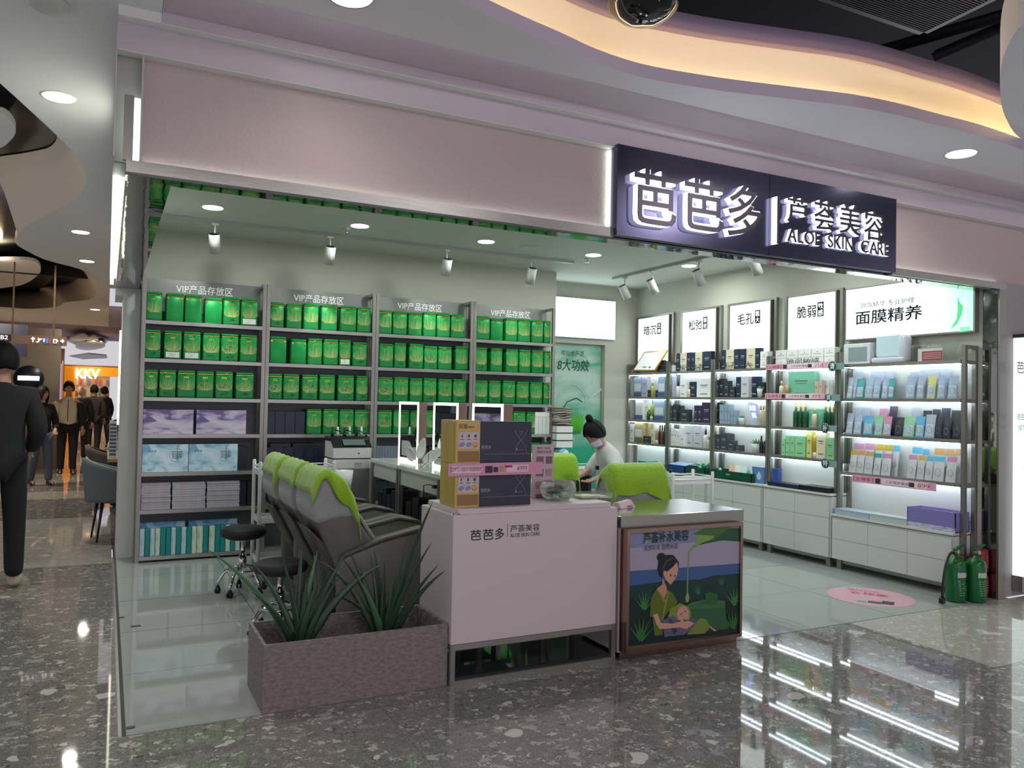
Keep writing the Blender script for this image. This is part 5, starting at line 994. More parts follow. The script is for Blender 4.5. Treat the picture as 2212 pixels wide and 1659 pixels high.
# gift boxes on the counter
NB = mat('2a2a3e', .35); GB = mat('c2a25e', .38, .1); GBS = mat('b3a44e', .4, .1)
for lv in range(2):
    z0 = .9585+lv*.2435; z1 = z0+.242; ln = ('lower', 'upper')[lv]
    for k in range(2):
        ya = 4.07+k*.115; t = thing('gold_gift_box', '%s gold skincare gift box, %s on the counter' % (ln, ('in front' if not k else 'behind the front one')), 'box', (1.735, ya, z0), 'gold gift boxes stacked on the counter')
        M().box(1.735, 1.884, ya, ya+.108, z0, z1, ch=.002).build('box_body', GB, t)
        q = M().box(1.7335, 1.7345, ya+.02, ya+.088, z0+.02, z1-.02); q.build('side_print', GBS, t)
        if k == 0:
            f = ya-.0012; q = M().box(1.752, 1.876, f, ya-.0003, z0+.085, z0+.175, 0).box(1.748, 1.878, f, ya-.0003, z0+.012, z0+.072, 1)
            q.lathe([(0, .001), (.017, .001), (.017, 0)], n=16, T=Matrix.Translation((1.853, f, z0+.108)) @ Matrix.Rotation(PI/2, 4, 'X'), m=2)
            for j in range(2): c = Vector((1.772+j*.042, f-.0006, z0+.108)); q.add([tuple(c+Vector((.016*math.cos(a)*1.1+.004*math.sin(a), 0, .014*math.sin(a)))) for a in [i*PI/7 for i in range(14)]], [tuple(range(14))], 3)
            for j in range(3): c = 1.772+j*.041; q.box(c-.003-.002*j, c+.003+.002*j, f-.001, f, z0+.148, z0+.164, 4).box(c-.012, c+.012, f-.001, f, z0+.136, z0+.139, 4)
            text(q, '抗皱', (1.752, f-.0003, z1-.045), X_, Z_, .028, .05, m=4, bold=.003); text(q, '紧致套组', (1.804, f-.0003, z1-.042), X_, Z_, .012, .042, m=4)
            q.build('front_print', [mat('bfb6c2', .5), mat('8f6a3e', .5), mat('d3a05a', .5), mat('8a8aa0', .5), mat('4a3a28', .5)], t)
    t = thing('navy_gift_box', '%s dark navy gift box with hourglass line drawing on the counter' % ln, 'box', (1.888, 4.09, z0), 'navy gift boxes stacked on the counter')
    M().box(1.888, 2.222, 4.085, 4.19, z0, z1-.004, ch=.002).build('box_body', NB, t)
    f = 4.0838; q = M(); LN = lambda *p: q.tube([(a, f, z0+b) for a, b in p], .0009, 4)
    cx0 = 2.15; LN((cx0-.042, .19), (cx0-.03, .165), (cx0, .13), (cx0+.03, .095), (cx0+.04, .05)); LN((cx0+.042, .19), (cx0+.03, .165), (cx0, .13), (cx0-.03, .095), (cx0-.04, .05))
    LN((1.905, .052), (2.215, .052)); LN((cx0-.015, .18), (cx0+.018, .18)); LN((cx0-.01, .165), (cx0+.012, .165)); LN((cx0-.01, .075), (cx0+.02, .075)); q.box(cx0-.028, cx0-.023, f-.001, f, z0+.07, z0+.085)
    text(q, '芭芭多', (1.898, f, z0+.08), X_, Z_, .022, .062); text(q, '多肽抗皱冻干粉面膜套', (1.898, f, z0+.062), X_, Z_, .008, .14, m=1); q.build('line_print', [mat('a9a8b8', .5), mat('5a5a72', .5)], t)
t = thing('price_strip', 'pink price strip reading 999 in front of the stacked gift boxes', 'price tag', (1.70, 4.05, 1.19)); A, Bq = H(968, 1016, 1, 4.05), H(1172, 1010, 1, 4.05); zb, zt = H(968, 1029, 1, 4.05)[2], H(968, 1004, 1, 4.05)[2]+.006
M().box(A[0], Bq[0], 4.05, 4.052, zb, zt).build('strip_body', mat('cf93ab', .5), t); q = M(); hh = zt-zb
[M().box(A[0]+u, A[0]+v, 4.0485, 4.0495, zb+hh*.22, zt-hh*.2).build('white_band', mat('dfc3d0', .5), t) for u, v in ((.02, .20), (.36, .50))]
text(q, '【女神季】抗皱冻干粉面膜套组', (A[0]+.012, 4.048, zb+hh*.35), X_, Z_, hh*.4, .185, m=0, bold=.004, shear=.15); text(q, '¥999', (A[0]+.425, 4.048, zb+hh*.28), X_, Z_, hh*.45, .065, m=0, bold=.004, shear=.1)
q.box(A[0]+.225, A[0]+.27, 4.0475, 4.0485, zb+hh*.2, zt-hh*.25, 1).box(A[0]+.277, A[0]+.305, 4.0475, 4.0485, zb+hh*.25, zt-hh*.35, 1).box(A[0]+.318, A[0]+.340, 4.0475, 4.0485, zb+hh*.3, zt-hh*.3, 2).box(A[0]+.35, A[0]+.395, 4.0475, 4.0485, zb+hh*.6, zt-hh*.22, 0); q.build('lettering', [mat('a02858', .5), mat('252848', .5), mat('b0904a', .5)], t)
t = thing('leaflet_stand', 'pink price leaflet with small photos standing behind the navy boxes', 'leaflet', (2.28, 4.32, .96)); A, Bq = H(1150, 1000, 1, 4.33)[0], H(1196, 1000, 1, 4.33)[0]; zt = H(1180, 960, 1, 4.33)[2]
M().box(A, Bq, 4.33, 4.334, .9585, zt).build('leaflet', mat('c9aab8', .4), t); q = M(); w = Bq-A
for i in range(5):
    for j in range(2): M().box(A+w*(.18+.44*j), A+w*(.52+.40*j), 4.3285, 4.3295, zt-.12-.078*i, zt-.075-.078*i).build('small_photo', mat(('8a5a68', '6a6258', 'a98a88')[(i+j) % 3], .5), t)
text(q, '预存 项目', (A+w*.2, 4.329, zt-.03), X_, Z_, .014, w*.6, m=3); text(q, '体验价目表', (A+w*.2, 4.329, zt-.055), X_, Z_, .018, w*.7, m=3); q.build('print', [mat('8a5a68', .5), mat('6a6258', .5), mat('a98a88', .5), mat('3a2a32', .5)], t)
M().box(A-.002, Bq+.002, 4.335, 4.40, .9585, .963).build('stand_foot', GLASS, t)
c = H(1196, 1078, 2, .96); c.z = .9585; c.y = min(c.y, 4.20)
t = thing('glass_bowl', 'clear glass bowl of dark sachets on the counter', 'bowl', c); GB_ = mat('dfe9e6', .03, trans=1, alpha=.55)
M().lathe([(0, .002), (.06, .0), (.10, .03), (.115, .07), (.098, .115), (.094, .115), (.110, .07), (.095, .034), (.055, .008), (0, .008)], tuple(c), 32).build('bowl_body', GB_, t)
for k in range(7):
    a = k*.9; p = Vector(c)+Vector((.04*math.cos(a), .04*math.sin(a), .018+.010*k)); T = Matrix.Translation(p) @ Euler((.25*math.sin(a*2), .25*math.cos(a*3), a)).to_matrix().to_4x4()
    o = M().box(-.035, .035, -.022, .022, -.003, .003, T=T, ch=.002).build('sachet', mat(('1c201e', '2c332c', '3a2f33')[k % 3], .25)); tag(o, '%s sachet in the glass bowl on the counter, %s layer from the bottom' % (('black', 'dark green', 'dark purple')[k % 3], ordn(k)), 'sachet', 'dark sachets in the glass bowl')
c = H(1275, 1074, 2, .96); t = thing('acrylic_tray', 'clear acrylic tray with cream cards on the counter corner', 'tray', (c.x, c.y, .9585)); AC = mat('e6f0ea', .05, trans=1, alpha=.6)
q = M().box(c.x-.12, c.x+.12, c.y-.08, c.y+.08, .9585, .963).box(c.x-.12, c.x+.12, c.y-.08, c.y-.076, .963, .99).box(c.x-.12, c.x+.12, c.y+.076, c.y+.08, .963, .99).box(c.x-.12, c.x-.116, c.y-.076, c.y+.076, .963, .99).box(c.x+.116, c.x+.12, c.y-.076, c.y+.076, .963, .99).build('tray_body', AC, t)
M().box(c.x-.10, c.x+.02, c.y-.06, c.y+.06, .9635, .975).build('card', mat('d8cfb4', .5), t); M().box(c.x+.03, c.x+.10, c.y-.06, c.y+.05, .9635, .970).build('card', mat('c8c4ae', .5), t)
# kiosk with poster
t = thing('poster_kiosk', 'steel topped white kiosk with illustrated aloe beauty poster', 'kiosk', (2.80, 4.0, 0)); KB = 4.60
M().box(2.795, 3.77, 4.0, KB, .05, .80).build('body', CW, t); M().box(2.815, 3.75, 4.01, KB-.01, 0, .05).build('plinth', COPPER, t)
M().box(2.795, 3.775, 3.985, KB+.005, .80, .872, ch=.002).build('steel_top', mat('a8a6a2', .16, 1, bump=(3, .15)), t)
fx0, fx1, fz0, fz1 = H(1353, 1260, 1, 3.93)[0], H(1603, 1250, 1, 3.93)[0], .062, .80
q = M().box(fx0, fx1, 3.925, 3.94, fz0, fz0+.022).box(fx0, fx1, 3.925, 3.94, fz1-.022, fz1).box(fx0, fx0+.02, 3.925, 3.94, fz0+.022, fz1-.022).box(fx1-.02, fx1, 3.925, 3.94, fz0+.022, fz1-.022).box(fx0, fx1, 3.941, 3.999, fz0, fz1).build('poster_frame', COPPER, t)
PY = 3.938; PL = [0]
pq = M(); PCOL = {}
def pc(c):
    if c not in PCOL: PCOL[c] = len(PCOL)
    return PCOL[c]
C6k = lambda x, y: (1300+x*.24113, 1060+y*.24113)
def pp(c, *pts):
    PL[0] += 1; yv = PY-.00006*PL[0]
    P = [H(*C6k(x, y), 1, yv) for x, y in pts]; P = [(min(max(p.x, fx0+.02), fx1-.02), yv, min(max(p.z, fz0+.022), fz1-.022)) for p in P]
    pq.add(P, [tuple(range(len(P)))], pc(c))
pp('7f87a6', (200, 250), (1300, 250), (1300, 700), (200, 720)); pp('a39cae', (200, 520), (1300, 420), (1300, 690), (200, 740))
pp('3d5c8c', (200, 725), (1300, 645), (1300, 800), (200, 870)); pp('0f3533', (200, 860), (560, 810), (880, 795), (1000, 760), (1300, 735), (1300, 1400), (200, 1400)); pp('0b2420', (200, 950), (450, 1000), (700, 1000), (1050, 960), (1300, 1000), (1300, 1400), (200, 1400))
pp('23523a', (1000, 330), (1300, 330), (1300, 450), (1080, 445), (900, 480), (840, 500), (900, 430)); pp('3f6e2e', (820, 385), (920, 310), (1170, 290), (1120, 350), (1000, 440), (860, 400)); pp('7ea04e', (860, 395), (1010, 405), (980, 440), (900, 465), (840, 510), (800, 520), (850, 450))
pp('70994e', (845, 485), (790, 540), (775, 700), (772, 900), (760, 900), (765, 700), (775, 540), (815, 490)); pp('7fa65c', (768, 890), (785, 960), (775, 1000), (755, 1000), (748, 960))
def fan(x, y, s, c='3a7a34'):
    for a in (-.9, -.5, -.15, .2, .55, .95): pp(c, (x-8*s, y), (x+8*s, y), (x+math.sin(a)*75*s, y-math.cos(a)*120*s))
fan(380, 1070, 1.5); fan(860, 930, 1.0, '2f6438'); fan(1070, 850, 1.0, '2f6438'); fan(1190, 1030, 1.5); fan(1180, 1240, 1.6, '2c6a30'); fan(350, 1350, 2.0, '2c6a30'); fan(1120, 1240, 1.2, '265a2c')
pp('3d6b45', (720, 1060), (800, 1000), (950, 970), (1105, 985), (1110, 1240), (700, 1280)); pp('2f5c38', (740, 1060), (1100, 1050), (1105, 1240), (710, 1280)); pp('25602c', (870, 1010), (930, 990), (920, 920), (960, 905), (1040, 925), (1030, 1025))
pp('c08a72', (545, 780), (580, 860), (600, 960), (520, 960), (490, 880), (540, 840)); pp('5a6a1c', (440, 960), (490, 880), (560, 960), (590, 890), (640, 920), (680, 1000), (600, 1080), (540, 1160), (545, 1290), (470, 1300), (455, 1130), (430, 1130))
pp('8a8446', (495, 885), (575, 980), (595, 895), (605, 905), (580, 1010), (550, 1160), (540, 1150), (565, 1010)); pp('c99683', (545, 740), (560, 620), (640, 600), (690, 650), (680, 740), (660, 790), (615, 845), (575, 800))
pp('12131c', (500, 700), (510, 620), (560, 575), (640, 575), (690, 640), (690, 700), (672, 640), (640, 680), (585, 725), (555, 715), (545, 785), (515, 760)); pp('12131c', *[(533+38*math.cos(a), 598+42*math.sin(a)) for a in [i*PI/8 for i in range(16)]]); pp('5a5a48', (553, 715), (548, 690), (575, 630), (635, 598), (638, 604), (582, 636), (556, 690))
pp('12131c', (612, 748), (622, 748), (622, 768), (612, 768)); pp('12131c', (650, 756), (658, 756), (658, 774), (650, 774)); pp('b05a5a', (615, 808), (635, 814), (618, 816))
pp('7a8a3a', (590, 1130), (620, 1050), (700, 1005), (780, 1040), (800, 1100), (790, 1150), (680, 1160)); pp('c99683', (670, 1100), (700, 1040), (750, 1035), (780, 1080), (780, 1150), (740, 1175), (690, 1160)); pp('3a3038', (700, 1110), (725, 1092), (727, 1096), (704, 1115)); pp('3a3038', (735, 1082), (755, 1075), (756, 1079), (738, 1088))
pp('5c5c74', (540, 1160), (640, 1120), (700, 1180), (830, 1140), (860, 1200), (740, 1290), (560, 1310)); pp('3c3c54', (590, 1150), (620, 1150), (680, 1260), (640, 1290)); pp('74823a', (830, 1200), (880, 1140), (930, 1150), (980, 1220), (920, 1280), (760, 1290)); pp('c08a72', (975, 1215), (1030, 1255), (1000, 1262), (950, 1240)); pp('2e2c5a', (940, 1262), (965, 1225), (1010, 1262))
pp('c99683', (460, 1110), (500, 1100), (530, 1185), (640, 1190), (740, 1160), (790, 1170), (830, 1190), (760, 1240), (700, 1225), (520, 1240), (490, 1200)); pp('3f7a3a', (730, 1150), (790, 1160), (735, 1178))
pq.build('poster_print', [mat(c, .35) for c in PCOL], t, 'stuff')
q = M(); yv = PY-.0065; A, Bq = H(1390, 1175, 1, yv), H(1488, 1170, 1, yv); text(q, '芦荟补水美容', (A.x, yv, A.z), X_, Z_, .068, Bq.x-A.x, bold=.010); A, Bq = H(1391, 1191, 1, yv), H(1464, 1188, 1, yv); text(q, '天然补水 自然水润', (A.x, yv, A.z), X_, Z_, .034, Bq.x-A.x, m=1); q.build('poster_lettering', [mat('16321f', .4), mat('3b3a44', .4)], t)
c = H(1346, 1096, 2, .873); t = thing('folded_packet', 'pink and white folded packet on the kiosk top', 'packet', (c.x, c.y, .873)); T = Matrix.Translation((c.x, c.y, .8735)) @ Matrix.Rotation(.25, 4, 'Z')
M().add([(-.07, -.045, 0), (.07, -.045, 0), (.07, .045, 0), (-.07, .045, 0), (-.06, -.01, .035), (.07, -.01, .045), (.07, .03, .045), (-.06, .03, .03)], [(0, 1, 2, 3), (0, 4, 5, 1), (1, 5, 6, 2), (2, 6, 7, 3), (3, 7, 4, 0), (4, 7, 6, 5)], 0, False, T).build('packet_body', mat('d3b3c0', .4), t); M().box(.0, .05, -.047, -.02, .012, .014, T=T).build('print', mat('3a2c36', .5), t)
# planter and aloes
t = thing('planter_box', 'long grey weathered concrete planter trough at the shop edge', 'planter', (.72, 4.03, 0)); x0, x1, y0, y1, hp = .72, 1.695, 4.03, 4.485, .335
PM = mat('857b79', .8, bump=(34, .5), var=.42, grain=(1, 1, 1.8), name='weathered_concrete')
M().box(x0, x1, y0, y0+.016, 0, hp).box(x0, x1, y1-.016, y1, 0, hp).box(x0, x0+.016, y0+.016, y1-.016, 0, hp).box(x1-.016, x1, y0+.016, y1-.016, 0, hp).box(x0+.016, x1-.016, y0+.016, y1-.016, 0, .02).build('trough', PM, t)
q = M()
for k in range(500): a, b2 = random.uniform(x0+.03, x1-.03), random.uniform(y0+.03, y1-.03); r = random.uniform(.006, .014); q.lathe([(0, -r*.5), (r, 0), (0, r*.6)], (a, b2, .2), 5)
q.box(x0+.017, x1-.017, y0+.017, y1-.017, .02, .198); q.build('potting_soil', mat('2a2723', .9), t, 'stuff')
C4 = lambda x, y: (440+x*.37383, 960+y*.37373)
ALM = mat('2f4a34', .35, var=.25, bump=(10, .05), name='aloe_leaf'); ALM2 = mat('4c7a54', .35, var=.2)
def aloe(label, bx, tips, nm):
    t = thing('aloe_plant', label, 'plant', (bx, 4.26, .2), 'aloe plants in the planter'); rr = random.Random(nm)
    for i, (tx, ty, wd, bow, dy) in enumerate(tips):
        yt = 4.26+dy; tip = H(*C4(tx, ty), 1, yt); a0 = rr.uniform(0, 6.28); b0 = Vector((bx+(tip.x-bx)*.06+rr.uniform(-.02, .02), 4.26+dy*.12, .205)); n = 12; sd = (tip-b0); sd.z = 0
        ctrl = b0.lerp(tip, .5)+Vector((-(tip.x-b0.x)*.18, -dy*.1, bow)); P = []
        for k in range(n+1): s = k/n; P.append(b0*(1-s)**2+ctrl*2*s*(1-s)+tip*s*s)
        q = M(); vs = []
        for k, p in enumerate(P):
            s = k/n; d = (P[min(k+1, n)]-P[max(k-1, 0)]).normalized(); side = d.cross(Vector((.25, 1, .1))).normalized()
            side = (side+Vector((0, .35*math.cos(a0), 0))).normalized(); nn = side.cross(d).normalized()
            if nn.y > 0: nn = -nn
            wk = wd*(1-s)**.75*(.75+.6*min(s*4, 1))*.72*(1+.07*(1 if k % 2 else -1)); 
            vs += [tuple(p-side*wk-nn*wk*.0), tuple(p-side*wk*.5-nn*wk*-.35), tuple(p+nn*wk*.25+nn*0), tuple(p+side*wk*.5+nn*wk*.35), tuple(p+side*wk), tuple(p-nn*wk*.45)]
        vs2 = []; fs = [(k*6+j, k*6+(j+1) % 6, (k+1)*6+(j+1) % 6, (k+1)*6+j) for k in range(n) for j in range(6)]
        fs.append(tuple(range(6)))
        q.add(vs, fs, 0, True); q.build('leaf', ALM if rr.random() < .75 else ALM2, t)
    return t
aloe('dark green aloe in the left half of the planter', .945, [(0, 590, .026, .05, -.06), (275, 850, .024, .04, -.1), (285, 690, .025, .06, .06), (450, 640, .026, .03, .02), (570, 575, .030, .03, .10), (660, 608, .030, .0, .02), (692, 705, .028, .0, -.05), (745, 700, .028, .02, .08), (825, 625, .030, .02, .04), (792, 750, .026, .0, -.06), (1050, 685, .036, .10, -.03), (500, 1095, .022, .09, -.13), (600, 760, .028, .0, -.02), (360, 820, .022, .05, .12)], 1)
aloe('dark green aloe in the right half of the planter', 1.405, [(740, 872, .026, .10, .10), (800, 660, .026, .06, .08), (650, 668, .026, .12, .14), (830, 600, .026, .04, .0), (960, 622, .028, .02, .05), (982, 592, .028, .0, .1), (1045, 668, .028, .0, -.03), (1172, 708, .034, .13, -.08), (1172, 545, .026, .0, .06), (1328, 320, .034, .02, -.30), (1322, 560, .024, .02, -.29), (1362, 690, .022, .03, -.29), (1402, 725, .026, .06, -.31), (870, 742, .026, .03, -.08), (1090, 800, .03, .0, -.06)], 2)
# stickers, extinguishers
c = H(1880, 1289, 2, 0); t = thing('floor_sticker', 'round pink promotional sticker on the shop floor', 'sticker', (c.x, c.y, 0)); M().lathe([(0, .0012), (.335, .0012), (.335, .0002)], (c.x, c.y, 0), 48, sm=False).build('disc', mat('d9a9b8', .25), t)
q = M(); rt = Vector((.55, -.83, 0)); up = Vector((.83, .55, 0)); text(q, '女神季', tuple(c+rt*-.17+up*.03+Vector((0, 0, .0018))), rt, up, .11, .30, bold=.01); text(q, '限时好礼', tuple(c+rt*-.2+up*.17+Vector((0, 0, .0018))), rt, up, .05, .26)
o = Vector((c.x, c.y, .0017)); sq = lambda a, b2, w_, h_, mi: q.add([tuple(o+rt*a+up*b2), tuple(o+rt*(a+w_)+up*b2), tuple(o+rt*(a+w_)+up*(b2+h_)), tuple(o+rt*a+up*(b2+h_))], [(0, 1, 2, 3)], mi)
sq(.0, -.24, .10, .08, 1); sq(.10, -.22, .09, .12, 2); sq(-.08, -.25, .07, .06, 3); q.build('print', [mat('c03a5a', .4), mat('3a4048', .4), mat('23262e', .4), mat('5f9f82', .4)], t)
EG = mat('13622e', .3, .1)
def exting(x, y, label, hose, lab_side):
    t = thing('fire_extinguisher', label, 'fire extinguisher', (x, y, 0), 'green fire extinguishers by the steel pillar')
    M().lathe([(0, .004), (.06, .0), (.074, .008), (.077, .02), (.077, .29), (.07, .325), (.045, .35), (.02, .36), (.02, .375)], (x, y, 0), 28).build('cylinder', EG, t)
    M().lathe([(.02, 0), (.022, .03), (.012, .045), (0, .045)], (x, y, .375), 14).build('valve', mat('8a8578', .3, .8), t)
    M().prism([(x-.02, y-.012, .41), (x+.03, y-.012, .425), (x+.11, y-.012, .452), (x+.11, y-.012, .46), (x+.02, y-.012, .44), (x-.02, y-.012, .425)], (0, .024, 0)).build('lever', EG, t); M().prism([(x-.01, y-.012, .385), (x+.10, y-.012, .36), (x+.10, y-.012, .368), (x-.01, y-.012, .40)], (0, .024, 0)).build('carry_handle', mat('1b3b26', .35), t)
    M().lathe([(0, .004), (.017, .004), (.019, 0)], n=16, T=Matrix.Translation((x-.005, y-.03, .40)) @ Matrix.Rotation(PI/2, 4, 'X')).build('gauge', mat('b9b2a6', .25, .7), t)
    def band(z0, z1, a0, a1, m, nm, r=.0778): M().grid(lambda u, v: (x+r*math.cos(a0+(a1-a0)*u), y+r*math.sin(a0+(a1-a0)*u), z0+(z1-z0)*v), 8, 1).build(nm, m, t)
    band(.205, .245, -2.35, -1.2, mat('b9c4c0', .5), 'paper_label'); q = M()
    for k in range(7):
        for j in range(3):
            if random.random() < .8: a = -2.3+k*.03+j*.34; z = .17-.018*k; q.add([(x+.0779*math.cos(b2), y+.0779*math.sin(b2), zz) for b2, zz in ((a, z), (a+.22, z), (a+.22, z+.006), (a, z+.006))], [(0, 1, 2, 3)])
    q.build('instruction_print', mat('7fae8c', .5), t)
    if hose:
        P = [(x-.02, y, .395), (x-.09, y-.01, .39), (x-.17, y-.03, .31), (x-.215, y-.04, .18), (x-.225, y-.04, .06)]; M().tube(smooth([Vector(p) for p in P], 4), .011, 8).build('hose', BLACK, t); M().box(x-.25, x-.205, y-.058, y-.022, .012, .06, ch=.006).build('nozzle', BLACK, t)
exting(6.215, 4.14, 'green fire extinguisher with black hose beside the white cabinet', True, 0); exting(6.37, 4.07, 'green fire extinguisher without hose next to the red cans', False, 1)
for k in range(2):
    z0 = k*.205; t = thing('red_canister', '%s red boxed canister stacked by the steel pillar' % ('lower', 'upper')[k], 'canister', (6.47, 4.09, z0), 'red canisters stacked by the pillar'); M().box(6.46, 6.585, 4.09, 4.17, z0+.0005, z0+.20, ch=.02).build('can_body', mat('8f2b30', .35), t)
    q = M()
    for j in range(6): q.box(6.54, 6.57, 4.0885, 4.0895, z0+.05+j*.018, z0+.056+j*.018)
    q.build('print', mat('b9707a', .5), t)
# corner behind the beautician: towels, boxes, bag
def at(px, py, y): return H(px, py, 1, y)
A = at(1203, 945, 8.0); zb = at(1215, 918, 8.0)[2]
t0 = thing('supply_shelf', 'dark side table under the towel stack by the poster', 'table', (5.05, 7.95, 0)); M().box(4.78, 5.14, 7.95, 8.3, .70, .73).box(4.78, 4.81, 7.95, 8.3, 0, .70).box(5.11, 5.14, 7.95, 8.3, 0, .70).build('table_body', mat('22262b', .5), t0)
zz = .7305; x0, x1 = at(1200, 1000, 8.0)[0]+.03, at(1236, 1000, 8.0)[0]
o = slab(M(), [(x0, zz), (x0-.0, zz+.24), (x0+.05, zz+.30), (x1-.05, zz+.28), (x1, zz+.02)], 7.98, 8.22, .04).build('gift_bag', printed('bag_print', ('2f8fb0', '9fc9dd', 'cfe2e8', (1, 1, 3)))); tag(o, 'blue landscape printed bag below the white boxes', 'bag'); 
for k in range(3):
    zk = zz+.305+k*.088; t = thing('white_storage_box', 'flat white box, %s from the bottom below the folded towels' % ordn(k), 'box', (x0, 8.0, zk), 'white boxes below the folded towels'); M().box(x0-.02, x1, 8.0, 8.24, zk, zk+.075).build('box_body', WP, t); M().box(x0-.022, x1+.002, 7.998, 8.242, zk+.0751, zk+.086).build('lid', mat('2a2e30', .4), t)
zk = zz+.305+3*.088
for k in range(8):
    z_ = zk+.010+k*.026; dx = random.uniform(-.012, .012); o = M().grid(lambda u, v: (x0-.03+(x1-x0+.01)*u+dx, 8.0+.22*v, z_+.012+.010*math.sin(u*5+k)*u), 8, 4, thick=.018).build('folded_towel', mat(('8f867a', '7a7268', 'a39a8e')[k % 3], .9)); tag(o, 'folded brown towel, %s from the bottom of the stack by the poster' % ordn(k), 'towel', 'folded towels by the poster')
trolley(4.30, 4.95, 7.25, 7.55, .88, 'white salon trolley behind the beautician'); trolley(4.95, 5.45, 6.2, 6.5, .85, 'white salon trolley beside the far drawer cabinets')
for i, (px, py, cc, lb) in enumerate(((1228, 985, '8fd0b0', 'mint green'), (1338, 990, 'a9c9b9', 'pale green'))):
    p = at(px, py, 7.35 if i == 0 else 6.3); zb = .8255 if i == 0 else .7955; x_ = min(max(p.x, 4.36 if i == 0 else 5.0), 5.4); t = thing('bottle', '%s bottle standing on the salon trolley' % lb, 'bottle', (x_, 7.35 if i == 0 else 6.3, zb)); yv = 7.35 if i == 0 else 6.3
    M().lathe([(0, 0), (.028, 0), (.028, .08), (.013, .09)], (x_, yv, zb), 14).build('body', mat(cc, .2), t); M().lathe([(.015, 0), (.015, .03), (0, .03)], (x_, yv, zb+.0905), 12).build('cap', BLACK, t)
# ================================================================ people
SKIN = mat('b98e7a', .5); HAIR = mat('0b090b', .62, spec=.25); 
def skinmesh(nodes, edges, lev=1):
    me = bpy.data.meshes.new('s'); me.from_pydata([tuple(n[0]) for n in nodes], edges, [])
    ob = bpy.data.objects.new('s', me); COL.objects.link(ob); bm = bmesh.new(); bm.from_mesh(me); L = bm.verts.layers.skin.verify(); bm.verts.ensure_lookup_table()
    for i, n in enumerate(nodes): r = n[1]; bm.verts[i][L].radius = r if isinstance(r, tuple) else (r, r); bm.verts[i][L].use_root = (i == 0)
    bm.to_mesh(me); bm.free(); ob.modifiers.new('k', 'SKIN').use_smooth_shade = True; sm = ob.modifiers.new('u', 'SUBSURF'); sm.levels = lev; sm.render_levels = lev
    dg = bpy.context.evaluated_depsgraph_get(); dg.update(); e = ob.evaluated_get(dg); m2 = e.to_mesh()
    vs = [tuple(v.co) for v in m2.vertices]; fs = [tuple(p.vertices) for p in m2.polygons]; e.to_mesh_clear(); bpy.data.objects.remove(ob); return vs, fs
def headmesh(mb, T, k=1.0):
    n, nz = 20, 14; vs = []; fs = []
    for i in range(nz+1):
        th = PI*i/nz
        for j in range(n):
            ph = 2*PI*j/n; x = math.sin(th)*math.cos(ph)*.076; y = math.sin(th)*math.sin(ph)*.096; z = -math.cos(th)*.118
            if z < 0: f = 1-.28*(-z/.118)**1.5; x *= f; y = y*(1-.12*(-z/.118)) - .012*(-z/.118)
            if y < -.05 and abs(x) < .02: 
                if -.035 < z < .02: y -= .020*(1-abs(x)/.022)*(1-abs(z+.014)/.05)
                if -.07 < z < -.045: y -= .004
            vs.append((x*k, y*k, z*k))
    for i in range(nz):
        for j in range(n): fs.append((i*n+j, i*n+(j+1) % n, (i+1)*n+(j+1) % n, (i+1)*n+j))
    mb.add(vs, fs, 0, True, T)
    for s in (-1, 1): mb.ell((s*.077*k, .008*k, -.01*k), (.008*k, .018*k, .030*k), 8, 0, T, 6)
def hair(T, k, style):
    def fn(u, v):
        ph = 2*PI*u; back = (math.sin(ph)+1)/2; lim = .36+.26*back+.10*abs(math.cos(ph)); 
        if style == 'long': lim = .36+.62*min(1, back*1.5)
        if style == 'updo': lim = .36+.24*back+.12*abs(math.cos(ph))
        th = PI*v*min(lim, .74); r = 1.10+.03*math.sin(ph*9); x = math.sin(th)*math.cos(ph)*.080*r; y = math.sin(th)*math.sin(ph)*.10*r+.004; z = math.cos(th)*.122*r
        if style == 'long' and v > .6: e = (v-.6)/.4; z -= e*.22*min(1, back*1.6); y += .01*e
        return tuple(T @ Vector((x*k, y*k, z*k+.004)))
    mb = M().grid(fn, 28, 12, thick=.012)
    if style == 'updo': mb.ell((0, .02*k, .165*k), (.036*k, .036*k, .046*k), 14, 0, T, 8); mb.ell((.0, .06*k, .02*k), (.078*k, .06*k, .09*k), 14, 0, T, 8)
    return mb
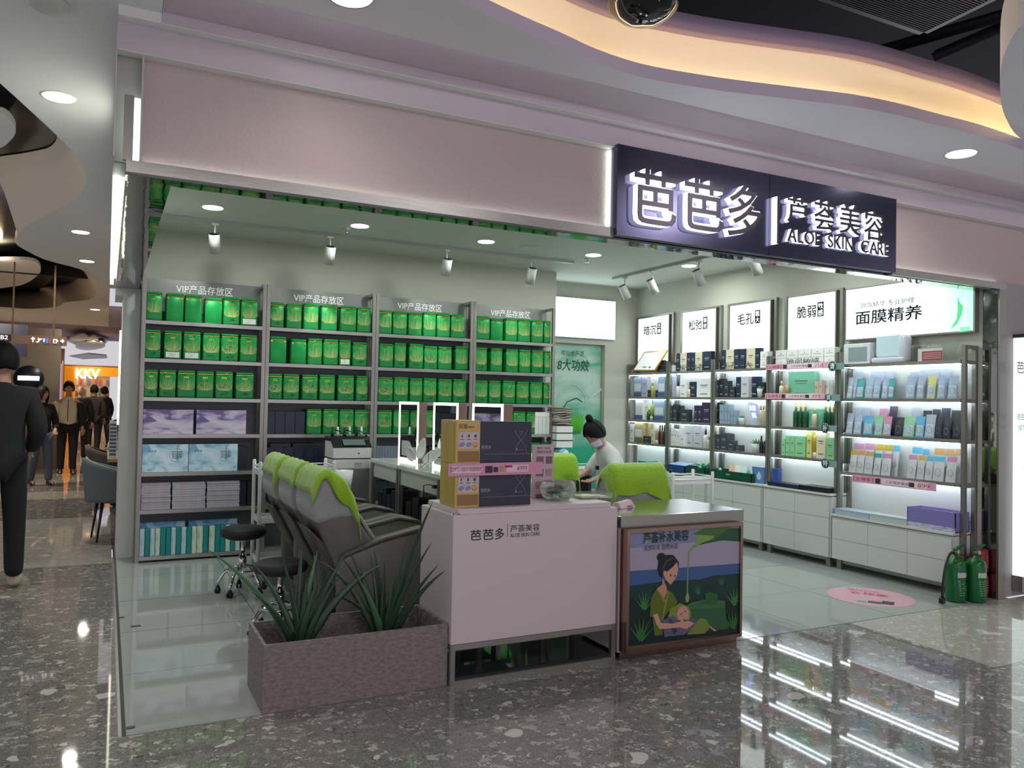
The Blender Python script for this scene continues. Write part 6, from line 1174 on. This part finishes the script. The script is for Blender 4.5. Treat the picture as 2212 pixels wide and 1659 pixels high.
def person(label, J, cols, hs='short', group=None, k=1.0, face=True, headT=None, lev=1, extra=None, sleeves=None, arm_r=1.0, shoes='d8d4c8', long_sleeve=True):
    top, leg = cols; root = (J['lf'][0]+J['rf'][0])/2, (J['lf'][1]+J['rf'][1])/2, 0
    t = thing('person', label, 'person', root, group); V = {a: Vector(b) for a, b in J.items()}
    def chain(ns): return ns
    # body: one continuous surface with hands
    N = [(V['pel'], (.12*k, .09*k)), (V['bel'], (.11*k, .08*k)), (V['che'], (.125*k, .08*k)), (V['nk0'], (.06*k, .06*k)), (V['nk'], (.050*k, .052*k)), (V['hd']-Vector((0, 0, .03*k)), (.055*k, .06*k))]; E = [(0, 1), (1, 2), (2, 3), (3, 4), (4, 5)]
    for s in 'lr':
        b = len(N); N += [(V[s+'s'], .040*k), (V[s+'e'], .036*k), (V[s+'w'], .028*k)]; E += [(2, b), (b, b+1), (b+1, b+2)]
        d = (V[s+'w']-V[s+'e']).normalized(); sd = d.cross(Vector((0, 0, 1)) if abs(d.z) < .7 else Vector((0, 1, 0))).normalized(); p = V[s+'w']+d*.05*k; N.append((p, (.032*k, .018*k))); E.append((b+2, b+3)); nn = sd.cross(d)
        for f in range(4):
            o = (f-1.5)*.019*k; L = (.07, .08, .076, .058)[f]*k; c = len(N)
            N += [(p+d*.045*k+sd*o, .0095*k), (p+d*(.045*k+L*.5)+sd*o*1.1+nn*.006, .0085*k), (p+d*(.04*k+L)+sd*o*1.1+nn*.022, .007*k)]; E += [(b+3, c), (c, c+1), (c+1, c+2)]
        c = len(N); N += [(p+sd*.036*k+d*.012*k, .011*k), (p+sd*.05*k+d*.045*k+nn*.012, .009*k)]; E += [(b+3, c), (c, c+1)]
        b = len(N); N += [(V[s+'h'], .085*k), (V[s+'k'], .055*k), (V[s+'f'], .038*k), (V[s+'t'], (.035*k, .025*k))]; E += [(0, b), (b, b+1), (b+1, b+2), (b+2, b+3)]
    mb = M(); v, f = skinmesh(N, E, lev); mb.add(v, f, 0, True)
    T = headT if headT is not None else Matrix.Translation(V['hd'])
    headmesh(mb, T, k); mb.build('body', SKIN, t)
    if face:
        q = M()
        for s in (-1, 1): q.ell((s*.028*k, -.086*k, .008*k), (.012*k, .006*k, .006*k), 8, 0, T, 6); q.box((s*.028-.016)*k, (s*.028+.016)*k, -.094*k, -.086*k, .026*k, .031*k, 0, T)
        q.build('eyes', mat('1a1412', .4), t); M().ell((0, -.088*k, -.058*k), (.022*k, .008*k, .006*k), 8, 0, T, 6).build('mouth', mat('8f4f4a', .5), t)
    if hs: hair(T, k, hs).build('hair', HAIR, t)
    # clothes
    N = [(V['pel'], (.165*k, .125*k)), (V['bel'], (.16*k, .125*k)), (V['che'], (.18*k, .125*k)), (V['nk0'], (.088*k, .082*k)), (V['nk0'].lerp(V['nk'], .7), (.070*k, .074*k))]; E = [(0, 1), (1, 2), (2, 3), (3, 4)]
    h0 = 0
    if J.get('hem') is not None: N.insert(0, (V['hem'], (.17*k, .135*k))); E = [(i, i+1) for i in range(5)]; h0 = 1
    for s in 'lr':
        if sleeves and s in sleeves: continue
        b = len(N); w = V[s+'w'] if long_sleeve else V[s+'e'].lerp(V[s+'w'], .15); N += [(V[s+'s'], .075*k*arm_r), (V[s+'e'], .062*k*arm_r), (w, .048*k*arm_r)]; E += [(2+h0, b), (b, b+1), (b+1, b+2)]
    mb = M(); v, f = skinmesh(N, E, 2); mb.add(v, f, 0, True); mb.build('jacket', mat(top, .8, bump=(14, .2)), t)
    if sleeves:
        for s, c in sleeves.items(): mb = M(); v, f = skinmesh([(V[s+'s'], .09*k), (V[s+'e'], .085*k), (V[s+'w'], .06*k)], [(0, 1), (1, 2)], 2); mb.add(v, f, 0, True); mb.build('sleeve', mat(c, .8), t)
    N = [(V['pel'], (.15*k, .12*k))]; E = []
    for s in 'lr': b = len(N); N += [(V[s+'h'], .10*k), (V[s+'k'], .078*k), (V[s+'f']+Vector((0, 0, -.012)), .064*k)]; E += [(0, b), (b, b+1), (b+1, b+2)]
    mb = M(); v, f = skinmesh(N, E, 2); mb.add(v, f, 0, True); mb.build('trousers', mat(leg, .85), t)
    for s in 'lr':
        a, b = V[s+'f'], V[s+'t']; d = (b-a); mb = M(); v, f = skinmesh([(a-d.normalized()*.03+Vector((0, 0, -.03*k)), (.048*k, .05*k)), (a.lerp(b, .5)+Vector((0, 0, -.008)), (.052*k, .046*k)), (b, (.05*k, .032*k))], [(0, 1), (1, 2)], 2); mb.add(v, f, 0, True); mb.build('shoe', mat(shoes, .5), t)
    return t
def stand(x, y, h, rz, step=0.0, lift=0.0, arms=0):
    k = h/1.75; R = Matrix.Rotation(rz, 4, 'Z'); S = lambda a, b, c: tuple(Vector((x, y, 0))+(R @ Vector((a*k, b*k, c*k))))
    J = dict(pel=S(0, 0, .95), bel=S(0, 0, 1.12), che=S(0, 0, 1.32), nk0=S(0, .01, 1.45), nk=S(0, .005, 1.50), hd=S(0, -.01, 1.628), hem=S(0, 0, .84))
    for s, q in (('l', -1), ('r', 1)):
        J[s+'s'] = S(q*.172, .01, 1.385); J[s+'e'] = S(q*.235, .03-arms*.05, 1.13); J[s+'w'] = S(q*(.24-.1*arms), -.03-arms*.17, .90+arms*.12)
        J[s+'h'] = S(q*.085, 0, .90); st = step*q; J[s+'k'] = S(q*.095, -.02-st*.5-(lift*.05 if q > 0 else 0), .50); J[s+'f'] = S(q*.10, .02-st-(0 if q < 0 else -lift*.22), .085+(lift*.10 if q > 0 else 0)); J[s+'t'] = S(q*.11, -.13-st-(0 if q < 0 else -lift*.20), .032+(lift*.02 if q > 0 else 0))
    return J, k
def HT(J, rz, tilt=0): return Matrix.Translation(J['hd']) @ Matrix.Rotation(rz, 4, 'Z') @ Matrix.Rotation(tilt, 4, 'X')
px = H(22, 800, 1, 7.45)[0]
J, k = stand(px-.04, 7.35, 1.93, PI, -.10, 1.0, .7); person('man in black jacket walking away with beige trainers at the far left', J, ('16181c', '15161a'), k=k, headT=HT(J, PI+.25), arm_r=1.12, lev=1, shoes='b7ab92')
px = H(92, 850, 1, 15.5)[0]
J, k = stand(px, 15.5, 1.66, .5, .12, 0, .8); person('long-haired woman in a black coat beside the man in black', J, ('15151a', '4a5566'), 'long', k=k, headT=HT(J, .9), shoes='1b1b1e')
J, k = stand(H(147, 900, 1, 17.5)[0], 17.5, 1.78, .08, .04); person('man in cream zip jacket with a black sleeve walking forward', J, ('dcd6c6', '121317'), k=k, headT=HT(J, .1), sleeves={'r': '15161a', 'l': 'dcd6c6'}, arm_r=1.15, shoes='23242a')
zp = Vector(J['che']); M_ = M().box(zp.x-.006, zp.x+.006, zp.y-.150, zp.y-.142, 1.02, 1.44); M_.build('zip', mat('2a2a2a', .5), [o for o in COL.objects if o.name.startswith('person') and 'cream zip' in o.get('label', '')][0])
J, k = stand(H(173, 900, 1, 21)[0], 21, 1.74, PI, .05); person('man with close-cropped hair in a black coat behind the cream jacket', J, ('121318', '121318'), None, k=k, face=False, arm_r=1.3, shoes='15151a')
J, k = stand(H(202, 900, 1, 23.5)[0], 23.5, 1.78, PI, .1); person('dark-haired person in a brown grey jacket walking away near the orange shop', J, ('37302e', '1b1b22'), k=k, headT=HT(J, PI), face=False, arm_r=1.15, shoes='1b1b22')
J, k = stand(H(224, 900, 1, 26)[0], 26, 1.76, PI+.6, .1); t = person('person in a dark cap and black jacket next to the orange shop', J, ('14151a', '2a2c36'), k=k, headT=HT(J, PI+.6), face=False, shoes='1b1b22')
hd = Vector(J['hd']); M().lathe([(.10, 0), (.10, .05), (.06, .10), (0, .11)], (hd.x, hd.y, hd.z+.05), 16).build('cap', BLK, t)
# beautician, seated and leaning over her work
HP = lambda a, b, y: H(a, b, 1, y)
J = dict(pel=HP(1330, 1078, 6.55), bel=HP(1326, 1040, 6.52), che=HP(1316, 995, 6.5), nk0=HP(1302, 966, 6.48), nk=HP(1296, 958, 6.47), hd=HP(1284, 937, 6.45))
J['rs'] = HP(1322, 984, 6.36); J['re'] = HP(1330, 1022, 6.26); J['rw'] = HP(1290, 1034, 6.28); J['ls'] = HP(1298, 985, 6.66); J['le'] = HP(1275, 1015, 6.68); J['lw'] = HP(1250, 1028, 6.5)
J['pel'] = Vector((J['pel'].x, 6.55, .60)); p = Vector(J['pel']); J['lh'] = p+Vector((-.05, .1, -.02)); J['rh'] = p+Vector((-.05, -.1, -.02)); J['lk'] = p+Vector((-.40, .16, -.08)); J['rk'] = p+Vector((-.06, -.16, -.5)) ; J['rk'] = p+Vector((.10, -.42, -.06)); J['lf'] = p+Vector((-.36, .16, -.50)); J['rf'] = p+Vector((.12, -.44, -.50)); J['lt'] = p+Vector((-.50, .16, -.565)); J['rt'] = p+Vector((.10, -.58, -.565))
J['rk'] = p+Vector((.02, .40, -.08)); J['rf'] = p+Vector((.05, .42, -.50)); J['rt'] = p+Vector((.02, .54, -.565)); J['lk'] = p+Vector((-.12, .44, -.08)); J['lf'] = p+Vector((-.12, .46, -.50)); J['lt'] = p+Vector((-.14, .6, -.565))
hT = Matrix.Translation(J['hd']) @ Matrix.Rotation(-PI/2+.30, 4, 'Z') @ Matrix.Rotation(.62, 4, 'X')
t = person('beautician in a white coat and face mask leaning over her work', J, ('cfd2d2', 'b9bcc0'), 'updo', k=1.0, face=True, headT=hT, long_sleeve=False, arm_r=1.12, shoes='d8d8d8')
M().grid(lambda u, v: tuple(hT @ Vector((.070*math.sin((u-.5)*2.6), -.070*math.cos((u-.5)*2.6)*1.22-.012*math.sin(PI*v)*(1-abs(u-.5)*2), -.105+.10*v))), 12, 8, thick=.003).build('face_mask', mat('dbe4e8', .6), t)
M().tube([hT @ Vector((-.068, -.04, -.03)), hT @ Vector((-.08, -.01, .0)), hT @ Vector((-.078, .01, -.03)), hT @ Vector((-.068, -.04, -.08))], .0018, 4).build('mask_loop', WP, t)
c = Vector(J['che']); M().box(c.x-.20, c.x-.18, c.y-.10, c.y-.06, c.z-.08, c.z-.04, ch=.004).build('microphone_clip', BLACK, t)
s2 = dup(s1, (p.x, p.y, 0), (0, 0, 1), 'black rolling stool under the seated beautician', (1, 1, .83))
# ================================================================ corridor beyond
def tubchair(label, loc, rz, cm, lm, seam):
    t = thing('dining_chair', label, 'chair', (0, 0, 0), 'upholstered chairs of the cafe')
    def bk(u, v):
        a = -PI*.62+PI*1.24*u; h = .42+.46*v*(1-.35*abs(u-.5)*2); rr = .24+.04*v
        return (rr*math.sin(a), rr*math.cos(a)*1.05, .42+(h-.42)*1.0)
    M().grid(bk, 18, 8, thick=.045).build('backrest', cm, t); M().lathe([(0, 0), (.22, 0), (.25, .03), (.24, .08), (0, .09)], (0, 0, .40), 20).build('seat', cm, t)
    q = M().tube([bk(u/18, 1) for u in range(19)], .009, 6).build('seam', seam, t)
    for sx in (-1, 1):
        for sy in (-1, 1): M().tube([(sx*.15, sy*.15, .41), (sx*.19, sy*.2, 0)], [.018, .009], 8).build('leg', lm, t)
    t.location = loc; t.rotation_euler = (0, 0, rz); return t
tubchair('grey upholstered dining chair just beyond the white shop wall end', (.12, 9.62, 0), PI/2+.15, mat('5f676a', .7), mat('17171a', .4), mat('9fc0c4', .6))
tubchair('brown upholstered dining chair behind the grey one', (.10, 12.0, 0), PI/2, mat('4b443f', .7), mat('6a5640', .5), mat('7d7468', .6))
t = thing('cafe_table', 'pale wooden cafe table edge behind the white shop wall', 'table', (.42, 10.2, 0)); M().box(.03, .8, 10.0, 11.6, .79, .83, ch=.004).build('table_top', mat('a9926c', .4), t); M().box(.15, .22, 10.1, 10.17, 0, .79).build('leg', mat('6a5640', .5), t); M().box(.6, .67, 10.1, 10.17, 0, .79).build('leg', mat('6a5640', .5), t); M().box(.15, .22, 11.1, 11.17, 0, .79).build('leg', mat('6a5640', .5), t)
t = thing('menu_stand', 'white and blue menu card standing on the cafe table', 'menu', (.07, 10.1, .83)); M().box(.04, .12, 10.1, 10.12, .8305, 1.25).build('card', mat('cfd6d8', .4), t); q = M()
for k in range(9): q.box(.046, .114, 10.0975, 10.0985, .86+k*.042, .885+k*.042, k % 2)
q.build('print', [mat('3f6a80', .5), mat('5b5f60', .5)], t)
J, k = stand(H(232, 930, 1, 12.4)[0]+.1, 12.4, 1.6, PI/2, 0, 0, .6)
J = {a: (b[0], b[1], b[2]-.42 if a not in ('lf', 'rf', 'lt', 'rt') else b[2]) for a, b in J.items()}; J['hem'] = None; del J['hem']
person('seated person in a cream top at the cafe table', J, ('b8ab92', '2a2a2e'), 'short', k=k, headT=HT(J, PI/2, .3), face=False, shoes='2a2a2e')
t = thing('light_strip', 'tall white light strip on the edge of the cafe front', 'light strip', (.10, 9.3, .9)); M().box(.100, .1175, 8.9, 8.93, 1.25, 2.2).build('tube', mat('ffffff', .5, emit='fff6e4', es=3.5), t)
# hanging direction sign
ys = 12.5
x0, x1 = H(-60, 735, 1, ys)[0], H(144, 735, 1, ys)[0]; zt, zb = H(144, 728, 1, ys)[2], H(144, 747, 1, ys)[2]; xb = H(24, 735, 1, ys)[0]; z0_, z1_ = zb, zt
t = thing('hanging_sign', 'brown hanging direction sign with B2, arrows and washroom symbols', 'sign', (x1, ys, zb)); SM = mat('7a5f4c', .5, emit='7a5f4c', es=.15)
M().box(x0, x1, ys, ys+.08, zb, zt).build('sign_board', SM, t); M().box(x0, xb, ys-.004, ys-.0005, zb+.002, zt-.002).build('dark_panel', mat('3d2f2c', .5), t)
for pxx in (26, 115): xx = H(pxx, 720, 1, ys)[0]; M().box(xx-.01, xx+.01, ys+.03, ys+.05, zt, ZL).build('hanger', mat('6a5344', .5), t)
q = M(); hh = zt-zb; ax = lambda p: H(p, 737, 1, ys)[0]; LW = .008
text(q, 'B2', (ax(1), ys-.006, zb+hh*.42), X_, Z_, hh*.45, ax(17)-ax(1), bold=.01); text(q, 'BABA', (ax(2), ys-.006, zb+hh*.18), X_, Z_, hh*.13, ax(16)-ax(2))
zc = zb+hh*.5
def seg(*p, m=0): q.tube([(a, ys-.006, b) for a, b in p], LW, 4, m)
seg((ax(71), zc-hh*.25), (ax(71), zc+hh*.25)); seg((ax(67), zc+hh*.08), (ax(71), zc+hh*.27), (ax(75), zc+hh*.08)); seg((ax(78), zc-hh*.22), (ax(82), zc-hh*.22), (ax(87), zc+.12*hh), (ax(91), zc+.12*hh)); seg((ax(83), zc+hh*.02), (ax(83), zc+hh*.22)); seg((ax(95), zc-hh*.2), (ax(95), zc+hh*.2))
seg((ax(116), zc+hh*.15), (ax(116), zc-hh*.25), (ax(122), zc-hh*.25), (ax(122), zc+hh*.15), (ax(116), zc+hh*.15)); seg((ax(122), zc+hh*.1), (ax(125), zc), (ax(122), zc-hh*.1)); seg((ax(130), zc), (ax(138), zc)); seg((ax(134), zc+hh*.2), (ax(138), zc), (ax(134), zc-hh*.2))
q.box(ax(99), ax(104), ys-.007, ys-.004, zc-hh*.3, zc+hh*.28, 1); q.box(ax(106), ax(109), ys-.007, ys-.004, zc-hh*.3, zc+hh*.2, 2)
q.build('symbols', [mat('ffffff', .5, emit='ffffff', es=.9), mat('3a7ad8', .5, emit='3a7ad8', es=.8), mat('c0453a', .5, emit='c0453a', es=.6)], t)
# orange shop at the end
yk = 33.0
t = thing('orange_shop', 'orange shop front with large white lit letters at the corridor end', 'shop', (-.5, yk, 0)); OR = mat('d98a1c', .5, emit='d98a1c', es=.55)
kx = lambda p: H(p, 800, 1, yk)[0]; kz = lambda p: H(190, p, 1, yk)[2]
M().box(kx(138), kx(262), yk, yk+.2, kz(812), kz(792)).build('fascia', OR, t); M().box(kx(138), kx(163), yk, yk+.2, 0, kz(812)).build('side_column', OR, t); M().box(kx(138), kx(262), yk-.02, yk+.2, kz(792), kz(789)).build('top_edge', mat('8a5a20', .5), t)
for i in range(5): M().box(kx(140+i*4.6), kx(141.5+i*4.6), yk-.05, yk, 0, kz(794)).build('rib', mat('b86f14', .5, emit='b86f14', es=.4), t)
q = M(); A, Bq = kx(164), kx(216); text(q, 'KKV', (A, yk-.14, kz(818)), X_, Z_, kz(797)-kz(818), Bq-A, bold=.035, depth=.06); q.build('letters', mat('ffffff', .5, emit='fffaf0', es=3), t)
M().box(kx(163), kx(238), yk+.15, yk+.2, 0, kz(812)).build('display_wall', mat('a8896c', .5, emit='a8896c', es=.5), t); rk = random.Random(4); 
for i in range(6):
    for j in range(9):
        w = (kx(238)-kx(163))/9; M().box(kx(163)+w*j+.02, kx(163)+w*(j+1)-.02, yk+.10, yk+.15, .2+i*.42, .2+i*.42+rk.uniform(.2, .34)).build('display_item', mat(rk.choice(['d9b08a', 'c9695a', 'e8d8c0', '8a6a4c', 'd98a6a', '6a8a9a']), .5), t)
light('shop_glow', 'AREA', (-.4, yk-1.2, 3.2), 30, (1, .72, .35), 1.5, (-.4, yk, 1.2))
# shops on the far left of the corridor
t = thing('round_shop_sign', 'dark navy round shop sign with a white lit bar', 'sign', (-2.2, 19, 2)); c = H(62, 818, 1, 19); T = Matrix.Translation(c) @ Matrix.Rotation(PI/2, 4, 'X'); M().lathe([(0, .03), (.27, .03), (.27, -.03), (0, -.03)], n=36, T=T).build('disc', mat('171c33', .4), t); M().box(c.x-.19, c.x+.19, c.y-.05, c.y-.032, c.z-.035, c.z+.055, ch=.015).build('lit_bar', mat('ffffff', .5, emit='ffffff', es=3), t)
M().box(c.x-.55, c.x+.55, c.y+.035, c.y+.3, 0, 2.9).build('mounting_wall', mat('8d8272', .7), t)
t = thing('shop_fascia', 'navy shop fascia below the brown direction sign', 'sign', (-2.6, 16, 2.2)); M().box(-2.98, H(57, 755, 1, 16)[0], 15.9, 16.1, H(40, 770, 1, 16)[2], 2.72).build('fascia_panel', mat('161a35', .4), t); M().box(-2.98, H(20, 745, 1, 15.88)[0], 15.86, 15.88, H(20, 747, 1, 15.88)[2], H(20, 744, 1, 15.88)[2]).build('lit_line', GLOWW, t)
t = thing('blade_sign', 'small glowing vertical blade sign on the corridor wall', 'sign', (-1.9, 22, 2.2)); c = H(83, 770, 1, 22); M().box(c.x-.05, c.x+.05, 22, 22.1, c.z-.12, c.z+.12).build('lit_panel', mat('ffffff', .5, emit='cfeaf4', es=1.6), t); M().box(c.x-.4, c.x-.05, 22.03, 22.06, c.z+.08, c.z+.1).build('bracket', BLACK, t)
t = thing('gold_shop_interior', 'warm golden shop interior glowing left of the orange shop', 'shop', (-2, 29, 0)); kx2 = lambda p: H(p, 820, 1, 29)[0]
for i in range(9): M().box(kx2(98+i*4.4), kx2(100.5+i*4.4), 29, 29.2, .2, 2.1+.25*(i % 3)).build('lit_column', mat('c9a060', .5, emit='c9a060', es=.45+.25*(i % 2)), t)
M().box(kx2(88), kx2(137), 29.2, 29.3, 0, 3.0).build('rear_panel', mat('6b553a', .6, emit='6b553a', es=.2), t); M().box(kx2(122), kx2(133), 28.8, 28.9, .3, 2.5).build('lilac_display', mat('a98ad0', .5, emit='a98ad0', es=.6), t)
t = thing('floor_notice', 'small white notice board on the corridor floor by the coat woman', 'notice', (-1.2, 19.5, 0)); c = H(107, 960, 1, 19.5); M().prism([(c.x-.3, 19.5, c.z-.25), (c.x+.25, 19.5, c.z-.2), (c.x+.2, 19.6, c.z+.12), (c.x-.35, 19.6, c.z+.1)], (0, .02, 0)).box(c.x-.05, c.x+.0, 19.55, 19.6, 0, c.z-.2).build('board', mat('c9c4bc', .5), t)
# small items along the shop
for k, (px_, py_) in enumerate(((262, 1334), (293, 1353), (282, 1572))):
    c = H(px_, py_, 2, 0); t = thing('floor_bolt', 'small dark metal floor fitting set in the tiles, %s from the back' % ordn(k), 'floor fitting', (c.x, c.y, 0)); M().box(c.x-(.03 if k == 1 else .018), c.x+(.03 if k == 1 else .018), c.y-.014, c.y+.014, .0003, .003).build('plate', mat('2c2e2e', .35, .6), t)
